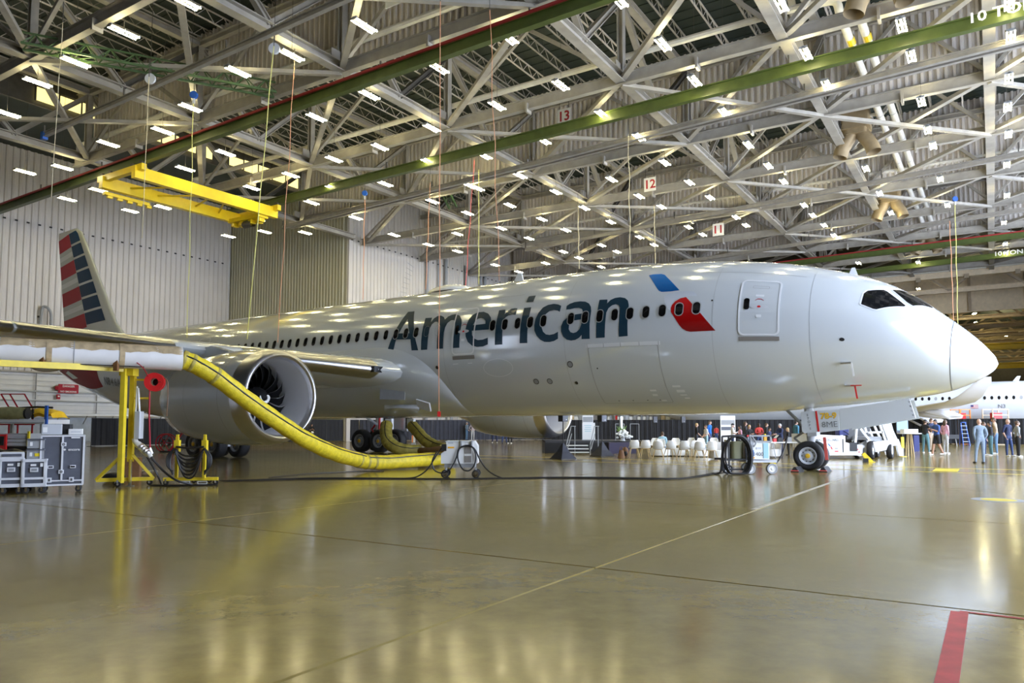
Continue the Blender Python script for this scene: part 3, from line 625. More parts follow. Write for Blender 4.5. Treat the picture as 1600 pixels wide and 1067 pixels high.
def fsurf(s, ph, off=0.0):      # starboard side at phi=0, crown at pi/2
    zc, b, a = sec(s); p = al(s, -a*cos(ph), zc+b*sin(ph))
    if off:
        n = Vector((0, -cos(ph)*b, sin(ph)*a)); zc2, b2, a2 = sec(s+.05); q = al(s+.05, -a2*cos(ph), zc2+b2*sin(ph))
        tg = (q-p).normalized(); n = (n-tg*n.dot(tg)).normalized(); p = p+n*off
    return p
def phiz(s, z): zc, b, a = sec(s); return math.asin(max(-1, min(1, (z-zc)/b)))
PL = thing('airliner', 'large white twin-engine airliner lettered American with a striped tail', 'airplane', frame='A')
ss = sorted(set([0, .02, .06, .1, .15, .22, .3, .42, .55]+[.66+.23*k for k in range(10)]+[3+.5*k for k in range(24)]+[15+1.5*k for k in range(18)]+[42+.8*k for k in range(26)]+[62.6]))
NPH = 72
MB().grid(lambda i, j: fsurf(ss[min(int(round(i*(len(ss)-1))), len(ss)-1)], 2*pi*j), len(ss)-1, NPH, wrap=True).build('fuselage', 'paint', PL, smooth=60)
def decal(name, polys, m, off=.006, parent=None, mesh_only=False, dphi=.11, ds=.35, side=1):
    bm = bmesh.new(); K = 2.93
    for outer, *holes in polys:
        pts = [[Vector((p[0], p[1]*K, 0)) for p in c] for c in (outer, *holes)]
        flat = [p for c in pts for p in c]; vs = [bm.verts.new(p) for p in flat]
        for tr in tessellate_polygon(pts):
            try: bm.faces.new([vs[i] for i in tr])
            except ValueError: pass
    xs = [v.co.x for v in bm.verts]; ys = [v.co.y for v in bm.verts]
    y = math.floor(min(ys)/(dphi*K))*dphi*K
    while y < max(ys):
        bmesh.ops.bisect_plane(bm, geom=bm.verts[:]+bm.edges[:]+bm.faces[:], plane_co=(0, y, 0), plane_no=(0, 1, 0)); y += dphi*K
    x = math.floor(min(xs)/ds)*ds
    while x < max(xs):
        bmesh.ops.bisect_plane(bm, geom=bm.verts[:]+bm.edges[:]+bm.faces[:], plane_co=(x, 0, 0), plane_no=(1, 0, 0)); x += ds
    for v in bm.verts: v.co = fsurf(v.co.x, v.co.y/K, off)
    if side < 0:
        for v in bm.verts: v.co.y = -v.co.y
    bmesh.ops.recalc_face_normals(bm, faces=bm.faces[:])
    me = bpy.data.meshes.new(name); bm.to_mesh(me); bm.free(); me.materials.append(M(m) if isinstance(m, str) else m)
    if me.polygons and me.polygons[0].normal.y*side > 0: me.flip_normals()
    return link(name, me, parent or PL)
def ring(pts, w):       # outline band of a closed path in (s, phi): inner offset by w metres
    n = len(pts); P = [Vector((p[0], p[1]*2.93)) for p in pts]; ar = sum(P[i].x*P[(i+1) % n].y-P[(i+1) % n].x*P[i].y for i in range(n)); sg = 1 if ar > 0 else -1; inn = []
    for i in range(n):
        a, b, c = P[i-1], P[i], P[(i+1) % n]; d1, d2 = (b-a).normalized(), (c-b).normalized()
        nn = Vector((-d1.y-d2.y, d1.x+d2.x)); nn = nn.normalized()/max(.5, sqrt(max(.25, (1+d1.dot(d2))/2))); inn.append(b+nn*w*sg)
    return [[(p.x, p.y/2.93) for p in P], [(p.x, p.y/2.93) for p in inn]]
def rrect(s0, s1, p0, p1, r, n=5):      # rounded rectangle in (s, phi)
    K = 2.93; out = []; y0, y1 = p0*K, p1*K
    for k, (sx, sy) in enumerate(((s1-r, y1-r), (s0+r, y1-r), (s0+r, y0+r), (s1-r, y0+r))):
        for i in range(n+1):
            a = pi/2*(k+i/n); out.append((sx+r*cos(a), (sy+r*sin(a))/K))
    return out
# lettering
for k, hole in (('A', 'Ah'), ('m', None), ('e', 'eh'), ('r', None), ('i', None), ('c', None), ('a', 'ah'), ('n', None)):
    decal('letter', [[DEC[k]]+([DEC[hole]] if hole else [])]+([[DEC['dot']]] if k == 'i' else []), 'navy_letter', .0165)
decal('emblem_blue', [[DEC['blue']]], grad('emblem_blue', (.0, .06, .22), (.0, .22, .68), 6.2, 7.35))
decal('emblem_white', [[DEC['white']]], grad('emblem_white', (.74, .77, .82), (.42, .47, .55), 5.7, 6.6))
decal('emblem_red', [[DEC['red']]], grad('emblem_red', (.22, .0, .0), (.62, .01, .01), 4.8, 6.2))
# passenger windows
def win(s, plug=False, side=1):
    ph = phiz(s, 5.625+.0055*(s-8.6)); w, h = .15, .245/2.95
    o = rrect(s-w, s+w, ph-h, ph+h, .14)
    if plug: return decal('window_plug', [ring(o, .012)], 'seam', .021, side=side)
    f = decal('window', [[rrect(s-w+.02, s+w-.02, ph-h+.007, ph+h-.007, .125)]], 'pane', .022, side=side)
    decal('window_rim', [ring(rrect(s-w-.012, s+w+.012, ph-h-.004, ph+h+.004, .15), .028)], 'window_trim', .027, f, side=side)
for k in range(15):
    if k != 9: win(8.62+.6265*k)
for k in range(32): win(21.66+.628*k)
for s in (20.4, 21.03): win(s, True)
# cabin doors
def door(s0, s1, p0, p1, lab=None, ws=None):
    o = rrect(s0, s1, p0, p1, .2); d = decal('door', [[o]], 'paint', .012)
    decal('door_seal', [ring(o, .065)], 'paint_white', .026, d)
    decal('door_sill', [[[(s0+.02, p0-.065), (s1-.02, p0-.065), (s1-.02, p0-.012), (s0+.02, p0-.012)]]], 'sill', .022, d)
    pc = p0+(p1-p0)*.50
    if ws: decal('door_window', [[rrect(ws-.09, ws+.09, phiz(ws, 5.42), phiz(ws, 5.82), .08)]], 'pane', .024, d)
    m = (s0+s1)/2-.0
    hd = [(m+.3*cos(a), pc-.02+.028*sin(a)) for a in [2*pi*i/16 for i in range(16)]]
    decal('door_handle', [[hd]], 'grey_light', .024, d); decal('handle_boss', [[[(m+.06*cos(a), pc-.02+.014*sin(a)) for a in [2*pi*i/8 for i in range(8)]]]], 'red', .03, d)
    decal('placard', [[rrect(m-.14, m+.14, pc+.12, pc+.15, .02)]], 'paint_white', .024, d)
    decal('placard', [[rrect(m-.09, m+.09, pc-.16, pc-.125, .02)]], 'paint_white', .024, d)
    decal('arrow_mark', [[[(m-.14, pc+.06), (m-.06, pc+.082), (m+.06, pc+.082), (m+.14, pc+.06), (m+.14, pc+.068), (m+.06, pc+.092), (m-.06, pc+.092), (m-.14, pc+.068)]]], 'fin_red', .024, d)
    decal('vent_outline', [ring(rrect(m-.27, m+.27, pc+.25, pc+.29, .04), .012)], 'seam', .018, d)
door(5.85, 7.18, -.078, .70, ws=6.92)
door(18.30, 19.53, -.145, .555, ws=19.28)
door(37.8, 39.0, -.145, .555, ws=38.7)
# cargo door, seams, small fittings
decal('cargo_door', [ring(rrect(10.03, 12.88, -1.02, -.16, .08), .022)], 'seam', .007)
decal('hinge_line', [[[(9.95, -.165), (12.95, -.165), (12.95, -.118), (9.95, -.118)]]], 'paint_white', .008)
for s in (10.0, 10.75, 11.5, 12.2, 12.9): decal('hinge_gap', [[[(s, -.165), (s+.02, -.165), (s+.02, -.118), (s, -.118)]]], 'seam', .011)
def band(s0, ph0, ph1, slope, w, m, nm):
    n = 14; A = [(s0+slope*sin(ph0+(ph1-ph0)*i/n), ph0+(ph1-ph0)*i/n) for i in range(n+1)]
    return decal(nm, [[A+[(s+w, p) for s, p in A[::-1]]]], m, .006)
band(1.16, -1.45, 1.5, -.07, .022, 'seam', 'radome_seam'); band(1.16, -1.45, 1.5, -.07, .022, 'seam', 'radome_seam')
for s in (4.95, 8.05, 13.9, 20.0): band(s, -1.3, 1.2, 0, .010, 'seam', 'panel_seam')
for s0, s1, p in ((16.2, 19.2, .70), (5.2, 8.6, .86)): decal('gutter_line', [[[(s0, p), (s1, p), (s1, p+.006), (s0, p+.006)]]], 'seam', .007)
def disc(s, z, r, m, nm, off=.01):
    p = phiz(s, z); return decal(nm, [[[(s+r*cos(a), p+r*sin(a)/2.93) for a in [2*pi*i/14 for i in range(14)]]]], m, off)
for s, z, r in ((15.51, 3.31, .13), (14.87, 3.30, .13), (13.75, 3.90, .13)):
    o = disc(s, z, r, 'seam_dark', 'vent'); disc(s, z, r*.75, 'grey', 'vent_grille', .014).parent = o
disc(13.68, 3.2, .07, 'black', 'port'); disc(20.47, 4.07, .08, 'black', 'port'); disc(4.02, 4.26, .075, 'black', 'sensor_vane'); disc(8.1, 5.85, .035, 'black', 'port'); disc(12.6, 3.7, .03, 'black', 'port')
for s in (10.5, 11, 11.6, 12.2): disc(s, 2.5, .025, 'black', 'fastener')
for s, p, w, h in ((9.65, -.72, .3, .03), (9.55, -.80, .3, .045), (9.5, -.87, .25, .02), (9.42, -.93, .2, .03), (10.6, -.78, .25, .03), (10.6, -.86, .2, .035), (10.35, -.97, .2, .03), (19.4, -.27, .3, .012), (18.6, -.27, .25, .012)):
    decal('stencil', [[rrect(s-w/2, s+w/2, p-h/2, p+h/2, .01, 2)]], 'paint_white', .007)
ov = [(17.2+.75*cos(a), -.36+.13*sin(a)) for a in [2*pi*i/28 for i in range(28)]]; decal('access_panel', [ring(ov, .02)], 'paint_white', .007)
for z, s, c in ((3.53, 4.07, 'white'), (2.84, 4.09, 'red')):
    p = fsurf(s, phiz(s, z)); d = Vector((0, -1, -.1)); b = MB().tube([p, p+d*.16, p+d*.2+Vector((.3, 0, 0))], .035, 8)
    o = b.build('pitot_probe', 'alu', PL); MB().bar(p+d*.2+Vector((.3, 0, 0)), p+d*.2+Vector((.36, 0, -.42)), .05, .02).build('streamer', c, o)
    if c == 'red': MB().bar(p+d*.2+Vector((.18, 0, .0)), p+d*.2+Vector((.5, 0, .0)), .07, .03).build('probe_cover', c, o)
# cockpit glazing
for sd in (1, -1):
    for k in ('sidewin', 'frontwin'):
        pts = DEC[k]; d = decal('cockpit_window', [[pts]], 'pane', .012, dphi=.08, ds=.12, side=sd)
        decal('window_rim', [ring(pts, -.045)], 'paint_white', .010, d, dphi=.08, ds=.12, side=sd)
# crown: satellite hump and blade antenna
MB().grid(lambda i, j: al(20.6+2.9*i, .78*sin(pi*i)**.6*cos(pi*j), 7.93+.36*sin(pi*min(1, i*.98+.01))**.7*sin(pi*j)), 16, 12).build('satellite_hump', 'paint_white', PL, smooth=60)
MB().prism([(-18.35, 7.95), (-17.75, 7.95), (-17.88, 8.42), (-18.05, 8.42)], -.03, .03, mtx=Matrix.Rotation(pi/2, 4, 'X')).build('blade_antenna', 'paint_white', PL)
MB().prism([(-4.2, 6.74), (-3.9, 6.62), (-4.0, 6.95), (-4.1, 6.95)], -.02, .02, mtx=Matrix.Rotation(pi/2, 4, 'X')).build('blade_antenna', 'paint_white', PL)
# wing-to-body fairing
def fair(i, j):
    s = 19.95+22*i**1.6; e = min(1, ((s-19.95)/4.2)); g = sqrt(max(0, 1-(1-e)**2)); tl = 1 if s < 36 else max(0, 1-((s-36)/6)**2)
    zc, b, a = sec(s); ptop = -1.15+1.22*g**.75 if s < 36 else -1.15+1.22*tl
    off = (.03+.40*g)*tl-.03; ang = (ptop)+(-pi-2*ptop)*j
    zz = zc+(b-.02)*sin(ang); flat = .16*g*tl*max(0, -sin(ang))
    p = al(s, -(a+off)*cos(ang)*(1+.04*g*max(0, -sin(2*ang))), zz+off*.4*sin(ang)+flat*.6)
    if j < .2: k = (1-j/.2)**2; q = fsurf(s, ang, -.02); p = p.lerp(q, k)
    if j > .8: k = ((j-.8)/.2)**2; q = al(s, -a*cos(ang), zz); p = p.lerp(q, k)
    return p
MB().grid(fair, 40, 50).build('body_fairing', 'paint', PL, smooth=70)
def fp(s, z, off=.36): ph = phiz(s, z); zc, b, a = sec(s); return al(s, -(a+off)*cos(ph), z)
MB().bar(al(22.5, -2.62, 2.95), al(23.9, -2.78, 3.0), .06, .5).build('vent_door', 'grey', PL)
for s in (25.05, 23.6):
    o = MB().box(al(s, -1.0, 1.62), (.42, .16, .5)).build('ground_air_door', 'paint_white', PL); MB().box(al(s+.25, -.9, 1.66), (.16, .3, .5)).build('coupling', 'black', o)
MB().box(al(21.6, -2.35, 2.45), (.75, .08, .45), rot=Euler((.6, 0.25, .1)).to_matrix()).build('access_door', 'paint_white', PL)
MB().grid(lambda i, j: al(21.9+2.2*i, -2.3-.3*sin(pi*i)*sin(pi*j), 2.2+.3*j), 10, 6).build('inlet_scoop', 'paint', PL, smooth=60)
# wings
def foil(c, t, n=14):
    o = []
    for k in range(n+1):
        x = .5*(1-cos(pi*k/n)); y = 5*t*(.2969*sqrt(x)-.126*x-.3516*x*x+.2843*x**3-.1015*x**4); o.append((x*c, y*c*1.1+.02*c*sin(pi*x)))
    lo = []
    for k in range(n-1, 0, -1):
        x = .5*(1-cos(pi*k/n)); y = 5*t*(.2969*sqrt(x)-.126*x-.3516*x*x+.2843*x**3-.1015*x**4); lo.append((x*c, -y*c*.9+.02*c*sin(pi*x)))
    return o+lo
def loft(secs, sd, ax='t'):     # secs: (s_le, t, z, chord, thick, twist)
    b = MB(); rings = []
    for s0, t, z, c, th, tw in secs:
        rings.append([(s0+x*cos(tw)+y*sin(tw), t*sd, z-x*sin(tw)+y*cos(tw)) if ax == 't' else (s0+x, y, z) for x, y in foil(c, th)])
    n = len(rings[0]); vs = [al(*p) for r in rings for p in r]; fs = []
    for i in range(len(rings)-1):
        for j in range(n): fs.append((i*n+j, i*n+(j+1) % n, (i+1)*n+(j+1) % n, (i+1)*n+j))
    fs.append(tuple(range(n))); fs.append(tuple((len(rings)-1)*n+j for j in range(n)))
    return b.add(vs, fs)
WS = [(21.8, 2.3, 3.85, 12.6, .125, .03), (22.55, 3.4, 3.95, 11.6, .12, .03), (26.5, 9.73, 4.58, 8.3, .105, .02), (30.3, 15.9, 5.22, 6.3, .10, .0), (35.0, 23.5, 6.1, 4.3, .095, -.01), (38.2, 27.5, 6.75, 2.7, .09, -.02), (41.0, 30.0, 7.2, 1.0, .08, -.02)]
for sd in (-1, 1):
    w_ = loft(WS, sd).build('wing', 'paint', PL, smooth=50)
    # leading-edge slats: polished strips wrapped on the nose of the profile
    def le(t):
        k = 0
        while k < len(WS)-2 and t > WS[k+1][1]: k += 1
        f = (t-WS[k][1])/(WS[k+1][1]-WS[k][1]); return [WS[k][q]+(WS[k+1][q]-WS[k][q])*f for q in range(6)]
    for t0, t1 in ((3.9, 8.6), (10.9, 15.5), (15.6, 20.5), (20.6, 26)):
        b = MB(); n = 9; rows = []
        for q in range(7):
            s0, t, z, c, th, tw = le(t0+(t1-t0)*q/6); r = []
            for k in range(-n, n+1):
                x = .055*(k/n)**2; y = 5*th*(.2969*sqrt(x)-.126*x-.3516*x*x); y = y*1.1 if k > 0 else -y*.9
                r.append(al(s0-.03+x*c*1.02, t*sd, z+y*c*1.06+.02*c*sin(pi*x)-x*c*tw))
            rows.append(r)
        m = 2*n+1; b.add([p for r in rows for p in r], [(i*m+j, i*m+j+1, (i+1)*m+j+1, (i+1)*m+j) for i in range(6) for j in range(2*n)])
        b.build('slat', 'alu', w_, smooth=60)
    for t in (12.5, 17.5, 22.5):
        s0, _, z, c, th, tw = le(t); MB().grid(lambda i, j: al(s0+c*.45+c*.75*i, t*sd+.22*sin(pi*i)**.5*cos(2*pi*j), z-.28-.42*sin(pi*i)**.6+.30*sin(pi*i)**.5*sin(2*pi*j)), 12, 10, wrap=True).build('flap_fairing', 'paint', w_, smooth=60)
    b = MB().sphere(al(22.95, 3.95*sd, 4.02), .13, 10); o = b.build('landing_light', 'chrome', w_, smooth=60); MB().box(al(22.98, 3.95*sd, 4.02), (.3, .52, .26)).build('light_recess', 'black_gloss', o)
    loft([(53.4, .6, 6.35, 5.2, .09, 0), (58.6, 9.6, 7.25, 1.9, .08, 0)], sd).build('tailplane', 'paint', PL, smooth=50)
# fin with painted stripe panels
FIN = [(52.4, 8.0, 9.6, .10), (53.6, 9.0, 8.0, .10), (59.35, 16.55, 3.9, .09), (60.2, 16.95, 3.0, .06)]
def finp(z):
    k = 0
    while k < len(FIN)-2 and z > FIN[k+1][1]: k += 1
    f = (z-FIN[k][1])/(FIN[k+1][1]-FIN[k][1]); return [FIN[k][q]+(FIN[k+1][q]-FIN[k][q])*f for q in range(4)]
loft([(s, 0, z, c, th, 0) for s, z, c, th in [(51.5, 7.6, 10.6, .09)]+FIN], 1, 'z').build('fin', 'fin_silver', PL, smooth=50)
def fint(x, c, th): x = min(max(x/c, 0.0005), .999); return 1.1*c*5*th*(.2969*sqrt(x)-.126*x-.3516*x*x+.2843*x**3-.1015*x**4)+.02*c*sin(pi*x)
def finpatch(name, m, quad, off=.02):     # quad corners as (fraction of chord, z)
    b = MB()
    for sd in (-1, 1):
        def f(i, j):
            a = Vector(quad[0]).lerp(Vector(quad[1]), i); c_ = Vector(quad[3]).lerp(Vector(quad[2]), i); q = a.lerp(c_, j); s0, z, c, th = finp(q.y); x = q.x*c
            y = fint(x, c, th)
            if sd > 0: y = .9/1.1*(y-.02*c*sin(pi*q.x))-.02*c*sin(pi*q.x)
            return al(s0+x, (y+off)*-sd if sd > 0 else (y+off), q.y) if False else al(s0+x, -(y+off) if sd > 0 else (y+off), q.y)
        b.grid(f, 10, 3)
    return b.build(name, m, PL, smooth=60)
zs = [9.05+(16.75-9.05)*k/7 for k in range(8)]
for k in range(7):
    z0, z1 = zs[k], zs[k+1]; g = .16*(z1-z0); e0, e1 = .50-.0*k, .50
    finpatch('blue_stripe', 'fin_blue', ((.12, z0+g), (e0, z0+g-.12), (e0, z1-.12), (.12, z1)))
    if k % 2 == 0: finpatch('red_stripe', 'fin_red', ((e0+.005, z0-.12), (.99, z0-.45), (.99, z1-.45), (e0+.005, z1-.12)))
    else:
        h = (z1-z0)/4
        for q, mm in enumerate(('fin_grey', 'fin_silver', 'fin_grey')):
            finpatch('silver_stripe', mm, ((e0+.005, z0-.12+h*q*1.33), (.99, z0-.45+h*q*1.33), (.99, z0-.45+h*(q+1)*1.33), (e0+.005, z0-.12+h*(q+1)*1.33)))
# red and grey paint on the tail cone, registration, flag
decal('tail_red', [[[(51.2, .05), (50.9, -.25), (50.55, -.45), (53.6, -.73), (57, -.85), (60.6, -.6), (61.2, .1), (56, .1)]]], 'fin_red', .012, ds=.6)
decal('tail_patch', [[[(55.5, -.45), (57.2, -.62), (58.6, -.45), (57.8, -.28)]]], 'fin_silver', .018, ds=.6)
for ch, s in zip('N846AN', (49.75, 49.25, 48.75, 48.25, 47.75, 47.2)):
    me = text_mesh(ch, .75, 'text_grey', 0, bold=.01); p = fsurf(s, -.285, .02); q = fsurf(s-.1, -.285, .02); u = fsurf(s, -.255, .02)
    me.transform(basis(q-p, u-p, p)); link('registration', me, PL)
# engines
EP = [(1.55, 0), (1.62, .03), (1.68, .10), (1.74, .3), (1.79, .7), (1.83, 1.3), (1.85, 2.2), (1.82, 3.2), (1.74, 4.2), (1.62, 5.1), (1.50, 5.7), (1.40, 5.75)]
EI = [(1.55, 0), (1.50, .02), (1.45, .09), (1.41, .25), (1.385, .5), (1.40, 1.0), (1.42, 1.5), (1.42, 2.1)]
def engine(sd):
    t = -9.73*sd; MX = Matrix.Translation(al(21.95, t, 2.62)) @ Matrix.Rotation(-pi/2, 4, 'Y')
    n = MB().lathe([(r, z) for r, z in EP[4:]], 48, MX).lathe([(1.4, 5.75), (1.25, 5.6)], 48, MX).build('engine_nacelle', 'paint', PL, smooth=60)
    MB().lathe([(r, z) for r, z in EP[:5]], 48, MX).build('inlet_lip', 'lip_metal' if False else 'alu', n, smooth=60)
    MB().lathe(EI[:4], 48, MX).build('lip_inner', 'alu', n, smooth=60)
    MB().lathe(EI[3:], 48, MX).build('inlet_duct', 'inlet_grey', n, smooth=60)
    MB().lathe([(1.02, 4.8), (1.05, 5.6), (.9, 6.4), (.62, 7.3), (.55, 7.3), (.3, 7.6), (0.02, 8.3)], 32, MX).build('core_cowl', 'alu', n, smooth=60)
    MB().lathe([(1.43, 2.05), (0, 2.05)], 36, MX).build('fan_backing', 'black', n)
    bl = []
    for k in range(7):
        f = k/6; r = .40+1.0*f; a = .38*f-.30*f*f*1.9; tw = radians(25+38*f); ch = .20+.12*sin(pi*f*.9); bl.append((r, a, tw, ch))
    b = MB(); rows = []
    for r, a, tw, ch in bl:
        row = []
        for q in (-1, -.8, 1):
            ang = a+q*ch*sin(tw)/r; zz = 1.62+q*ch*cos(tw)+(.1*(r-.4))
            row.append((r*cos(ang), r*sin(ang), zz))
        rows.append(row)
    vs = [p for r in rows for p in r]; fs = []; ms = []
    for i in range(6):
        for j in range(2): b.f.append((i*3+j, i*3+j+1, (i+1)*3+j+1, (i+1)*3+j)); b.m.append(1 if j == 0 else 0)
    b.v = vs; me = b.mesh('fan_blade', ['fan_black', 'alu'], 60)
    for k in range(18): o = link('fan_blade', me, n); o.matrix_local = MX @ Matrix.Rotation(2*pi*k/18, 4, 'Z')
    sp = MB().lathe([(.42, 1.62), (.40, 1.50), (.30, 1.25), (.16, 1.05), (0.001, .98)], 24, MX).build('spinner', 'fan_black', n, smooth=60)
    pts = []
    for k in range(19):
        f = k/18; a = 4.6*f+.4; r = .07+.14*min(1, f*1.5); z = 1.0+.55*(r-.07)-.03; pts.append(MX @ Vector((r*cos(a), r*sin(a), z)))
    MB().tube(pts, [.012+.05*sin(pi*(k/18))**.6 for k in range(19)], 6).build('spiral_mark', 'white', sp)
    loftp = [(24.6, t, 4.35), (26.3, t, 4.75), (31, t, 4.5), (33, t, 3.9), (30, t, 3.3), (25.2, t, 4.0)]
    b = MB(); k = len(loftp)
    vs = [al(s, y+dy, z) for dy in (-.2, .2) for s, y, z in loftp]; b.add(vs, [tuple(range(k)), tuple(range(k, 2*k))[::-1]]+[(i, (i+1) % k, k+(i+1) % k, k+i) for i in range(k)])
    b.build('pylon', 'paint', n)
    b = MB()
    for s_ in (1.35, 3.6): b.lathe([(1.835 if s_ < 2 else 1.797, s_), (1.835 if s_ < 2 else 1.795, s_+.02)], 48, MX)
    b.build('cowl_seam', 'seam', n)
    return n
engine(1); engine(-1)
# landing gear
TY = MB().lathe([(.30, -.16), (.36, -.2), (.44, -.205), (.49, -.16), (.508, -.07), (.508, .07), (.49, .16), (.44, .205), (.36, .2), (.30, .16)], 32).mesh('tyre', 'rubber', 50)
def wheel(parent, c, sc, m='tyre', dish='grey_light'):
    o = link('wheel', TY, parent); o.matrix_local = Matrix.Translation(c) @ Matrix.Rotation(pi/2, 4, 'X') @ Matrix.Diagonal((sc[0], sc[0], sc[1], 1))
    MB().lathe([(.30, .15), (.29, .19), (.25, .17), (.24, .10), (.16, .09), (.15, .14), (.09, .16), (.0, .17)], 24).lathe([(.30, -.15), (.29, -.19), (.25, -.17), (.24, -.10), (.0, -.1)], 24).build('hub', dish, o, smooth=40)
    b = MB()
    for k in range(10): b.lathe([(0, .092), (.022, .092), (.022, .11), (0, .11)], 8, Matrix.Translation((.2*cos(.63*k), .2*sin(.63*k), 0)))
    b.build('bolt_ring', 'seam_dark', o); MB().lathe([(0, .2), (.07, .19), (.09, .15)], 12).build('axle_cap', 'text_gold', o)
    return o
g = MB().tube([al(5.65, 0, 2.3), al(5.6, 0, 1.25), al(5.6, 0, .5)], [.16, .15, .11], 14).build('nose_gear', 'grey_light', PL, smooth=50)
MB().tube([al(5.6, -.5, .5), al(5.6, .5, .5)], .08, 10).build('axle', 'grey', g)
for a, c, r in ((al(5.6, 0, 1.3), al(6.5, 0, 2.2), .06), (al(5.8, .12, .75), al(6.2, .12, 1.1), .04), (al(6.2, .12, 1.1), al(5.75, .12, 1.4), .04)): MB().tube([a, c], r, 8).build('drag_strut', 'grey', g)
MB().box(al(5.5, 0, 1.35), (.3, .5, .35)).build('steering_collar', 'grey_light', g)
for y in (-.36, .36):
    wheel(g, al(5.6, y, .508), (1.0, .92))
MB().bar(al(5.06, -.42, 1.15), al(5.0, -.42, .38), .1, .02).build('streamer', 'rope_red', g)
NG = [[(5.72, 2.02), (4.50, 2.08), (4.50, 1.42), (5.62, 1.28), (5.70, 1.36)], [(4.47, 2.10), (2.45, 2.40), (2.30, 1.78), (4.40, 1.40)]]
for sd in (-1, 1):
    for k, pl in enumerate(NG):
        n_ = len(pl); y0 = .72*sd; vs = [al(s, y0+dy*sd, z) for dy in (0, .06) for s, z in pl]
        o = MB().add(vs, [tuple(range(n_)), tuple(range(n_, 2*n_))[::-1]]+[(i, (i+1) % n_, n_+(i+1) % n_, n_+i) for i in range(n_)]).build('gear_door', 'paint', PL)
        if sd < 0 and k == 0:
            MBx = lambda s, z: al(s, -.79, z)
            MB().bar(MBx(5.22, 2.04), MBx(5.15, 1.34), .06, .01, up=(0, 1, 0)).build('red_line', 'red', o)
            for s, sz, s0, z0, mm, rz in (('78-9', .27, 4.83, 1.87, 'text_gold', .055), ('8ME', .27, 4.80, 1.58, 'text_grey', .055)):
                if mm == 'text_gold':
                    sh = text_mesh(s, sz, 'text_grey', 0, bold=.014, sx=1.05); sh.transform(Matrix.Translation(al(s0+.0, -.784, z0-.005)) @ Matrix.Rotation(rz, 4, 'Y').inverted() @ Matrix.Rotation(pi/2, 4, 'X')); link('lettering', sh, o)
                me = text_mesh(s, sz, mm, 0, bold=(.008 if mm == 'text_gold' else 0), sx=1.08); me.transform(Matrix.Translation(al(s0, -.79, z0)) @ Matrix.Rotation(rz, 4, 'Y').inverted() @ Matrix.Rotation(pi/2, 4, 'X')); link('lettering', me, o)
            for q, ch in enumerate('ETOPS'):
                me = text_mesh(ch, .105, 'text_grey', 0, bold=.003); me.transform(Matrix.Translation(al(5.5-.02*q, -.79, 1.90-.115*q)) @ Matrix.Rotation(pi/2, 4, 'X')); link('lettering', me, o)
        if sd < 0 and k == 1:
            MB().bar(al(2.46, -.72, 2.4), al(2.30, -.72, 1.78), .14, .1, up=(0, 1, 0)).build('hinge_edge', 'grey_light', o)
            for q in range(4): MB().box(al(2.43-.035*q, -.70, 2.30-.14*q), (.12, .14, .06)).build('hinge_lug', 'seam_dark', o)
for sd, tt, s_ in ((-1, -6.0, 31.6), (1, 3.55, 30.35)):
    g = MB().tube([al(s_-.3, tt*.92, 3.6), al(s_, tt, 1.7), al(s_, tt, .66)], [.24, .2, .15], 12).build('main_gear', 'white', PL, smooth=50)
    MB().bar(al(s_-.85, tt, .66), al(s_+.85, tt, .66), .2, .24).build('truck_beam', 'grey_light', g)
    MB().tube([al(s_, tt, 1.5), al(s_+.3, tt-sd*1.9, 2.6)], .08, 8).build('side_brace', 'grey', g); MB().tube([al(s_+.2, tt, .9), al(s_+.6, tt, 1.3), al(s_+.1, tt, 1.8)], .06, 8).build('torque_link', 'red', g)
    for y in (-.28, .3): MB().bar(al(s_-.3, tt+y, 1.2), al(s_-.3, tt+y, 2.3), .09).build('lock_pin_flag', 'red', g)
    for ds_ in (-.76, .76):
        for dy in (-.62, .62): wheel(g, al(s_+ds_, tt+dy, .66), (1.30, 1.3), dish='seam')
    MB().prism([(-s_-1.2, 1.15), (-s_+1.3, 1.2), (-s_+1.1, 2.5), (-s_-1.0, 2.5)], -.05, .05, mtx=Matrix.Translation((0, tt+sd*1.0, 0)) @ Matrix.Rotation(pi/2, 4, 'X')).build('gear_door', 'paint', g)
# ------------------------------------------------------------------ duct gantry with yellow hose
RX = lambda a: Matrix.Rotation(a, 4, 'X')
RY = lambda a: Matrix.Rotation(a, 4, 'Y')
RZ = lambda a: Matrix.Rotation(a, 4, 'Z')
TR = lambda *p: Matrix.Translation(Vector(p))
def caster(parent, p, r=.075, m='rubber'):
    o = MB().lathe([(0, -.025), (r*.6, -.028), (r, -.02), (r, .02), (r*.6, .028), (0, .025)], 14, TR(p[0], p[1], r) @ RX(pi/2)).build('caster', m, parent, smooth=40)
    MB().box((p[0], p[1], r*1.9), (.05, .09, .07)).lathe([(0, -.032), (.03, -.032), (.03, .032), (0, .032)], 8, TR(p[0], p[1], r) @ RX(pi/2)).build('fork', 'chrome', o)
GB = at_z(196, 757, 0); gd = (at_d(0, 568, 17.4)-at_d(196, 572, 19.4)); gd.z = 0; gd.normalize()
t = thing('duct_gantry', 'yellow wheeled gantry with tall twin posts carrying a white duct', 'gantry', loc=GB, rz=0)
p1, p2 = at_d(190, 700, 19.2)-GB, at_d(204.5, 700, 19.5)-GB
MB().box((p1.x, p1.y, 1.55), (.115, .14, 2.9)).build('post', 'yellow', t); MB().box((p2.x, p2.y, 1.80), (.115, .13, 2.35)).build('post', 'yellow', t)
MB().box((p2.x+.03, p2.y-.05, .34), (.06, .06, .68)).box((p2.x+.03, p2.y-.05, .01), (.16, .16, .02)).build('jack_leg', 'alu', t)
MB().box(((p1.x+p2.x)/2, (p1.y+p2.y)/2, 2.93), (.36, .3, .2)).build('head_plate', 'yellow', t)
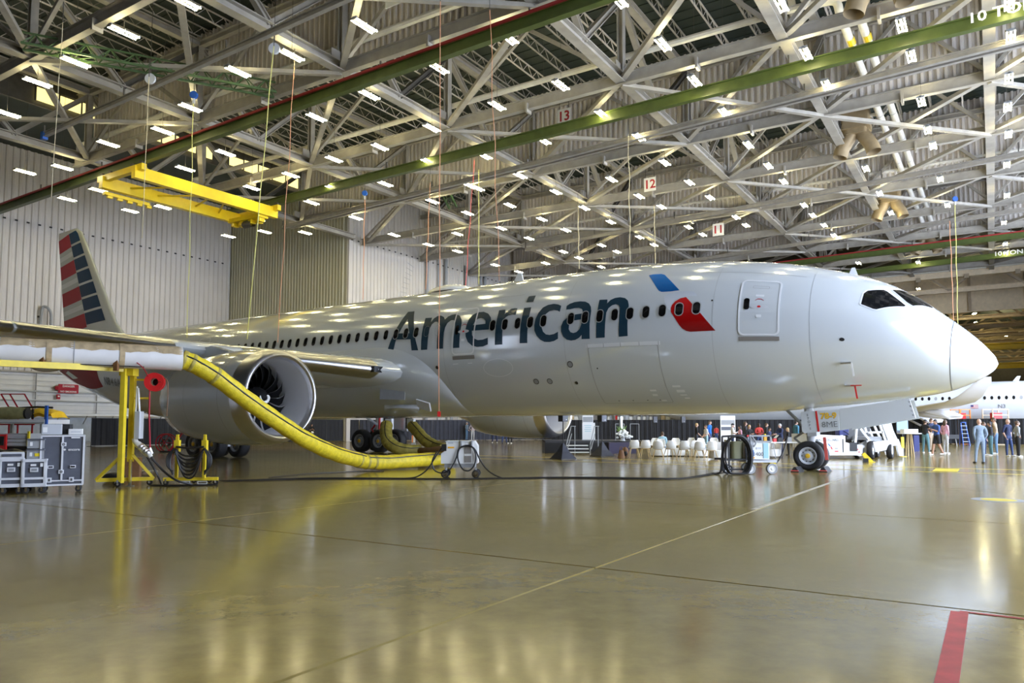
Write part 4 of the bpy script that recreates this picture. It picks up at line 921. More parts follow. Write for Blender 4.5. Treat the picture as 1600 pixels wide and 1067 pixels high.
MB().bar((p1.x, p1.y, 3.0), Vector((p1.x, p1.y, 2.98))+gd*5.2, .12, .15).build('beam', 'yellow', t)
e = Vector((p1.x, p1.y, 0))+gd*5.1; MB().box((e.x, e.y, 1.5), (.16, .16, 3.0)).build('post', 'yellow', t)
bl, br = at_d(150, 751, 19.2)-GB, at_d(240, 748, 19.8)-GB
MB().bar((bl.x, bl.y, .17), (br.x, br.y, .17), .1, .09).build('base_bar', 'yellow', t)
MB().bar((bl.x, bl.y, .17), (p1.x-.06, p1.y, .72), .07).build('brace', 'yellow', t); MB().bar((br.x, br.y, .17), (p2.x+.05, p2.y, .80), .07).build('brace', 'yellow', t)
caster(t, (p1.x-.03, p1.y-.05)); caster(t, (br.x-.1, br.y)); caster(t, (bl.x+.3, bl.y+.4))
b = MB(); f0 = p2+Vector((.04, 0, 0))
for z in (2.26, 2.74): b.bar((f0.x, f0.y, z), (f0.x+.4, f0.y, z), .05)
b.bar((f0.x+.4, f0.y, 2.24), (f0.x+.4, f0.y, 2.76), .03); b.build('reel_frame', 'yellow', t)
rc = at_d(242, 597, 19.45)-GB
o = MB().lathe([(.1, -.1), (.24, -.11), (.24, -.08), (.12, -.07), (.12, .07), (.24, .08), (.24, .11), (.1, .1), (.1, -.1)], 28, TR(*rc) @ RZ(.25) @ RX(pi/2)).build('hose_reel', 'red', t, smooth=40)
for k in range(3): MB().bar(rc+Vector((.12*cos(2.1*k), -.115, .12*sin(2.1*k))), rc+Vector((.22*cos(2.1*k), -.115, .22*sin(2.1*k))), .015).build('rib', 'red_bar', o)
MB().lathe([(0, -.12), (.09, -.12), (.1, -.09)], 16, TR(*rc) @ RX(pi/2)).build('reel_hub', 'black', o)
h = at_d(234, 604, 19.4)-GB; q = at_d(234.5, 700, 19.4)-GB
MB().tube([h, (h+q)/2+Vector((-.02, 0, 0)), q], .022, 6).build('drop_hose', 'fin_red', t); MB().tube([q, q+Vector((.06, 0, -.14))], .03, 6).build('nozzle', 'chrome', t)
MB().tube(smoothpath([at_d(257, 590, 19.5)-GB, at_d(262, 598, 19.5)-GB, at_d(262, 625, 19.5)-GB, at_d(260.5, 650, 19.5)-GB]), .012, 5).build('pull_cord', 'brown', t)
c = at_d(217, 664, 19.4)-GB; MB().rbox(c, (.15, .22, .7), .02).build('junction_box', 'grey_light', t); MB().tube([c+Vector((-.1, 0, .1)), c+Vector((-.08, 0, 1.0))], .025, 6).tube([c+Vector((0, 0, .35)), c+Vector((-.05, 0, .95))], .03, 6).build('conduit', 'white', t)
a = at_d(213, 692, 19.4)-GB; z_ = at_d(236, 714, 19.35)-GB
MB().tube(smoothpath([a+Vector((-.05, 0, .12)), a, a+(z_-a)*.5+Vector((0, 0, .03)), z_], 5), [.07]*6+[.085]*5+[.075]*4+[.05], 12).build('plug_coupling', 'white_pipe', t, smooth=50)
for k in range(4): q = a+(z_-a)*(.35+.15*k); MB().sphere(q+Vector((0, 0, .02)), .10, 10).build('coupling_ring', 'alu', t)
MB().tube(smoothpath([z_, at_d(255, 735, 19.4)-GB, at_d(275, 750, 19.3)-GB, at_d(300, 757, 19.5)-GB]), .03, 6).build('power_cable', 'cable', t)
MB().tube(smoothpath([z_+Vector((-.1, 0, 0)), at_d(244, 738, 19.3)-GB, at_d(252, 756, 19.5)-GB]), .025, 6).build('power_cable', 'cable', t)
tag(MB().rbox((0, 0, .3), (.5, .35, .6), .03).build('box', 'brown', loc=at_z(192, 748, 0)+Vector((0, .5, .0)), rz=.3), 'brown cardboard box standing behind the foot of the yellow gantry', 'box')
tag(MB().sphere((0, 0, .12), (.33, .22, .13), 10).build('bag', 'black', loc=at_z(165, 753, 0)+Vector((.1, .25, 0)), smooth=True), 'black soft bag lying on the foot of the yellow gantry', 'bag')
o = MB().tube([(-.25, 0, .1), (.2, 0, .1)], .095, 12).build('canister', 'alu', loc=at_z(220, 747, 0)+Vector((0, .6, 0)), smooth=40); tag(o, 'steel canister lying behind the gantry foot', 'canister')
MB().lathe([(.1, -.02), (.1, .02)], 12, TR(.05, 0, .1) @ RY(pi/2)).build('band', 'grey', o)
d0, d1 = at_d(284, 560.5, 19.75), at_d(0, 547, 17.7); dv = (d1-d0); ext = d0+dv*1.8
t = thing('air_duct', 'thick white insulated duct with dusty top resting over the gantry beam', 'duct', loc=d0)
N_ = 20; MB().tube([(ext-d0)*k/N_ for k in range(N_+1)], [.315]+[.31]*(N_-1)+[.31], 28).build('sleeve', 'duct_white', t, smooth=50)
x = dv.normalized(); up = Vector((0, 0, 1)); sd = x.cross(up).normalized()
MB().grid(lambda i, j: x*(5.7*i)+(up*cos((j-.5)*(2.5+.12*sin(37*i)+.1*sin(91*i)))+sd*sin((j-.5)*(2.5+.12*sin(37*i)+.1*sin(91*i))))*(.3135+.002*sin(40*i)), 60, 12).build('dust_cover', 'duct_dirty', t, smooth=True)
for f in (.355, .75): q = dv*f; MB().lathe([(.322, -.06), (.322, .06)], 24, Matrix.Translation(q) @ x.to_track_quat('Z', 'Y').to_matrix().to_4x4()).build('strap', 'duct_dirty', t); MB().box(q+Vector((0, -.25, -.25)), (.1, .1, .3)).build('hanger_bracket', 'brown', t)
for k in (.62, 1.0): MB().lathe([(.316, -.01), (.316, .01)], 24, Matrix.Translation(dv*k) @ x.to_track_quat('Z', 'Y').to_matrix().to_4x4()).build('joint', 'grey', t)
MB().tube([(up*-.27+sd*.0+x*.8+Vector((0, -.2, 0))), (x*5.5+up*-.27+Vector((0, -.2, 0)))], .015, 5).build('cable', 'cable', t)
MB().tube(smoothpath([at_d(190, 563, 19)-d0, at_d(205, 562, 19)-d0, at_d(222, 573, 19)-d0, at_d(232, 588, 19.3)-d0]), .013, 5).build('air_line', 'fin_red', t)
def hose(name, lab, pts, r, m, seams=(), stripe=True):
    P = smoothpath([at_d(*p) for p in pts], 8); t = thing(name, lab, 'hose', loc=P[0]); P = [p-P[0] for p in P]
    R_ = [r*(1+.03*sin(i*1.3)) for i in range(len(P))]
    MB().tube(P, R_, 20).build('hose_body', m, t, smooth=60)
    if stripe:
        S = []
        for i in range(1, len(P)-1):
            T_ = (P[i+1]-P[i-1]).normalized(); u = Vector((0, -1, .55)); u = (u-T_*u.dot(T_)).normalized(); S.append(P[i]+u*r*1.01)
        MB().tube(S, .022, 5).build('seam_line', 'cable', t)
    for f in seams:
        i = int(f*(len(P)-2))+1; T_ = (P[min(i+1, len(P)-1)]-P[i-1]).normalized()
        MB().lathe([(r*1.0, -.05), (r*1.045, -.04), (r*1.045, .04), (r, .05)], 20, Matrix.Translation(P[i]) @ T_.to_track_quat('Z', 'Y').to_matrix().to_4x4()).build('joint_band', 'hose_old', t, smooth=50)
    return t
t = hose('air_hose', 'fat yellow air hose curving down from the white duct across the engine', [(284, 561, 19.8), (306, 570, 20.0), (340, 590, 20.4), (385, 624, 21.1), (430, 656, 21.9), (480, 688, 23.0), (525, 709, 24.3), (570, 721, 25.6)], .245, 'hose_yellow', (.0, .1, .27, .97))
t = hose('air_hose', 'faded yellow air hose lying on the floor behind the white air cart', [(568, 721, 25.55), (600, 722, 26.2), (640, 719.5, 26.9), (690, 716.5, 28.2), (706, 716, 28.6)], .245, 'hose_old' if False else 'hose_yellow', (.02, .1))
hose('air_hose', 'mottled yellow hose dropping from the belly in front of the main wheels', [(604, 664, 35.6), (603, 675, 35.2), (606, 689, 34.6), (620, 700, 34.2), (640, 704.5, 34.2), (656, 704.5, 34.4)], .29, 'hose_old', (.45, .75))
hose('air_hose', 'mottled yellow hose slanting from the belly towards the white air cart', [(644, 665, 36.0), (652, 674, 35.5), (665, 688, 34.8), (682, 698, 34.2), (694, 702, 33.5)], .27, 'hose_old', (.5,))
o = hose('air_hose', 'dark flat hose end running into the back of the white air cart', [(655, 704.5, 34.3), (672, 704, 33), (690, 702.5, 30), (700, 702, 27)], .15, 'brown', (.04,), False)
# yellow cable rack trolley
CB = at_z(298, 758, 0)
t = thing('cable_trolley', 'low yellow trolley with two uprights draped with black cables', 'trolley', loc=CB)
L_, R_ = at_d(256, 745, 19.7)-CB, at_d(341, 743, 19.9)-CB
MB().bar((L_.x, L_.y, .16), (R_.x, R_.y, .16), .1, .08).build('base_bar', 'yellow', t)
for px in (277, 320):
    q = at_d(px, 700, 19.75)-CB
    MB().box((q.x, q.y, .72), (.07, .07, 1.06)).build('upright', 'yellow', t); MB().box((q.x, q.y, 1.02), (.13, .13, .3)).build('sleeve', 'yellow', t); MB().box((q.x, q.y, 1.2), (.06, .06, .24)).build('pin', 'yellow', t)
for px in (289, 316): q = at_d(px, 755, 19.6)-CB; MB().bar((q.x-.12, q.y, .11), (q.x+.12, q.y, .11), .02).bar((q.x-.12, q.y, .05), (q.x+.12, q.y, .05), .02).bar((q.x-.12, q.y, .05), (q.x-.12, q.y, .11), .02).bar((q.x+.12, q.y, .05), (q.x+.12, q.y, .11), .02).build('fork_pocket', 'grey_light', t)
for q in ((L_.x+.06, L_.y), (R_.x-.06, R_.y), (L_.x+.5, L_.y+.7), (R_.x-.5, R_.y+.7)): caster(t, q, .07, 'rubber')
a, c = at_d(277, 700, 19.7)-CB, at_d(320, 700, 19.7)-CB
for k in range(7):
    D = .22+.075*k; y = -.08-.03*(k % 3); top = .98-.02*k; x0, x1 = a.x-.03+.012*k, c.x+.03-.012*k
    pts = [Vector((x0+(x1-x0)*f, a.y+y, top-D*(1-abs(2*f-1)**2.6)-.05*(f in (0, 1)))) for f in (0, .04, .12, .22, .35, .5, .65, .78, .88, .96, 1)]
    MB().tube(smoothpath(pts, 4), .024, 6).build('cable_loop', 'cable', t, smooth=True)
for q, s_ in ((a, -1), (c, 1)):
    for k in range(4): MB().tube(smoothpath([q+Vector((s_*.03, -.1, .0)), Vector((q.x+s_*(.12+.03*k), q.y-.1, .75)), Vector((q.x+s_*(.13+.02*k), q.y-.1, .5)), Vector((q.x+s_*.05, q.y-.1, .28+.03*k))], 4), .024, 6).build('cable_loop', 'cable', t, smooth=True)
MB().tube(smoothpath([Vector((a.x, a.y-.06, 1.0)), Vector(((a.x+c.x)/2, a.y-.08, .97)), Vector((c.x, c.y-.06, 1.0))], 5), .03, 6).build('cable_loop', 'cable', t)
MB().bar((.28, a.y-.05, 1.0), (.28, a.y-.06, .36), .035).build('strap', 'brown', t)
for k in range(2): MB().tube(smoothpath([(-.9, -.2-.1*k, .02), (-.4, -.3-.05*k, .02), (.2, -.22, .02), (.7, -.1+.1*k, .02)], 4), .02, 6).build('floor_cable', 'cable', t)
# ------------------------------------------------------------------ road cases
def roadcase(name, lab, P, w, d, h, rz, kind):
    t = thing(name, lab, 'case', loc=P, rz=rz, group='road cases'); z0 = .17
    MB().box((0, d/2, z0+h/2), (w-.03, d-.03, h-.03)).build('shell', 'case_panel', t)
    b = MB()
    for x in (-w/2, w/2):
        for y in (0, d): b.box((x, y, z0+h/2), (.035, .035, h))
    for z in (z0, z0+h):
        for x in (-w/2, w/2): b.box((x, d/2, z), (.035, d, .035))
        for y in (0, d): b.box((0, y, z), (w, .035, .035))
    b.build('edge_trim', 'case_edge', t)
    f = -.012
    if kind == 'tall':
        MB().box((0, f, z0+h/2+.05), (.04, .03, h-.1)).build('door_strip', 'case_edge', t); MB().box((0, f, z0+.10), (w, .03, .03)).build('base_strip', 'case_edge', t)
        for x, z in ((.02, h*.83), (-.01, h*.27)): o = MB().rbox((x, f-.01, z0+z), (.11, .02, .09), .02 if False else .005).build('latch', 'case_edge', t); MB().lathe([(.012, -.004), (.03, -.004), (.03, .004), (.012, .004)], 12, TR(x, f-.025, z0+z) @ RX(pi/2)).build('twist', 'seam_dark', o)
        for x in (-w*.26, w*.26):
            o = MB().box((x, f, z0+h*.37), (.12, .02, .07)).build('handle_dish', 'case_edge', t); MB().box((x, f-.012, z0+h*.37), (.085, .01, .035)).build('handle', 'black', o)
            o = MB().box((x-.02, f-.005, z0+.12), (.1, .03, .11)).build('latch', 'case_edge', t); MB().box((x-.02, f-.025, z0+.12), (.04, .01, .06)).build('twist', 'seam_dark', o)
        me = text_mesh('encore', .085, 'white', .001, bold=.002); me.transform(TR(w*.27, f-.012, z0+h*.72) @ RX(pi/2)); link('lettering', me, t)
        me = text_mesh('rentals & production', .02, 'white', .001); me.transform(TR(w*.27, f-.012, z0+h*.67) @ RX(pi/2)); bpy.data.meshes.remove(me)
        MB().prism([(0, -.03), (.03, 0), (0, .03), (-.03, 0)], 0, .004, mtx=TR(w*.05+.0, f-.01, z0+h*.72) @ RX(pi/2)).build('lozenge_mark', 'white', t)
        MB().box((w*.3, f-.003, z0+h-.04), (.18, .012, .03)).build('label', 'paper', t)
    else:
        b = MB(); m = .05
        for (x0, x1, za, zb) in ((-w/2, -w/2+m, .0, h), (w/2-m, w/2, .0, h), (-w/2, w/2, .0, .06), (-w/2, w/2, .15, .20), (-w/2, w/2, h-.05, h)): b.box(((x0+x1)/2, f, z0+(za+zb)/2), (x1-x0, .03, zb-za))
        b.build('face_frame', 'case_edge', t); o = MB().box((0, f-.01, z0+h*.62), (.16, .02, .10)).build('handle_dish', 'case_edge', t); MB().box((0, f-.022, z0+h*.62), (.11, .01, .055)).build('handle', 'grey', o)
        MB().box((-.02, f-.005, z0+h*.80), (.11, .012, .045)).build('label', 'paper', t); MB().box((w*.3, f-.005, z0+h*.80), (.055, .012, .08)).build('label', 'paper', t)
        if kind == 'lid': MB().box((0, d/2, z0+h+.09), (w, d, .14)).build('lid', 'case_edge', t); MB().box((0, f, z0+h+.09), (w*.8, .02, .06)).build('lid_panel', 'case_panel', t)
    for x in (-w/2+.08, w/2-.08):
        for y in (.08, d-.08): caster(t, (x, y), .07)
    return t
P = at_z(95, 769, 0); roadcase('road_case', 'tall double-door dark road case lettered encore with white edging', P, .86, .6, 1.14, .50, 'tall')
P2 = at_z(52, 771, 0); roadcase('road_case', 'low dark road case holding two grey bins beside the tall case', P2, .47, .6, .60, .46, 'low')
P3 = at_z(16, 772, 0); roadcase('road_case', 'low dark road case with a shallow lid unit at the picture edge', P3, .47, .6, .62, .46, 'lid')
for k, (z, lab) in enumerate(((.79, 'grey plastic bin with yellow label, lower of two on the low case'), (1.03, 'grey plastic bin with white label, upper of two on the low case'))):
    t = thing('storage_bin', lab, 'bin', loc=P2+RZ(.46) @ Vector((0, .25, z)), rz=.46)
    MB().prism([(-.17, -.16), (.17, -.16), (.19, .2), (-.19, .2)], 0, .19).build('tub', 'grey', t); MB().rbox((0, 0, .205), (.38, .4, .03), .03).build('lid', 'case_panel', t); MB().box((-.09, -.165, .1), (.05, .01, .09)).build('label', 'paper', t)
    if k == 0: MB().box((.05, -.165, .09), (.13, .01, .07)).build('label', 'hose_yellow' if False else 'yellow', t)
T0 = P+Vector((0, 0, 1.345)); TV = lambda x, y: T0+RZ(.5) @ Vector((x, y, 0))
def box_thing(name, lab, cat, P, d, m, rz=0, extra=None, r=.02):
    t = thing(name, lab, cat, loc=P, rz=rz); MB().rbox((0, 0, d[2]/2), d, min(r, d[0]/3, d[1]/3)).build('body', m, t)
    if extra: MB().box((extra[0], -d[1]/2-.004, extra[1]), (extra[2], .01, extra[3])).build('label', extra[4], t)
    return t
box_thing('storage_bin', 'large grey lidded bin with white label at the back of the tall case', 'bin', TV(-.24, .25), (.42, .36, .24), 'grey_light', .5, (-.13, .11, .09, .12, 'paper'))
box_thing('bag', 'black equipment bag between the grey bin and white box on the tall case', 'bag', TV(.08, .38), (.2, .3, .24), 'black', .5, None, .06)
box_thing('box', 'small white box on top of the tall dark road case', 'box', TV(.25, .16), (.3, .24, .13), 'white', .5, (0, .06, .2, .02, 'grey_light'))
# loaded platform behind the cases
Q = at_z(45, 752, 0)
t = thing('work_platform', 'white edged work platform loaded with yellow tarpaulins at the picture edge', 'platform', loc=Q)
zz = 1.66
MB().box((-.45, .5, zz), (1.75, 1.2, .12)).build('deck', 'white', t); MB().box((-.45, -.12, zz-.03), (1.75, .04, .02)).build('edge_groove', 'grey', t)
for x in (-1.2, .3):
    for y in (0, 1.0): MB().box((x, y, zz/2), (.07, .07, zz)).build('leg', 'grey', t)
MB().box((.44, -.05, zz+.14), (.07, .07, .62)).build('post', 'blue_unit', t)
o = tag(MB().grid(lambda i, j: Vector((-.62+1.18*i, .1+.8*j, .02+.30*sin(pi*min(1, max(0, j*.9+.08)))**.5*(.55+.45*sin(pi*min(1, i*1.05))**.4)*(1 if i < .96 else .25)+.02*sin(22*i)*cos(9*j))), 26, 12).build('tarpaulin', 'tarp', loc=Q+Vector((0, 0, zz+.06)), smooth=True), 'bright yellow tarpaulin heap folded on the white platform', 'tarpaulin')
MB().tube([(-.6, .35, .33), (-.1, .4, .36), (.35, .38, .34)], .03, 6).build('strap', 'black', o); MB().box((-.05, .12, .16), (.04, .06, .28)).build('strap', 'black', o)
o = tag(MB().tube([(-.55, 0, .17), (-.1, -.02, .18), (.36, 0, .17)], [.16, .18, .15], 14).build('tarpaulin_roll', 'olive', loc=Q+Vector((-.42, -.1, zz+.06)), smooth=40), 'olive drab rolled cover lying in front of the yellow tarpaulin', 'tarpaulin')
MB().lathe([(.155, -.03), (.155, .03), (.0, .04)], 14, TR(.36, 0, .17) @ RY(pi/2)).build('end_ring', 'black', o)
Q2 = at_z(22, 757, 0)
t = thing('tool_chest', 'grey drawer chest with red corner under the loaded platform', 'chest', loc=Q2)
MB().box((-.1, .3, 1.17), (.85, .5, .34)).build('cabinet', 'grey', t)
for k in range(3): o = MB().box((-.1, .035, 1.07+.1*k), (.78, .03, .085)).build('drawer', 'grey_light', t); MB().box((-.1, .015, 1.1+.1*k), (.7, .015, .015)).build('handle', 'alu', o)
MB().box((-.1, .3, .6), (.8, .45, .8)).build('stand', 'black', t); MB().box((-.4, .0, 1.12), (.3, .06, .4)).build('corner_guard', 'red', t); MB().box((-.4, -.04, 1.15), (.2, .02, .24)).build('recess', 'black', t); MB().box((.33, .0, 1.2), (.05, .05, .4)).build('post', 'yellow', t)
for k in range(6): MB().lathe([(0, 0), (.07, 0), (.05, .04), (0, .05)], 8, TR(-.4+.0*k, 0, 0)) if False else None
tag(MB().grid(lambda i, j: Vector((-.85+1.3*i, -.1+.6*j, .75+.28*sin(pi*j)*(1-.5*i)+.03*sin(15*i))), 16, 8).box((-.3, .2, .42), (1.0, .5, .84)).build('covered_crate', 'black', loc=at_z(24, 765, 0), smooth=30), 'crate under a black cloth behind the low road cases', 'crate')
t = thing('work_stand', 'red tubular stair rail of a work stand behind the tarpaulins', 'stand', loc=at_z(20, 712, 0))
for k, x in enumerate((-.75, -.3, .45)):
    MB().bar((x, 0, 3.15), (x+.35, .2, 2.4), .07).build('rail', 'fin_red', t); MB().bar((x+.35, .2, 2.4), (x+.35, .2, 0), .06).build('post', 'fin_red', t)
MB().bar((-.75, 0, 3.15), (.45, 0, 3.15), .05).build('rail', 'fin_red', t); MB().bar((-.9, .2, 1.6), (.9, .2, 1.6), .08).build('tread_frame', 'fin_red', t)
# ------------------------------------------------------------------ air-start cart and floor cables
AB = at_z(718, 747, 0); k_ = AB.y/FPX
t = thing('air_cart', 'white boxy air conditioning cart with looped black cable on two wheels', 'cart', loc=AB)
X = lambda px: (px-718)*k_
Zp = lambda py: CAMH-(py-664)*k_
poly = [(X(689), Zp(724)), (X(746), Zp(724)), (X(746), Zp(697)), (X(741), Zp(689)), (X(697), Zp(689)), (X(697), Zp(703)), (X(689), Zp(708))]
MB().prism(poly, -.85, 0, mtx=RX(pi/2)).build('housing', 'white', t)
MB().box((X(718), -.012+.02, Zp(690)), (X(741)-X(697), .06, .03)).build('top_edge', 'grey_light', t)
for z in (Zp(703.5), Zp(717)): o = MB().box((X(731), -.01, z), (.19, .03, .19)).build('dark_panel', 'sill', t)
for x in (720.5, 737): MB().box((X(x), -.03, Zp(693)), (.04, .07, .17)).build('hook_bracket', 'grey', t)
MB().box((X(704.5), -.006, Zp(699)), (.19, .015, .05)).build('label', 'amber', t); MB().box((X(704), -.006, Zp(692)), (.16, .012, .04)).build('label', 'grey_light', t)
MB().box((X(718), .4, Zp(727)), (X(742)-X(694), .7, .12)).build('chassis', 'grey', t)
for x in (695, 743):
    o = MB().lathe([(0, -.05), (.08, -.055), (.12, -.045), (.12, .045), (.08, .055), (0, .05)], 16, TR(X(x), .08, .12) @ RX(pi/2)).build('wheel', 'rubber', t, smooth=40)
    MB().lathe([(0, -.065), (.085, -.060), (.09, -.05)], 12, TR(X(x), .08, .12) @ RX(-pi/2)).build('hub', 'chrome', o); MB().bar((X(x), .08, .12), (X(x)+(.04 if x < 720 else 0), .1, .3), .06).build('fork', 'grey', t)
    MB().lathe([(0, -.05), (.12, -.045), (.12, .045), (0, .05)], 14, TR(X(x), .75, .12) @ RX(pi/2)).build('wheel', 'rubber', t)
MB().box((X(694), .1, Zp(699)), (.14, .5, .2)).build('duct_port', 'black', t)
def cab(pts, r=.022, par=None, nm='cable'):
    return MB().tube(smoothpath([(X(p[0]), (p[2] if len(p) > 2 else -.08), Zp(p[1])) for p in pts], 6), r, 7).build(nm, 'cable', par, smooth=True)
cab([(633, 746.8, -.05), (652, 744), (668, 733), (680, 715), (688, 702, .05), (692, 699, .1)], .022, t, 'power_cable')
cab([(683, 705), (676, 720), (679, 733), (690, 738), (703, 733), (713, 715), (716, 703), (722, 698), (733, 697), (740, 701), (743.5, 713), (741, 726), (733, 734.5), (723, 732), (716, 718), (716, 706), (721, 698), (733, 696), (742, 702), (750, 718), (760, 732), (772, 741), (785, 746.6, -.05)], .022, t, 'power_cable')
fc = [(343, 752), (400, 750.5), (470, 748.5), (560, 748), (640, 748.5), (700, 749), (770, 748), (860, 747), (940, 747.5), (1010, 748.5), (1060, 748), (1090, 744), (1112, 740), (1122, 738)]
for k, dy in enumerate((0, .7, -.6)):
    o = MB().tube(smoothpath([at_z(x+6*k, y+dy*(1+.5*sin(i)), 0)+Vector((0, 0, .016)) for i, (x, y) in enumerate(fc)], 5), .014, 6).build('floor_cable', 'cable', smooth=True)
    tag(o, ['thick black cable along the floor passing the white air cart, middle strand', 'thick black cable along the floor, strand closest to the camera', 'thick black cable along the floor, strand farthest from the camera'][k], 'cable', 'floor cables')
o = MB().tube(smoothpath([at_z(x, y, 0)+Vector((0, 0, .02)) for x, y in ((420, 747), (470, 742), (520, 739), (555, 737.5), (600, 737))], 5), .015, 6).build('floor_cable', 'cable', smooth=True); tag(o, 'thin black cable curving towards the floor hose', 'cable')
# ------------------------------------------------------------------ ground power cart
GP = at_z(1172, 741, 0); k_ = GP.y/FPX; X = lambda px: (px-1172)*k_
t = thing('power_cart', 'four-wheeled white ground power cart numbered 1400 with black cable coils', 'cart', loc=GP)
MB().box((X(1190), .45, Zp(720.5)), (X(1214)-X(1166), .95, .07)).build('deck', 'grey_light', t); MB().box((X(1208), .45, Zp(723)), (.2, .9, .06)).build('tow_end', 'yellow', t)
MB().box((X(1187), .45, Zp(704)), (X(1204)-X(1171), .8, Zp(690.5)-Zp(717.5))).build('generator', 'white', t); MB().box((X(1187), .45, Zp(690)), (X(1206)-X(1170), .86, .05)).build('top_tray', 'grey', t)
for x in (1171, 1206):
    for y in (.05, .85): MB().box((X(x), y, Zp(685.5)), (.05, .05, .22)).build('post', 'grey', t)
MB().bar((X(1168), .05, Zp(681)), (X(1207), .05, Zp(681)), .05).build('top_rail', 'grey', t); MB().box((X(1169.5), 0, Zp(681)), (.06, .05, .06)).build('rail_end', 'red', t)
MB().box((X(1198), .1, Zp(685)), (.09, .1, .18)).build('beacon', 'amber', t); MB().sphere((X(1198), .1, Zp(680)), .05, 8).build('lens', 'yellow', t)
b = MB().tube(smoothpath([(X(1176), -.0, Zp(682)), (X(1178), -.06, Zp(686)), (X(1181), -.06, Zp(692)), (X(1178), -.06, Zp(698))], 4), .025, 6); b.build('lead', 'grey', t)
MB().box((X(1176), .02, Zp(692)), (.1, .06, .4)).build('lead_holder', 'grey_light', t)
me = text_mesh('1400', .17, 'text_grey', .001, bold=.0); me.transform(TR(X(1186), .04, Zp(709.5)) @ RX(pi/2)); link('lettering', me, t)
MB().box((X(1176.5), .04, Zp(708)), (.11, .02, .2)).build('badge', 'blue_sign', t); MB().box((X(1177), .04, Zp(715)), (.13, .02, .05)).build('label', 'amber', t); MB().box((X(1198), .04, Zp(704)), (.16, .02, .48)).build('notice', 'teal_label', t); MB().box((X(1187), .04, Zp(700)), (.15, .02, .06)).build('label', 'grey_light', t)
MB().rbox((X(1157), .45, Zp(703.5)), (X(1166)-X(1148), .5, Zp(690)-Zp(717)), .08).build('fuel_tank', 'olive_tank', t, smooth=40)
MB().box((X(1144), .5, Zp(702)), (.1, .3, .6)).build('tank_bracket', 'white', t)
MB().bar((X(1128), .1, Zp(718)), (X(1172), .1, Zp(718)), .06).bar((X(1128), .8, Zp(718)), (X(1172), .8, Zp(718)), .06).bar((X(1132), .1, Zp(733)), (X(1166), .1, Zp(733)), .05).build('frame', 'black', t)
for x in (1131, 1141, 1168): MB().bar((X(x), .1, Zp(735)), (X(x), .1, Zp(682)), .05).build('frame_post', 'black', t)
MB().bar((X(1131), .1, Zp(682)), (X(1168), .1, Zp(680)), .06).build('frame_top', 'black', t)
for k in range(5):
    cx, rx, ry = 1149+1.0*k, 21+.8*(k % 3), 30+.7*k; pts = [(X(cx+rx*cos(a)*(1 if abs(cos(a)) < .8 else .97)), -.08-.04*(k % 2)-.02*k, max(.03, Zp(712-ry*sin(a)*(.98 if sin(a) > 0 else 1)))) for a in [2*pi*i/28 for i in range(28)]]
    MB().tube(pts, .028, 7, closed=True).build('cable_coil', 'cable', t, smooth=True)
for k in range(3): MB().tube(smoothpath([(X(1130+k), -.1, Zp(690)), (X(1127+k), -.12, Zp(712)), (X(1125+k), -.14, Zp(732)), (X(1122-k), -.1, .03), (X(1112), -.05, .02)], 4), .026, 6).build('cable_tail', 'cable', t)
MB().tube(smoothpath([(X(1214), .4, Zp(727)), (X(1222), .5, Zp(724)), (X(1232), .6, Zp(712)), (X(1240), .7, Zp(697)), (X(1248), .9, Zp(682))], 5), .025, 6).build('power_lead', 'cable', t)
for x, y, r in ((1139, .15, .16), (1171.5, .0, .175), (1206.5, .05, .175), (1179, .85, .165)):
    o = MB().lathe([(r*.6, -.07), (r*.92, -.075), (r, -.05), (r, .05), (r*.92, .075), (r*.6, .07)], 20, TR(X(x), y, r) @ RX(pi/2)).build('wheel', 'rubber' if x < 1150 else 'grey', t, smooth=40)
    MB().lathe([(0, -.09), (r*.2, -.085), (r*.3, -.05), (r*.62, -.07)], 16, TR(X(x), y, r) @ RX(-pi/2)).build('hub', 'white', o, smooth=40)
# ------------------------------------------------------------------ tow tractor and stair truck by the nose wheel
TG = at_z(1340, 717, 0); k_ = TG.y/FPX; X = lambda px: (px-1340)*k_
t = thing('tow_tractor', 'white tow tractor with pushed-back loading frame parked behind the nose wheel', 'tractor', loc=TG)
MB().prism([(X(1268), Zp(711)), (X(1340), Zp(711)), (X(1341), Zp(712)), (X(1347), Zp(712)), (X(1349), Zp(700)), (X(1352), Zp(699)), (X(1352), Zp(712)), (X(1362), Zp(710)), (X(1362), Zp(697)), (X(1336), Zp(694)), (X(1322), Zp(691)), (X(1322), Zp(681)), (X(1262), Zp(678)), (X(1262), Zp(700))], -1.9, 0, mtx=RX(pi/2)).build('body', 'paint_white', t)
MB().box((X(1318), -.01, Zp(696)), (.03, .04, .62)).box((X(1334), -.02, Zp(698)), (.32, .06, .40)).build('cab_opening', 'black', t)
MB().rbox((X(1324), .5, Zp(674)), (.45, .5, .35), .05).build('seat', 'blue_dark', t); MB().rbox((X(1333), .9, Zp(670)), (.35, .4, .2), .05).build('seat', 'blue_dark', t)
MB().tube([(X(1331), .3, Zp(683)), (X(1328), .3, Zp(678))], .03, 6).lathe([(.14, -.015), (.17, 0), (.14, .015)], 16, TR(X(1327), .3, Zp(676)) @ RY(.6)).build('steering_wheel', 'black', t)
for s, q, sz in (('MAC-', 1282, .16), ('DOLLARD', 1299.5, .16)):
    me = text_mesh(s, sz, 'text_grey', .001, bold=.004); me.transform(TR(X(q), -.008, Zp(687.5)) @ RX(pi/2)); link('lettering', me, t)
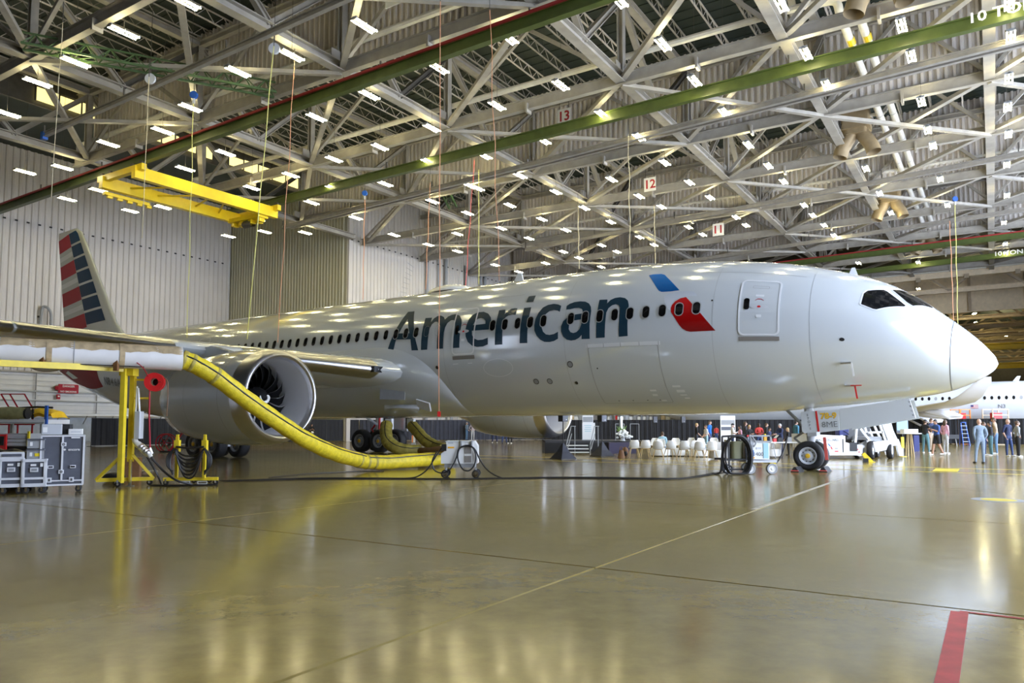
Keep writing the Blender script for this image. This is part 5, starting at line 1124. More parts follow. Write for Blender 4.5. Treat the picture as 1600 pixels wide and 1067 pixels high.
MB().prism([(X(1294), Zp(693)), (X(1296), Zp(693)), (X(1299), Zp(697)), (X(1297), Zp(697))], 0, .01, mtx=RX(pi/2)).build('emblem_blue', 'blue_sign', t); MB().prism([(X(1298), Zp(697)), (X(1300), Zp(698)), (X(1302), Zp(702)), (X(1300), Zp(702))], 0, .01, mtx=RX(pi/2)).build('emblem_red', 'red', t)
MB().box((X(1307.5), -.005, Zp(705)), (.17, .015, .05)).build('label', 'red', t); MB().box((X(1307.5), -.005, Zp(700.5)), (.13, .015, .06)).build('label', 'grey', t)
for x, z in ((1331, 702), (1337, 706)): MB().lathe([(0, -.01), (.03, -.01), (.03, 0)], 10, TR(X(x)-.12*(x > 1335)+.28, -.03, Zp(z)) @ RX(pi/2)).build('lamp', 'red', t)
MB().prism([(X(1340), Zp(708)), (X(1357), Zp(710)), (X(1362), Zp(691)), (X(1364), Zp(690)), (X(1362), Zp(688)), (X(1345), Zp(697))], -.5, -.3, mtx=RX(pi/2)).build('front_fender', 'paint_white', t)
fr = [((1337, 694), (1340, 668)), ((1340, 668), (1352, 664)), ((1346, 670), (1362, 692)), ((1352, 664), (1382, 661)), ((1358, 676), (1380, 675)), ((1380, 661), (1390, 689)), ((1376, 663), (1384, 688)), ((1390, 661), (1404, 694)), ((1362, 690), (1404, 690)), ((1366, 697), (1406, 694)), ((1352, 665), (1355, 676)), ((1404, 690), (1410, 712)), ((1355, 690), (1377, 690))]
for y in (.0, 1.5):
    for (a, c) in fr: MB().bar((X(a[0]), y, Zp(a[1])), (X(c[0]), y, Zp(c[1])), .09, .09).build('frame_bar', 'paint_white', t)
MB().prism([(X(1381), Zp(661)), (X(1394), Zp(661)), (X(1402), Zp(692)), (X(1393), Zp(692))], -.1, .02, mtx=RX(pi/2)).build('side_panel', 'paint_white', t)
MB().prism([(X(1364), Zp(690)), (X(1404), Zp(686)), (X(1409), Zp(712)), (X(1404), Zp(712)), (X(1401), Zp(694)), (X(1388), Zp(694)), (X(1384), Zp(703)), (X(1368), Zp(706))], -.1, .06, mtx=RX(pi/2)).build('side_skirt', 'paint_white', t)
MB().box(((X(1346)+X(1384))/2, 1.45, Zp(677)), (X(1384)-X(1346), .05, Zp(667)-Zp(688))).build('grille_panel', 'seam_dark', t)
for k in range(4): MB().bar((X(1356), .2+.35*k, Zp(684)), (X(1379), .2+.35*k, Zp(684)), .05).build('roller', 'seam_dark', t)
MB().box((X(1367), .75, Zp(685)), (.75, 1.4, .16)).build('deck', 'grey', t)
MB().bar((X(1352), .7, Zp(705)), (X(1404), .7, Zp(703)), .18, .14).build('chassis', 'seam_dark', t)
for x, y, r in ((1362, .05, .42), (1395, .25, .42), (1362, 1.5, .42), (1395, 1.6, .42)):
    b = MB().lathe([(r*.55, -.1), (r*.9, -.12), (r, -.07), (r, .07), (r*.9, .12), (r*.55, .1)], 24, TR(X(x), y, r) @ RZ(.95) @ RX(pi/2)); o = b.build('wheel', 'rubber', t, smooth=40)
    MB().lathe([(0, -.13), (r*.2, -.12), (r*.25, -.05), (r*.56, -.1)], 16, TR(X(x), y, r) @ RZ(.95) @ RX(-pi/2)).build('hub', 'white', o, smooth=40)
for y in (.3, 1.2): o = MB().lathe([(0, -.1), (.33, -.1), (.33, .1), (0, .1)], 16, TR(X(1285), y, .33) @ RX(pi/2)).build('wheel', 'rubber', t)
CH = at_z(1357, 722, 0)
t = thing('wheel_chock', 'yellow wheel chock leaning on the tractor front wheel', 'chock', loc=CH, rz=-.3)
MB().prism([(-.24, .32), (-.12, .40), (.18, .06), (.18, .0), (-.05, 0)], -.3, 0, mtx=RX(pi/2)).build('wedge', 'yellow', t); MB().box((-.1, .1, .08), (.2, .25, .16)).build('rubber_foot', 'black', t); MB().box((.12, 0, .012), (.24, .3, .024)).build('base_plate', 'yellow', t)
for px, lab in ((1246, 'black rubber chock behind the nose wheel'), (1290, 'black rubber chock in front of the nose wheel')):
    t = thing('wheel_chock', lab, 'chock', loc=at_z(px, 737.5, 0)+Vector((0, .1, 0)), rz=-.6)
    MB().prism([(-.14, 0), (.14, 0), (.03, .17), (-.03, .17)], -.5, .2, mtx=RX(pi/2)).build('wedge', 'rubber', t); MB().bar((-.12, -.2, .05), (.12, -.2, .05), .03).build('rope_handle', 'rope_red', t)
# ------------------------------------------------------------------ drape fences
def fence(lab, p0, p1, m, n, h=2.05, grp=None):
    t = thing('drape_fence', lab, 'fence', loc=p0, group='black drape fences'); d = (p1-p0)/n; x = d.normalized(); y = Vector((-x.y, x.x, 0))
    def panel(i, j): return x*(d.length*.985*i)+y*(.022*sin(i*26)+.012*sin(i*61))+Vector((0, 0, .06+(h-.08)*j))
    me = MB().grid(panel, 40, 1).mesh('drape', m, True)
    for k in range(n): link('drape', me, t, loc=d*k)
    pm = MB().tube([(0, 0, 0), (0, 0, h+.03)], .025, 6).box((0, 0, .01), (.4, .4, .02)).mesh('post', 'black')
    for k in range(n+1): link('post', pm, t, loc=d*k)
    MB().bar((0, 0, h), p1-p0, .03, .04).build('top_rail', 'black', t) if False else MB().bar(Vector((0, 0, h)), (p1-p0)+Vector((0, 0, h)), .04, .04).build('top_rail', 'black', t)
    return t
fence('dark drape fence along the tail wall seen under the engine and belly', at_z(142, 697.5, 0), at_z(560, 689, 0), 'drape', 13)
fence('slate drape fence behind the main wheels and floor hoses', at_z(562, 689, 0), at_z(862, 687, 0), 'drape_blue', 11)
fence('black drape fence behind the stage and the white chairs', at_z(862, 688, 0), at_z(1262, 690, 0), 'drape', 12)
fence('black drape fence behind the standing group below the second airliner', at_z(1264, 690.5, 0), at_z(1640, 696, 0), 'drape', 9)
# ------------------------------------------------------------------ stage, stairs, speakers, banner, flowers
S0 = at_z(852, 708, 0); k_ = S0.y/FPX
SW = (990-852)*k_
t = thing('stage', 'low black stage platform with carpet top and purple skirt section', 'stage', loc=S0)
MB().box((SW/2, 2.2, .62), (SW, 4.4, .12)).build('deck', 'carpet', t); MB().box((SW*.35, .0, .29), (SW*.70, .05, .58)).build('skirt', 'black', t); MB().box((SW*.85, -.35, .30), (SW*.30, .8, .60)).build('skirt', 'stage_purple', t); MB().box((SW/2, 4.36, .3), (SW, .04, .6)).build('skirt', 'black', t); MB().box((0, 2.2, .29), (.04, 4.4, .58)).build('skirt', 'black', t)
for k in range(6): MB().box((.3+k*SW/5.2, 4.3, .28), (.08, .08, .56)).build('leg', 'grey', t)
me = text_mesh('WELCOME', .1, 'white', 0); bpy.data.meshes.remove(me)
P = at_z(905, 711, 0)
t = thing('stage_steps', 'white three-tread portable steps with grey handrails against the stage', 'steps', loc=P)
for k in range(3): MB().box((-.05, .15+.28*k, .14+.17*k), (1.15, .3, .05)).build('tread', 'white', t)
for x in (-.66, .58):
    MB().bar((x, .0, 0), (x, .0, .55), .04).build('rail_post', 'grey', t); MB().bar((x, .0, .55), (x+.30, .7, 1.5), .04).build('handrail', 'grey', t); MB().bar((x+.3, .7, 1.5), (x+.55, .72, 1.5), .04).build('handrail', 'grey', t); MB().bar((x+.5, .72, 1.5), (x+.5, .72, 0), .04).build('rail_post', 'grey', t); MB().bar((x+.05, .1, .3), (x+.33, .72, 1.1), .035).build('mid_rail', 'grey', t)
for px in (962, 985): 
    t = thing('stage_rail', 'slim grey guard rail hoop at the stage end '+('next to the flowers' if px == 962 else 'behind the first white chair'), 'rail', loc=at_d(px, 690, 43.0)*Vector((1, 1, 0))+Vector((0, 0, .68)))
    for x in (0, .5): MB().bar((x, 0, 0), (x, 0, .95), .03).build('post', 'grey', t)
    MB().bar((0, 0, .95), (.5, 0, .95), .03).build('top_bar', 'grey', t)
def speaker(px, py, dd, zc, lab, skirt):
    P = at_z(px, py, 0); k_ = P.y/FPX
    t = thing('loudspeaker', lab, 'speaker', loc=P, rz=dd, group='speakers on stands')
    MB().rbox((0, 0, zc), (.36, .34, .52), .05).build('cabinet', 'black', t); MB().box((0, -.175, zc), (.3, .01, .46)).build('grille', 'case_panel', t); MB().box((.05, -.185, zc-.17), (.05, .01, .03)).build('badge', 'white', t)
    MB().tube([(0, 0, .1), (0, 0, zc-.24)], .025, 8).build('pole', 'black', t)
    if skirt: MB().lathe([(.62, .02), (.30, .33), (.05, .72)], 4, RZ(pi/4)).build('skirt', 'drape_blue', t); MB().lathe([(.63, .0), (.63, .03)], 4, RZ(pi/4)).build('hem', 'black', t)
    else:
        for a in (0, 2.1, 4.2): MB().bar((0, 0, .5), (.4*cos(a), .4*sin(a), .02), .03).build('leg', 'black', t)
speaker(880, 717, .6, 1.98, 'loudspeaker on a black skirted stand in front of the far engine', 2)
speaker(941, 713, .6, 1.98, 'loudspeaker on a skirted stand beside the purple stage end', 2)
speaker(1024, 694, 0, 2.0, 'loudspeaker on a slim pole above the seated person', 0)
speaker(1068, 694, 0, 2.0, 'loudspeaker on a slim pole behind the second half of the chairs', 0)
BN = at_d(920, 689, 43.6); BN.z = .685
t = thing('banner', 'tall white pull-up banner with a photo panel standing on the stage', 'banner', loc=BN)
MB().box((0, 0, .52), (.74, .02, .98)).build('lower_sheet', 'paper', t); MB().box((-.05, 0, 1.3), (.62, .02, .58)).build('upper_sheet', 'paper', t); MB().box((-.05, -.014, 1.2), (.56, .01, .3)).build('photo_panel', 'grey', t); MB().box((0, 0, .02), (.8, .3, .04)).build('foot', 'grey', t)
for q in range(4): MB().box((-.05, -.014, .85-.11*q), (.42-.06*(q % 2), .008, .03)).build('text_line', 'teal_label', t)
B2 = at_z(1138, 697, 0)
t = thing('banner', 'tall white pull-up banner with city photo behind the man in the white shirt', 'banner', loc=B2)
MB().box((0, 0, 1.15), (1.1, .03, 2.2)).build('sheet', 'paper', t); MB().box((0, -.02, 1.75), (1.0, .01, .35)).build('photo_panel', 'grey', t); MB().box((0, -.02, 1.3), (1.0, .01, .25)).build('photo_panel', 'case_panel', t); MB().box((0, 0, .02), (1.2, .35, .04)).build('foot', 'grey', t)
FL = at_d(973, 691, 41.8); FL.z = .685
t = thing('flower_vase', 'tall vase of white flowers and green spikes on the stage edge', 'flowers', loc=FL)
MB().lathe([(.16, 0), (.12, .05), (.1, .4), (.14, .55)], 14).build('vase', 'grey_light', t, smooth=50)
MB().tube([(-.05, .2, .3), (-.07, .2, 1.35)], .1, 10).build('silver_column', 'alu', t)
for k in range(46):
    a, r, z = random.uniform(0, 2*pi), random.uniform(.05, .5), random.uniform(.1, .55); z *= (1.1-r)
    MB().sphere((r*cos(a)+.08, r*sin(a)*.6-.1, z+.08), (.075, .06, .06), 6).build('bloom', 'petal', t)
for k in range(22):
    a, r = random.uniform(0, 2*pi), random.uniform(.05, .4); h = random.uniform(.3, .62)
    MB().tube([(r*.3*cos(a), r*.2*sin(a), .4), (r*.7*cos(a)-.12, r*.4*sin(a), .4+h*.5), (r*cos(a)-.15, r*.5*sin(a), .4+h*.75)], [.02, .028, .008], 5).build('leaf_spike', 'leaf', t)
# ------------------------------------------------------------------ seats
def chair_tree():
    t = thing('shell_chair', '', 'chair', group='white shell chairs')
    def f(i, j):     # i along profile from front of seat to top of back, j across
        prof = [(-.23, .45), (-.1, .44), (.05, .43), (.16, .46), (.21, .56), (.24, .70), (.27, .84)]; x = i*6; k = min(5, int(x)); q = x-k
        y = prof[k][0]+(prof[k+1][0]-prof[k][0])*q; z = prof[k][1]+(prof[k+1][1]-prof[k][1])*q; w = .22+.03*sin(pi*min(1, i*1.2))-(.05 if i > .93 else 0); c = (2*j-1)
        return Vector((c*w, y-.05*c*c*(i > .4)*(1.6 if i > .55 else 1), z+.05*c*c*(i < .6)))
    b = MB().grid(f, 18, 10); o = b.build('seat_shell', 'chair_white', t, smooth=True)
    sm = o.modifiers.new('thick', 'SOLIDIFY'); sm.thickness = .02
    for sx in (-1, 1):
        for sy in (-1, 1): MB().tube([(sx*.15, sy*.13, .43), (sx*.25, sy*.24, 0)], [.022, .013], 6).build('leg', 'gold_wood', t)
    MB().box((0, 0, .425), (.3, .28, .025)).build('seat_frame', 'gold_wood', t)
    return t
CHP = [(990.5, 714.5, 0, 'white shell chair with wooden legs, first in the front row beside the brown bag'), (1007.8, 714.5, .05, 'white shell chair, second in the front row counted from the stage'), (1028.5, 716.5, -.25, 'white shell chair, third in the front row below the seated person'),
       (1047, 716, .2, 'white shell chair, fourth in the front row'), (1068, 717, .1, 'white shell chair, fifth in the front row'), (1081, 716, .5, 'white shell chair, sixth in the front row, turned aside'), (1093, 718.5, -.1, 'white shell chair, seventh in the front row'), (1111, 718.5, .1, 'white shell chair, last in the front row before the black cable coil'),
       (1022, 708, 2.6, 'white shell chair facing the seated person, back row'), (1056, 708, 2.9, 'white shell chair in the back row under the second pole speaker'), (1078, 707, 2.4, 'white shell chair in the back row in front of the blonde woman'), (1098, 708, 3.4, 'white shell chair in the back row below the man in the blue polo'), (1116, 707, 2.9, 'white shell chair in the back row next to the cream tub seat'), (1033, 711, 3.0, 'white shell chair taken by the seated person')]
ch0 = None
for px, py, rz, lab in CHP:
    c = ch0 or chair_tree()
    if ch0: c = copy_tree(ch0)
    ch0 = ch0 or c
    c.location = at_z(px, py, 0); c.rotation_euler = (0, 0, -rz+pi if False else rz+0.0); c['label'] = lab
    c.rotation_euler = (0, 0, rz+pi)
for px, py, r, lab in ((1036, 713.5, .5, 'low round white pouf table behind the third front chair'), (1066, 713.5, .55, 'low round white pouf table behind the fifth front chair'), (1099, 714.5, .5, 'low round white pouf table behind the last front chairs')):
    t = thing('pouf', lab, 'table', loc=at_z(px, py, 0)+Vector((0, .6, 0)), group='white pouf tables')
    MB().lathe([(0, .40), (r*.95, .40), (r, .36), (r, .06), (r*.9, .03)], 24).build('drum', 'chair_white', t, smooth=50); MB().lathe([(r*.9, .04), (r*.88, 0), (0, 0)], 24).build('plinth', 'black', t)
for px, py, lab in ((1122, 718, 'cream tub armchair beside the black cable coils'), (1206, 715, 'cream tub armchair behind the white ground power cart')):
    t = thing('tub_chair', lab, 'chair', loc=at_z(px, py, 0), rz=.4)
    MB().grid(lambda i, j: Vector(((.42+.06*i)*cos(-.6+4.3*j), (.42+.06*i)*sin(-.6+4.3*j), .06+(.72 if .25 < j < .75 else .6)*i)), 5, 22).build('back_shell', 'duct_white', t, smooth=True).modifiers.new('thick', 'SOLIDIFY').thickness = .09
    MB().lathe([(0, .43), (.38, .42), (.4, .3), (.38, .08), (0, .06)], 20).build('cushion', 'chair_white', t, smooth=50)
t = thing('bag', 'brown leather shoulder bag on the floor beside the first white chair', 'bag', loc=at_z(971, 715, 0))
MB().grid(lambda i, j: Vector(((.16*(1-.45*i))*cos(2*pi*j)*1.1, .1*(1-.5*i)*sin(2*pi*j), .36*i)), 8, 14, wrap=True).build('body', 'brown', t, smooth=True); MB().tube(smoothpath([(-.08, 0, .33), (-.05, 0, .5), (.05, 0, .5), (.08, 0, .33)]), .012, 5).build('strap', 'brown', t)
t = thing('backpack', 'dark backpack leaning behind the brown bag', 'bag', loc=at_z(978, 714, 0)+Vector((0, .25, 0)))
MB().sphere((0, 0, .24), (.17, .13, .25), 12).build('body', 'brown', t, smooth=True); MB().sphere((0, -.12, .16), (.11, .06, .12), 10).build('pocket', 'black', t, smooth=True)
# folding table with goods behind the power cart
P = at_z(1226, 716, 0)
t = thing('folding_table', 'white folding table behind the power cart near the nose wheel', 'table', loc=P)
MB().box((0, .35, .74), (1.3, .75, .05)).build('table_top', 'white', t)
for x in (-.5, .5): MB().bar((x, .1, .72), (x+.12, .1, 0), .03).bar((x+.12, .6, .72), (x, .6, 0), .03).build('leg', 'grey', t)
for x, m, d, lab in ((-.35, 'red', (.16, .14, .16), 'small red box on the folding table'), (-.1, 'black', (.24, .18, .2), 'black camera case on the folding table'), (.35, 'grey', (.2, .16, .22), 'grey carton on the folding table')):
    box_thing('box', lab, 'box', P+Vector((x, .3, .765)), d, m)
# cocktail table, post, ladder, screen
P = at_z(1422, 713, 0)
t = thing('cocktail_table', 'tall white cocktail table on gold legs with a cake stand', 'table', loc=P)
MB().lathe([(0, 1.12), (.55, 1.12), (.55, 1.16), (0, 1.16)], 24).build('table_top', 'white', t); MB().box((0, 0, 1.26), (.7, .4, .2)).build('cake_stand', 'paper', t)
for a in range(4): MB().tube([(.1*cos(1.57*a+.7), .1*sin(1.57*a+.7), 1.12), (.2*cos(1.57*a+.7), .2*sin(1.57*a+.7), 0)], .025, 6).build('leg', 'gold_wood', t)
P = at_z(1411, 713.5, 0)
t = thing('marker_post', 'yellow flat marker post on a white stem beside the tractor', 'post', loc=P)
MB().box((0, 0, .7), (.14, .05, .55)).build('blade', 'yellow', t); MB().tube([(0, 0, 0), (0, 0, .45)], .03, 8).build('stem', 'white', t); MB().lathe([(0, .03), (.17, .02), (.18, 0), (0, 0)], 16).build('foot', 'yellow', t)
P = at_z(1430, 705, 0); box_thing('bin', 'blue upright bin behind the cocktail table', 'bin', P, (.34, .4, .95), 'blue_dark')
P = at_z(1411, 703, 0)
t = thing('display_stand', 'display stand with a sky picture behind the tractor frame', 'screen', loc=P)
MB().box((0, 0, 1.55), (.75, .05, .95)).build('panel', 'case_panel', t); MB().box((0, -.03, 1.6), (.68, .01, .75)).build('picture', 'teal_label', t); MB().bar((0, 0, 0), (0, 0, 1.1), .06).build('pole', 'black', t); MB().box((0, 0, .02), (.7, .5, .04)).build('foot', 'black', t)
P = at_z(1499, 695.5, 0)
t = thing('step_ladder', 'blue step ladder standing before the black drape', 'ladder', loc=P+Vector((0, -.6, 0)))
for x in (-.28, .28): MB().bar((x*.9, -.35, 0), (x*.6, 0, 1.75), .06).build('front_leg', 'blue_unit', t); MB().bar((x*1.2+.3, .5, 0), (x*.6, 0, 1.75), .045).build('back_leg', 'blue_dark', t)
for k in range(5): MB().bar((-.24, -.3+.06*k, .3+.3*k), (.24, -.3+.06*k, .3+.3*k), .07, .03).build('step', 'grey_light', t)
MB().box((0, 0, 1.77), (.36, .2, .05)).build('cap', 'blue_unit', t)
t = thing('camera_case', 'dark equipment case on a low stand near the blue ladder', 'case', loc=at_z(1487, 697, 0)); MB().rbox((0, 0, .7), (.9, .5, .3), .04).build('case_body', 'black', t); MB().bar((-.3, 0, .55), (-.4, 0, 0), .05).bar((.3, 0, .55), (.4, 0, 0), .05).build('legs_frame', 'grey', t)
# ------------------------------------------------------------------ equipment seen over the fences
def lift(px, d, lab, m, m2, w=1.1, z=1.9, h=.95):
    P = at_d(px, 664, d); P.z = 0; t = thing('lift_platform', lab, 'lift', loc=P, rz=.2)
    MB().box((0, 0, z/2), (w*.7, 1.0, z)).build('base', m2, t); MB().box((0, 0, z+.05), (w*1.1, 1.1, .1)).build('floor_plate', 'grey', t)
    MB().box((-w*.15, -.3, z+h*.4), (w*.6, .3, h*.6)).build('control_box', m, t)
    for x in (-w/2, w/2):
        for y in (-.5, .5): MB().bar((x, y, z), (x, y, z+h), .07).build('rail_post', m2, t)
    for zz_ in (z+h*.5, z+h): MB().bar((-w/2, -.5, zz_), (w/2, -.5, zz_), .07).bar((-w/2, .5, zz_), (w/2, .5, zz_), .07).build('guard_rail', m2, t)
lift(1501, 63.3, 'red lift basket with yellow rails over the fence near the ladder', 'red', 'orange', 1.0)
lift(1556, 62, 'red and cream lift basket over the fence behind the man in beige', 'red', 'fascia', 1.5)
lift(1461, 64.4, 'small orange lift basket over the fence above the striped-top woman', 'orange', 'brown', .7, 2.0, .6)
lift(1482, 63.8, 'small yellow lift basket over the fence under the wing flap', 'yellow', 'fascia', .45, 2.0, .7)
lift(1207, 82, 'bright orange scissor lift top over the fence above the man in navy', 'orange', 'orange', 3.2, 1.9, .8)
lift(1158, 83, 'dull orange lift top over the fence above the white banner', 'orange', 'brown', 1.6, 1.9, .6)
lift(1100, 86, 'yellow lift top over the fence above the man in the blue polo', 'yellow', 'crane_yellow', 2.2, 1.9, .6)
for k, (px, w, m, lab) in enumerate(((905, 2.2, 'fascia', 'cream shelf rack over the fence beside the far engine'), (946, 1.2, 'white', 'white shelf rack over the fence above the flowers'), (969, 1.0, 'red', 'shelf rack with a red tank over the fence'), (990, 1.8, 'grey_light', 'pale shelf rack over the fence behind the first speaker pole'), (1010, 1.5, 'olive', 'drab shelf rack over the fence just before the pole speaker'),
                                (1048, 2.2, 'fascia', 'cream shelf rack over the fence between the pole speakers'), (697, 1.3, 'white', 'white shelf rack over the slate fence by the long rope'), (724, 1.1, 'wall_metal', 'pale cabinet over the slate fence by the man in black'), (660, 2.4, 'grey_light', 'pale cabinet over the slate fence behind the belly hoses'), (620, 1.8, 'yellow', 'yellow crate rack over the slate fence'))):
    P = at_d(px, 664, 83 if px > 800 else 85); P.z = 0; t = thing('shelf_rack', lab, 'shelf', loc=P, rz=-.35)
    for z in (.5, 1.3, 2.1, 2.75): MB().box((0, 0, z), (w, .7, .06)).build('shelf_board', 'grey_light', t)
    for x in (-w/2, w/2): MB().box((x, 0, 1.5), (.08, .7, 3.0)).build('side_frame', 'grey', t)
    for q in range(4): MB().box((-w*.36+w*.24*q, -.1, 2.36-.05*(q % 2)), (w*.19, .5, .44-.1*(q % 2))).build('stored_box', [m, 'paper', 'grey', 'white'][q], t)
t = thing('aircraft_stand', 'white canopied stand with red tank behind the two men by the fence', 'stand', loc=at_z(735, 685.5, 0)+Vector((0, 3.0, 0)))
MB().box((.5, 0, 2.75), (3.4, 1.6, .2)).build('canopy', 'white', t); MB().box((.3, -.3, 2.25), (.9, .5, .4)).build('tank', 'red', t)
for x in (-.9, 1.9): MB().bar((x, 0, 0), (x, 0, 2.7), .12).build('post', 'grey_light', t)
# red hose reel cart, barrier, small wall things
t = thing('hose_cart', 'dark red wheeled hose reel behind the cable trolley', 'cart', loc=at_z(259, 707, 0))
for y in (-.2, .2): MB().tube([(.5*cos(2*pi*i/24), y, .55+.5*sin(2*pi*i/24)) for i in range(24)], .035, 6, closed=True).build('rim', 'fin_red', t)
for k in range(6): MB().bar((0, -.2, .55), (.5*cos(1.05*k), -.2, .55+.5*sin(1.05*k)), .03).build('spoke', 'fin_red', t)
MB().lathe([(.22, -.2), (.22, .2)], 16, TR(0, 0, .55) @ RX(pi/2)).build('drum', 'black', t); MB().bar((.3, 0, .1), (.9, 0, 1.1), .06).build('handle', 'fin_red', t); MB().box((.2, 0, .06), (.9, .5, .08)).build('base', 'black', t)
t = thing('barrier', 'red and white striped barrier board standing by the main wheels', 'barrier', loc=at_z(646, 696, 0)); MB().box((0, 0, .5), (.28, .1, .55)).build('board', 'white', t); MB().box((-.07, -.055, .5), (.09, .01, .55)).build('stripe', 'orange', t); MB().box((0, 0, .1), (.35, .3, .2)).build('foot', 'grey', t)
# signs and shelf on the tail wall
def onwall(px, py, u=69.75):
    d = ray(px, py); nx = MH.to_3x3() @ Vector((-1, 0, 0)); k = (u-(Vector((0, 0, CAMH))).dot(nx))/d.dot(nx); return Vector((0, 0, CAMH))+d*k
P = onwall(107, 607.5)
t = thing('wall_sign', 'red danger no smoking sign on the white tail wall', 'sign', loc=P, rz=-THH-pi/2+pi)
t.rotation_euler = (0, 0, -THH+pi/2)
MB().box((0, 0, 0), (1.75, .05, .8)).build('plate', 'fin_red', t)
for s, z, sz in (('DANGER', .22, .26), ('OPEN AREA', -.02, .2), ('NO SMOKING', -.26, .22)):
    if s == 'OPEN AREA': continue
    me = text_mesh(s, sz, 'white', .0, bold=.004); me.transform(TR(0, -.03, z) @ RX(pi/2)); link('lettering', me, t)
P = onwall(89, 606); t = thing('wall_light', 'dark red round alarm on the tail wall beside the danger sign', 'alarm', loc=P, rz=-THH+pi/2); MB().lathe([(0, -.12), (.16, -.08), (.2, 0)], 14, RX(-pi/2)).build('dome', 'fin_red', t); MB().lathe([(.24, .0), (.24, .05)], 14, RX(-pi/2)).build('ring', 'black', t)
P = onwall(91, 620); t = thing('fire_box', 'small red fire box among conduits on the tail wall', 'box', loc=P, rz=-THH+pi/2); MB().rbox((0, 0, 0), (.3, .15, .42), .02).build('case', 'fin_red', t); MB().box((0, -.08, .05), (.16, .01, .12)).build('label', 'white', t)
P = onwall(140, 648.5, 68.9); t = thing('wall_shelf', 'long white wall shelf above the dado behind the gantry', 'shelf', loc=P, rz=-THH+pi/2)
MB().box((1, .3, 0), (14, .7, .16)).build('board', 'white', t)
for k in range(6): MB().bar((-5+2.4*k, .0, -.06), (-5+2.4*k, .65, -.8), .07).build('bracket', 'grey', t)
P = onwall(68, 490); t = thing('vent_pipe', 'bent grey vent pipe on the ribbed wall beside the fin', 'pipe', loc=P, rz=-THH+pi/2)
MB().tube(smoothpath([(-.25, 0, -2.6), (-.25, -.2, .2), (.0, -.4, .55), (.35, -.5, .1), (.42, -.5, -1.0)], 5), .12, 8).build('pipe', 'grey', t, smooth=True); MB().box((-.25, .1, -.3), (.3, .2, .15)).build('clamp', 'steel_dark', t)
# ------------------------------------------------------------------ second airliner in the next bay
J = thing('airliner', 'second white airliner with upturned wingtip seen beyond the nose', 'airplane', loc=hw(0, 77, 0), rz=-THH)
R2, ZC = 1.95, 3.35; NX = lambda x: Vector((x, 0, 0))
def f2(i, j):
    x = -30+55*i; w = min(1, max(.05, (x+30)/5))**.5 if x < -25 else (1 if x < 8 else max(.15, 1-((x-8)/17)**1.5)); zc = ZC+(.9*(1-w) if x > 8 else -.3*(1-w))
    return Vector((x, R2*w*cos(2*pi*j), zc+R2*w*sin(2*pi*j)))
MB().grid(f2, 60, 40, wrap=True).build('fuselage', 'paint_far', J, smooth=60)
for k in range(44):
    x = -16+.515*k
    if x > 7: break
    b = MB(); a0 = .26
    vs = [Vector((x+.11*cos(a), -(R2+.012)*cos(a0+.085*sin(a)), ZC+(R2+.012)*sin(a0+.085*sin(a)))) for a in [2*pi*i/10 for i in range(10)]]
    MB().add(vs, [tuple(range(10))]).build('window', ['pane', 'pane', 'grey'][(k*7) % 3 if k % 4 else 0], J)
def on2(x, a, s, sz, m):
    me = text_mesh(s, sz, m, 0, align='LEFT', bold=.005); y, z = -(R2+.02)*cos(a), ZC+(R2+.02)*sin(a); me.transform(TR(x, y, z) @ RX(pi/2-a)); link('registration', me, J)
fx = 0.0
o = MB().box((0, 0, 0), (.55, .01, .3)).build('flag', 'sign_white', J); o.location = (-1.3, -(R2+.02)*cos(-.12), ZC-.23); MB().box((-.18, -.008, .06), (.2, .008, .15)).build('flag_field', 'blue_dark', o)
for k in range(4): MB().box((0, -.008, .13-.085*k), (.55, .006, .04)).build('flag_stripe', 'fin_red', o)
on2(.35, -.12, 'N3', .45, 'text_grey')
for x in (-1.9, 1.5): MB().prism([(x, ZC+R2-.02), (x+.45, ZC+R2-.02), (x+.6, ZC+R2+.42), (x+.35, ZC+R2+.42)], -.03, .03, mtx=RX(pi/2)).build('blade_antenna', 'paint_white', J)
wing2 = [(-12.0, -1.6, 2.35, 6.2), (-8.8, -6.5, 2.55, 4.2), (-5.2, -12.5, 2.82, 2.7), (-2.9, -16.3, 3.12, 1.9), (-2.1, -17.4, 3.45, 1.55), (-.9, -18, 4.4, .9), (-.5, -18.05, 4.75, .5)]
b = MB(); n = None; vs = []
for q, (x0, y, z, c) in enumerate(wing2):
    r = []
    for (fx_, fy) in foil(c, .11, 9):
        ang = 0 if q < 4 else (.6 if q == 4 else 1.3); r.append(Vector((x0+fx_, y+fy*sin(ang), z+fy*cos(ang))))
    n = len(r); vs += r
fs = [(i*n+j, i*n+(j+1) % n, (i+1)*n+(j+1) % n, (i+1)*n+j) for i in range(len(wing2)-1) for j in range(n)]
b.add(vs, fs+[tuple((len(wing2)-1)*n+j for j in range(n))]); b.build('wing', 'inlet_grey', J, smooth=50)
for (x, y, z, c) in ((-6.2, -3.6, 2.3, 1.7), (-5.2, -7, 2.5, 1.5), (-3.4, -10.5, 2.7, 1.1)):
    MB().box((x+c*.5, y, z-.35), (c, 3.2 if y > -8 else 2.6, .12), rot=Euler((.05, .5, -.28)).to_matrix()).build('flap', 'inlet_grey', J)
for y in (-4.5, -8.5, -11.5): MB().grid(lambda i, j: Vector((-8.6+.45*-y*.8+2.6*i, y+.2*sin(pi*i)**.5*cos(2*pi*j), 2.3-.05*y*.5+.25*sin(pi*i)**.5*sin(2*pi*j)-.35*i)), 10, 8, wrap=True).build('flap_fairing', 'inlet_grey', J, smooth=60)
MB().prism([(16, 4.6), (22, 4.6), (25, 11), (22, 11)], -.15, .15, mtx=RX(pi/2)).build('fin', 'fin_grey', J)
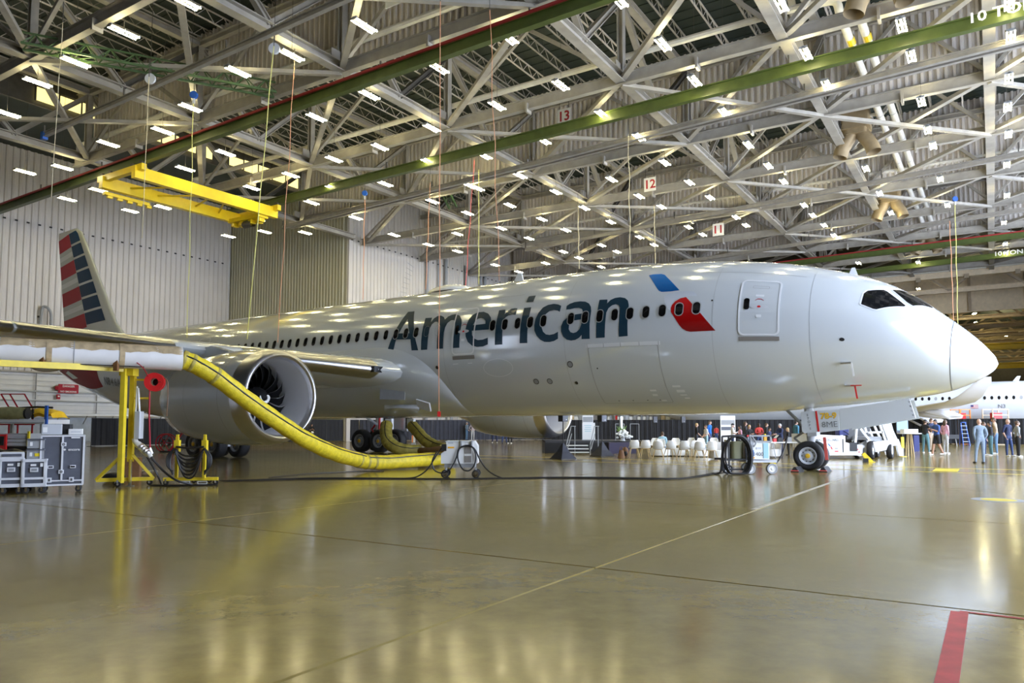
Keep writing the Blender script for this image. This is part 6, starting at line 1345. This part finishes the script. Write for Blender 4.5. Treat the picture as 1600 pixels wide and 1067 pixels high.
for x, y in ((-20, 0), (-7.5, -2.6), (-7.5, 2.6)): MB().lathe([(0, -.2), (.5, -.2), (.5, .2), (0, .2)], 16, TR(x, y, .5) @ RX(pi/2)).build('wheel', 'rubber', J); MB().tube([(x, y, .5), (x, y, 2.2)], .12, 8).build('gear_strut', 'grey_light', J)
# ------------------------------------------------------------------ floor markings
def mark(name, pts, m, lab, z=.004):
    o = MB().prism([(p[0], p[1]) for p in pts], .001, z).build(name, m); return struct(o) if lab is None else tag(o, lab, 'marking')
def hline(u0, v0, u1, v1, w, m, name, lab):
    a, c = hw(u0, v0), hw(u1, v1); d = (c-a).normalized(); n = Vector((-d.y, d.x, 0))*w/2
    return mark(name, [a-n, c-n, c+n, a+n], m, lab)
hline(.30, 2.2, .30, 7.45, .13, 'floor_red', 'floor_line', 'broad red tape line on the floor at the near corner'); hline(.3, 7.47, -6, 7.47, .045, 'floor_red', 'floor_line', 'narrow red tape line along the floor joint at the near corner')
o = hline(3.82, 14.3, 3.80, 23.0, .10, 'floor_white', 'floor_line', 'worn white line on the floor running towards the nose wheel')
hline(30, 31.8, -10, 31.8, .10, 'floor_yellow', 'floor_line', 'yellow floor line, farther of two beside the nose wheel'); hline(30, 28.9, -10, 28.9, .10, 'floor_yellow', 'floor_line', 'yellow floor line, closer of two beside the nose wheel')
hline(1.45, 29.4, 1.45, 31.3, .75, 'floor_yellow', 'floor_patch', 'yellow painted patch between the two floor lines')
hline(9.4, 26.5, 7.8, 26.5, .12, 'floor_yellow', 'floor_line', 'short yellow floor dash before the white chairs')
c = at_z(1560, 781, 0)
mark('floor_spot', [(c.x+.50*cos(a), c.y+.50*sin(a)) for a in [2*pi*i/32 for i in range(32)]], 'grey', 'dark ring round the yellow floor spot', .003); mark('floor_spot', [(c.x+.33*cos(a), c.y+.33*sin(a)) for a in [2*pi*i/32 for i in range(32)]], 'floor_yellow', 'round yellow spot painted on the floor', .006)
# ------------------------------------------------------------------ people
SK = {'fair': (.62, .38, .28), 'tan': (.46, .26, .17), 'dark': (.13, .065, .04)}
for k, c in SK.items(): mat('skin_'+k, c, .5)
CLR = {'black': (.015, .015, .017), 'navy': (.02, .03, .085), 'blue': (.03, .10, .36), 'print_blue': (.05, .11, .33), 'polo_blue': (.01, .16, .62), 'suit_blue': (.22, .28, .35), 'denim': (.11, .20, .33), 'denim_dark': (.03, .055, .15), 'denim_teal': (.13, .27, .31),
       'pink': (.72, .38, .46), 'white': (.78, .78, .77), 'red': (.52, .045, .035), 'beige': (.48, .37, .26), 'grey': (.30, .31, .32), 'grey_light': (.50, .50, .50), 'khaki': (.45, .37, .27), 'teal': (.06, .20, .30), 'charcoal': (.05, .05, .06), 'sky': (.38, .58, .68), 'rose_grey': (.52, .43, .45), 'slate': (.14, .19, .24)}
for k, c in CLR.items(): mat('cloth_'+k, c, .8, noise=.18, nscale=14)
mat('shoe_white', (.75, .75, .74), .5); mat('shoe_dark', (.03, .025, .02), .5); mat('hair_black', (.015, .012, .01), .5); mat('hair_brown', (.09, .05, .025), .5); mat('hair_blonde', (.50, .34, .15), .5); mat('hair_grey', (.4, .4, .4), .5); mat('eye', (.02, .015, .012), .2); mat('lips', (.42, .16, .14), .5)
def person_mesh(pose, top, bottom, skin, sleeve, short, shoe, female, sit):
    sw, hw_ = (.155, .095) if female else (.185, .09)
    V, R, E = [], [], []
    def add(p, r, par=None):
        V.append(Vector(p)); R.append(r); i = len(V)-1
        if par is not None: E.append((par, i))
        return i
    lean = pose.get('lean', 0); ln = lambda x, z: (x, -lean*(z-.95), z)
    pel = add((0, 0, .95), (.145, .105)); wa = add(ln(0, 1.10), (.125 if female else .14, .10), pel); ch = add(ln(0, 1.30), (.145 if female else .165, .11), wa); up = add(ln(0, 1.42), (.11, .085), ch); nk = add(ln(0, 1.50), (.052, .052), up); hd = add(ln(0, 1.57), (.055, .06), nk)
    regs = {(pel, wa): 'top', (wa, ch): 'top', (ch, up): 'top', (up, nk): 'skin', (nk, hd): 'skin'}
    if not pose.get('tuck', True): pass
    hands = []
    for sd, key in ((-1, 'L'), (1, 'R')):
        sh = add(ln(sd*sw, 1.40), (.062 if female else .072,)*2, up); regs[(up, sh)] = 'top'
        el, wr = pose['arm'+key]; el = add((sd*el[0], el[1]-lean*.2, el[2]), (.043 if female else .05,)*2, sh); wrp = (sd*wr[0], wr[1]-lean*.15, wr[2]); w = add(wrp, (.031, .031), el)
        regs[(sh, el)] = 'top'; regs[(el, w)] = 'top' if sleeve else 'skin'
        d = (Vector(wrp)-V[el]).normalized(); pm = add(Vector(wrp)+d*.07, (.042, .026), w); regs[(w, pm)] = 'skin'; hands.append((V[pm], d, sd))
        hp = add((sd*hw_, 0, .90), (.098, .10), pel); regs[(pel, hp)] = 'bottom'
        kn, an = pose['leg'+key]; kn = add((sd*kn[0], kn[1], kn[2]), (.065 if female else .068,)*2, hp); a = add((sd*an[0], an[1], an[2]), (.045, .045) if not pose.get('wide') else (.085, .07), kn); regs[(hp, kn)] = 'bottom'; regs[(kn, a)] = 'skin' if short else 'bottom'
        heel = add((sd*an[0], an[1]+.02, an[2]-.055), (.042, .035), a); toe = add((sd*an[0]*1.08, an[1]-.17, an[2]-.06), (.042, .03), heel); regs[(a, heel)] = 'shoe'; regs[(heel, toe)] = 'shoe'
    roots = [pel]
    for pm, d, sd in hands:        # unequal, bent fingers and a thumb leaving the side of the palm
        side = d.cross(Vector((0, -1, .2))).normalized()
        if side.x*sd > 0: side = -side
        bend = Vector((0, -1, 0)) if abs(d.y) < .8 else Vector((0, 0, -1))
        for q, L in ((-1.5, .058), (-.5, .075), (.5, .082), (1.5, .072)):
            b = pm+side*(.017*-q); i0 = add(b, (.0085,)*2); i1 = add(b+d*(.03+L*.5)+bend*.006, (.008,)*2, i0); i2 = add(b+d*(.03+L*.9)+bend*.03, (.007,)*2, i1); roots.append(i0); regs[(i0, i1)] = 'skin'; regs[(i1, i2)] = 'skin'
        b = pm+side*.02-d*.03; i0 = add(b, (.0105,)*2); i1 = add(b+side*.035+d*.035, (.009,)*2, i0); i2 = add(b+side*.035+d*.07+bend*.01, (.008,)*2, i1); roots.append(i0); regs[(i0, i1)] = 'skin'; regs[(i1, i2)] = 'skin'
    me = bpy.data.meshes.new('person_base'); me.from_pydata([tuple(v) for v in V], E, []); o = bpy.data.objects.new('person_base', me); COL.objects.link(o)
    o.modifiers.new('skin', 'SKIN').use_smooth_shade = True
    sk = me.skin_vertices[0].data
    for i, r in enumerate(R): sk[i].radius = r; sk[i].use_root = i in roots
    sub = o.modifiers.new('sub', 'SUBSURF'); sub.levels = 2; sub.render_levels = 2
    ev = bpy.data.meshes.new_from_object(o.evaluated_get(bpy.context.evaluated_depsgraph_get())); bpy.data.objects.remove(o); bpy.data.meshes.remove(me)
    ev.materials.clear()
    names = ['skin_'+skin, 'cloth_'+top, 'cloth_'+bottom, shoe]
    for n in names: ev.materials.append(M(n))
    ix = {'skin': 0, 'top': 1, 'bottom': 2, 'shoe': 3}; segs = [(V[a], V[b], r, max(R[a][0], R[b][0])) for (a, b), r in regs.items()]
    for p in ev.polygons:
        c = p.center; best = None
        for a, b, r, rad in segs:
            d = b-a; t = max(0, min(1, (c-a).dot(d)/max(d.length_squared, 1e-9))); q = (c-a-d*t).length/rad
            if best is None or q < best[0]: best = (q, r, t)
        r = best[1]
        if r == 'top' and c.z < .93 and not sit: r = 'bottom'
        if short and r == 'bottom' and c.z < .55: r = 'skin'
        p.material_index = ix[r]; p.use_smooth = True
    return ev
def head_mesh(skin):
    b = MB(); n = 16; rows = 14
    def f(i, j):
        th = pi*i; a = 2*pi*j; y = -cos(a); x = sin(a); r = sin(th)**.85; z = cos(th)
        w = .076*(1-.22*max(0, -z-.1)); l = .096*(1-.12*max(0, -z)); px, py, pz = x*w*r, y*l*r, z*.118
        if y < -.8 and -.45 < z < .15: py -= .020*max(0, 1-abs(z+.22)/.3)*max(0, (-y-.8)/.2)      # nose
        if y < -.6 and -.05 < z < .2 and .2 < abs(x) < .65: py += .007                               # eye sockets
        if y < -.6 and z < -.55: py -= .006
        return Vector((px, py, pz))
    b.grid(f, rows, 28, wrap=True)
    for sd in (-1, 1): b.sphere((sd*.078, .012, -.012), (.012, .02, .032), 8)
    return b
def person(px, py, hpx, face, label, top='navy', bottom='denim', skin='fair', hair='brown', style='short', sleeve=True, short=False, shoe='shoe_dark', arms='down', legs='stand', female=False, depth=None, sit=False, lean=.02, turn=0.0, phone=False, holds=None, name=None):
    if depth: P = at_d(px, 664, depth); P.z = 0
    else: P = at_z(px, py, 0)
    H = hpx*P.y/FPX; k = H/1.74
    AR = {'down': (((.215, .02, 1.12), (.22, -.04, .88)),)*2, 'hips': (((.33, .06, 1.16), (.19, -.03, 1.02)),)*2, 'cross': (((.235, -.06, 1.15), (-.02, -.20, 1.18)), ((.235, -.06, 1.15), (-.03, -.23, 1.12))), 'front': (((.215, .0, 1.13), (.07, -.20, .98)),)*2,
          'phone': (((.22, -.06, 1.14), (.06, -.27, 1.24)),)*2, 'gesture': (((.22, -.04, 1.13), (.13, -.28, 1.22)), ((.21, .02, 1.12), (.22, -.05, .88))), 'reach': (((.22, -.12, 1.17), (.12, -.36, 1.14)),)*2, 'pocket': (((.245, .05, 1.14), (.17, -.02, .93)),)*2}[arms]
    LG = {'stand': (((.10, -.01, .50), (.105, .01, .09)),)*2, 'walk': (((.095, -.10, .52), (.09, -.20, .10)), ((.095, .02, .50), (.095, .22, .13))), 'wide': (((.12, -.02, .50), (.15, .0, .09)),)*2, 'sit': (((.11, -.42, .90), (.12, -.42, .48)),)*2, 'contra': (((.10, -.01, .50), (.10, .0, .09)), ((.14, -.05, .51), (.17, -.06, .09)))}[legs]
    pose = dict(armL=AR[0], armR=AR[1], legL=LG[0], legR=LG[1], lean=lean)
    t = thing('person', label, 'person', loc=P, rz=face)
    body = person_mesh(pose, top, bottom, skin, sleeve, short, shoe, female, sit)
    hm = head_mesh(skin); hc = Vector((0, -lean*.75-.015, 1.62)); ca, sa = cos(turn), sin(turn); off = len(body.vertices)
    bm = bmesh.new(); bm.from_mesh(body); hv = [bm.verts.new((v[0]*ca-v[1]*sa+hc.x, v[0]*sa+v[1]*ca+hc.y, v[2]+hc.z)) for v in hm.v]
    for f in hm.f:
        try: ff = bm.faces.new([hv[i] for i in f]); ff.smooth = True; ff.material_index = 0
        except ValueError: pass
    dz = -.47 if sit else 0
    bm.to_mesh(body); bm.free()
    S = Matrix.Diagonal((k, k, k, 1)) @ TR(0, 0, dz)
    body.transform(S); link('body', body, t)
    HM = S @ Matrix.Translation(hc) @ RZ(turn)
    def hairmb(fn, m, nm): b = MB(); fn(b); me = b.mesh(nm, m, True); me.transform(HM); link(nm, me, t)
    if style != 'bald':
        def cap(b):
            def f(i, j):
                a = 2*pi*j; y, x = -cos(a), sin(a); lim = .42 if y < -.35 else (.62 if abs(x) > .75 and style == 'short' else .68); th = pi*lim*i; r = sin(th)**.85
                return Vector((x*.083*r, y*.103*r+.006, cos(th)*.126))
            b.grid(f, 8, 24, wrap=True)
            if style == 'long': b.grid(lambda i, j: Vector((.088*cos(pi*j)*(1+.15*i), .04+.065*sin(pi*j)+.015*i-.03*i*i, .05-.30*i)), 8, 12)
            if style == 'bun': b.sphere((0, .10, .05), .045, 8)
        hairmb(cap, 'hair_'+hair, 'hair')
        if style == 'cap': hairmb(lambda b: (b.grid(lambda i, j: Vector((.086*sin(pi*.5*i)*cos(2*pi*j), .104*sin(pi*.5*i)*sin(2*pi*j), .03+.105*cos(pi*.5*i))), 6, 18, wrap=True), b.prism([(-.07, -.09), (.07, -.09), (.05, -.17), (-.05, -.17)], .025, .035)), 'cloth_black', 'cap')
    hairmb(lambda b: [b.sphere((sd*.032, -.083, .012), (.011, .007, .008), 6) for sd in (-1, 1)], 'eye', 'eyes'); hairmb(lambda b: b.sphere((0, -.088, -.066), (.024, .008, .007), 6), 'lips', 'mouth')
    def add(nm, mb, m): me = mb.mesh(nm, m, True); me.transform(S); link(nm, me, t)
    add('collar', MB().lathe([(.070, 0), (.058, .035), (.062, .03)], 14, TR(0, -lean*.5, 1.455)), 'cloth_'+top)
    if phone: o = tag(MB().box((0, 0, 0), (.075, .012, .15), rot=Euler((-.5, 0, 0)).to_matrix()).build('phone', 'black'), 'dark phone held up by the '+phone, 'phone'); o.matrix_world = t.matrix_basis @ S @ TR(0, -.34, 1.30)
    if holds: o = tag(MB().box((0, 0, 0), (.2, .01, .27), rot=Euler((-.9, 0, 0)).to_matrix()).build('paper', 'paper'), holds, 'paper'); o.matrix_world = t.matrix_basis @ S @ TR(0, -.3, 1.0)
    return t
# heading 0 faces the camera; +pi/2 faces image right, -pi/2 faces image left, pi faces away
A_ = pi; RT = pi/2; LF = -pi/2
person(1447, 708, 52, 2.2, 'man in black t-shirt, cap and teal jeans beside the cocktail table', 'black', 'denim_teal', 'fair', 'brown', 'cap', False, shoe='shoe_white', arms='phone', legs='wide', phone='man in the black t-shirt')
person(1456, 705, 51, .5, 'person in dark top and khaki trousers half hidden behind the black t-shirt', 'navy', 'khaki', 'fair', 'brown', 'short', False, shoe='shoe_dark')
person(1465, 711.5, 56, LF+.2, 'man in blue patterned shirt and black shorts looking at a phone', 'print_blue', 'black', 'tan', 'black', 'short', False, True, 'shoe_white', 'phone', 'walk', lean=.06, phone='man in the patterned shirt')
person(1478, 709, 53, RT+.3, 'woman in pink striped top and wide grey trousers', 'pink', 'grey_light', 'fair', 'brown', 'long', True, shoe='shoe_white', arms='pocket', female=True)
person(1533, 724, 69, A_-.1, 'bald man in blue-grey suit walking away from the camera', 'suit_blue', 'suit_blue', 'fair', 'brown', 'bald', True, shoe='shoe_dark', arms='pocket', legs='contra')
person(1538, 711.5, 52, .6, 'person half hidden behind the man in the blue-grey suit', 'slate', 'denim_dark', 'fair', 'brown', 'short', True, shoe='shoe_white')
person(1549, 712, 53, LF-.3, 'woman in charcoal jacket and light jeans beside the suit', 'charcoal', 'denim_teal', 'tan', 'black', 'bun', True, shoe='shoe_white', arms='front', female=True)
person(1557.5, 709.5, 57, LF-.6, 'tall man in beige jacket and blue jeans leaning towards the woman in charcoal', 'beige', 'denim', 'tan', 'brown', 'short', True, shoe='shoe_white', arms='pocket', lean=.08)
person(1576, 713, 58, .3, 'bald man in navy polo and dark jeans facing the camera', 'navy', 'denim_dark', 'fair', 'grey', 'bald', False, shoe='shoe_white', arms='pocket', legs='contra')
person(1591, 714, 56, RT-.2, 'woman in grey top and black trousers turning towards the picture edge', 'grey', 'black', 'fair', 'brown', 'bun', True, shoe='shoe_white', arms='hips', legs='contra', female=True)
D1 = 45
person(1144, 0, 45, RT-.2, 'man in white shirt and dark cap by the city banner', 'white', 'denim_dark', 'fair', 'grey', 'cap', True, arms='gesture', depth=43)
person(1156.5, 0, 43, LF, 'dark-haired woman in pink top talking to the man in white', 'pink', 'denim', 'tan', 'black', 'long', False, arms='gesture', female=True, depth=42)
person(1170.5, 0, 44, .2, 'blonde woman in black top with a white badge', 'black', 'denim', 'fair', 'blonde', 'long', True, arms='cross', female=True, depth=42)
person(1164, 0, 45, RT, 'woman with light brown hair behind the blonde woman in black', 'charcoal', 'black', 'fair', 'brown', 'long', True, female=True, depth=46)
person(1185.5, 0, 45.5, .1, 'man in red sweater with folded arms', 'red', 'denim_dark', 'dark', 'black', 'short', True, arms='cross', depth=43)
person(1197, 0, 42, RT-.3, 'man in black standing between the red sweater and the navy blazer', 'black', 'black', 'fair', 'brown', 'short', True, depth=47)
person(1201.5, 0, 40, .7, 'short woman in navy dress gesturing beside the navy blazer', 'navy', 'navy', 'tan', 'black', 'long', False, arms='gesture', female=True, depth=42)
person(1219, 0, 47, LF+.4, 'man in navy blazer over white shirt holding out a white paper', 'navy', 'navy', 'fair', 'grey', 'short', True, arms='reach', depth=41, holds='white sheet of paper in front of the man in navy blazer')
person(1231, 0, 43, LF-.2, 'long-haired blonde woman in black next to the folding table', 'black', 'black', 'fair', 'blonde', 'long', True, arms='front', female=True, depth=39)
person(1243.5, 0, 50, RT+.2, 'dark-haired man in teal jacket behind the nose gear', 'teal', 'denim_dark', 'fair', 'black', 'short', True, depth=43)
person(1256, 0, 36, .4, 'blonde woman crouched low behind the nose gear strut', 'charcoal', 'black', 'fair', 'blonde', 'long', True, female=True, depth=40)
person(1088, 0, 43, RT, 'woman with light hair and dark top listening behind the chairs', 'black', 'charcoal', 'fair', 'blonde', 'short', False, arms='front', female=True, depth=46)
person(1103, 0, 40, LF+.3, 'fair-haired woman in white top and light skirt behind the chairs', 'white', 'sky', 'fair', 'brown', 'long', False, arms='front', female=True, depth=46)
person(1108.5, 0, 46, .9, 'tall man in bright blue polo behind the woman in white', 'polo_blue', 'denim_dark', 'fair', 'brown', 'short', False, arms='pocket', depth=47)
person(1119, 0, 26, A_, 'distant person in red top seen in front of the black drape', 'red', 'denim_dark', 'tan', 'black', 'short', True, depth=68)
person(1035.5, 710.5, 49, A_-.3, 'person in light blue shirt sitting among the white chairs', 'sky', 'denim', 'fair', 'brown', 'short', True, legs='sit', sit=True, arms='front', turn=.3)
person(711.5, 687.5, 27, 0, 'man in black standing in front of the slate fence', 'black', 'black', 'fair', 'brown', 'short', True, arms='front')
person(729, 688, 28.5, RT-.5, 'man in slate shirt and jeans next to the man in rose-grey', 'slate', 'denim', 'fair', 'grey', 'short', True, arms='front')
person(738.5, 688.5, 29, .2, 'man in rose-grey shirt, cap and pale trousers by the slate fence', 'rose_grey', 'grey_light', 'fair', 'brown', 'cap', True, arms='hips')
person(773, 692, 41, 0, 'person in navy trousers with white shoes behind the far engine', 'navy', 'navy', 'fair', 'brown', 'short', True, shoe='shoe_white', legs='wide')
person(788, 693, 42, .4, 'person in navy trousers, closer of the pair under the far engine', 'navy', 'denim_dark', 'fair', 'brown', 'short', True, legs='wide')
person(797, 693, 42, -.4, 'person in black trousers and white shoes at the far engine cowl', 'black', 'black', 'fair', 'brown', 'short', True, shoe='shoe_white')
person(486.5, 693, 31, .5, 'person in black holding a white paper in the dark beside the engine intake', 'black', 'black', 'tan', 'black', 'short', False, arms='phone', holds='white paper held by the person beside the engine intake')
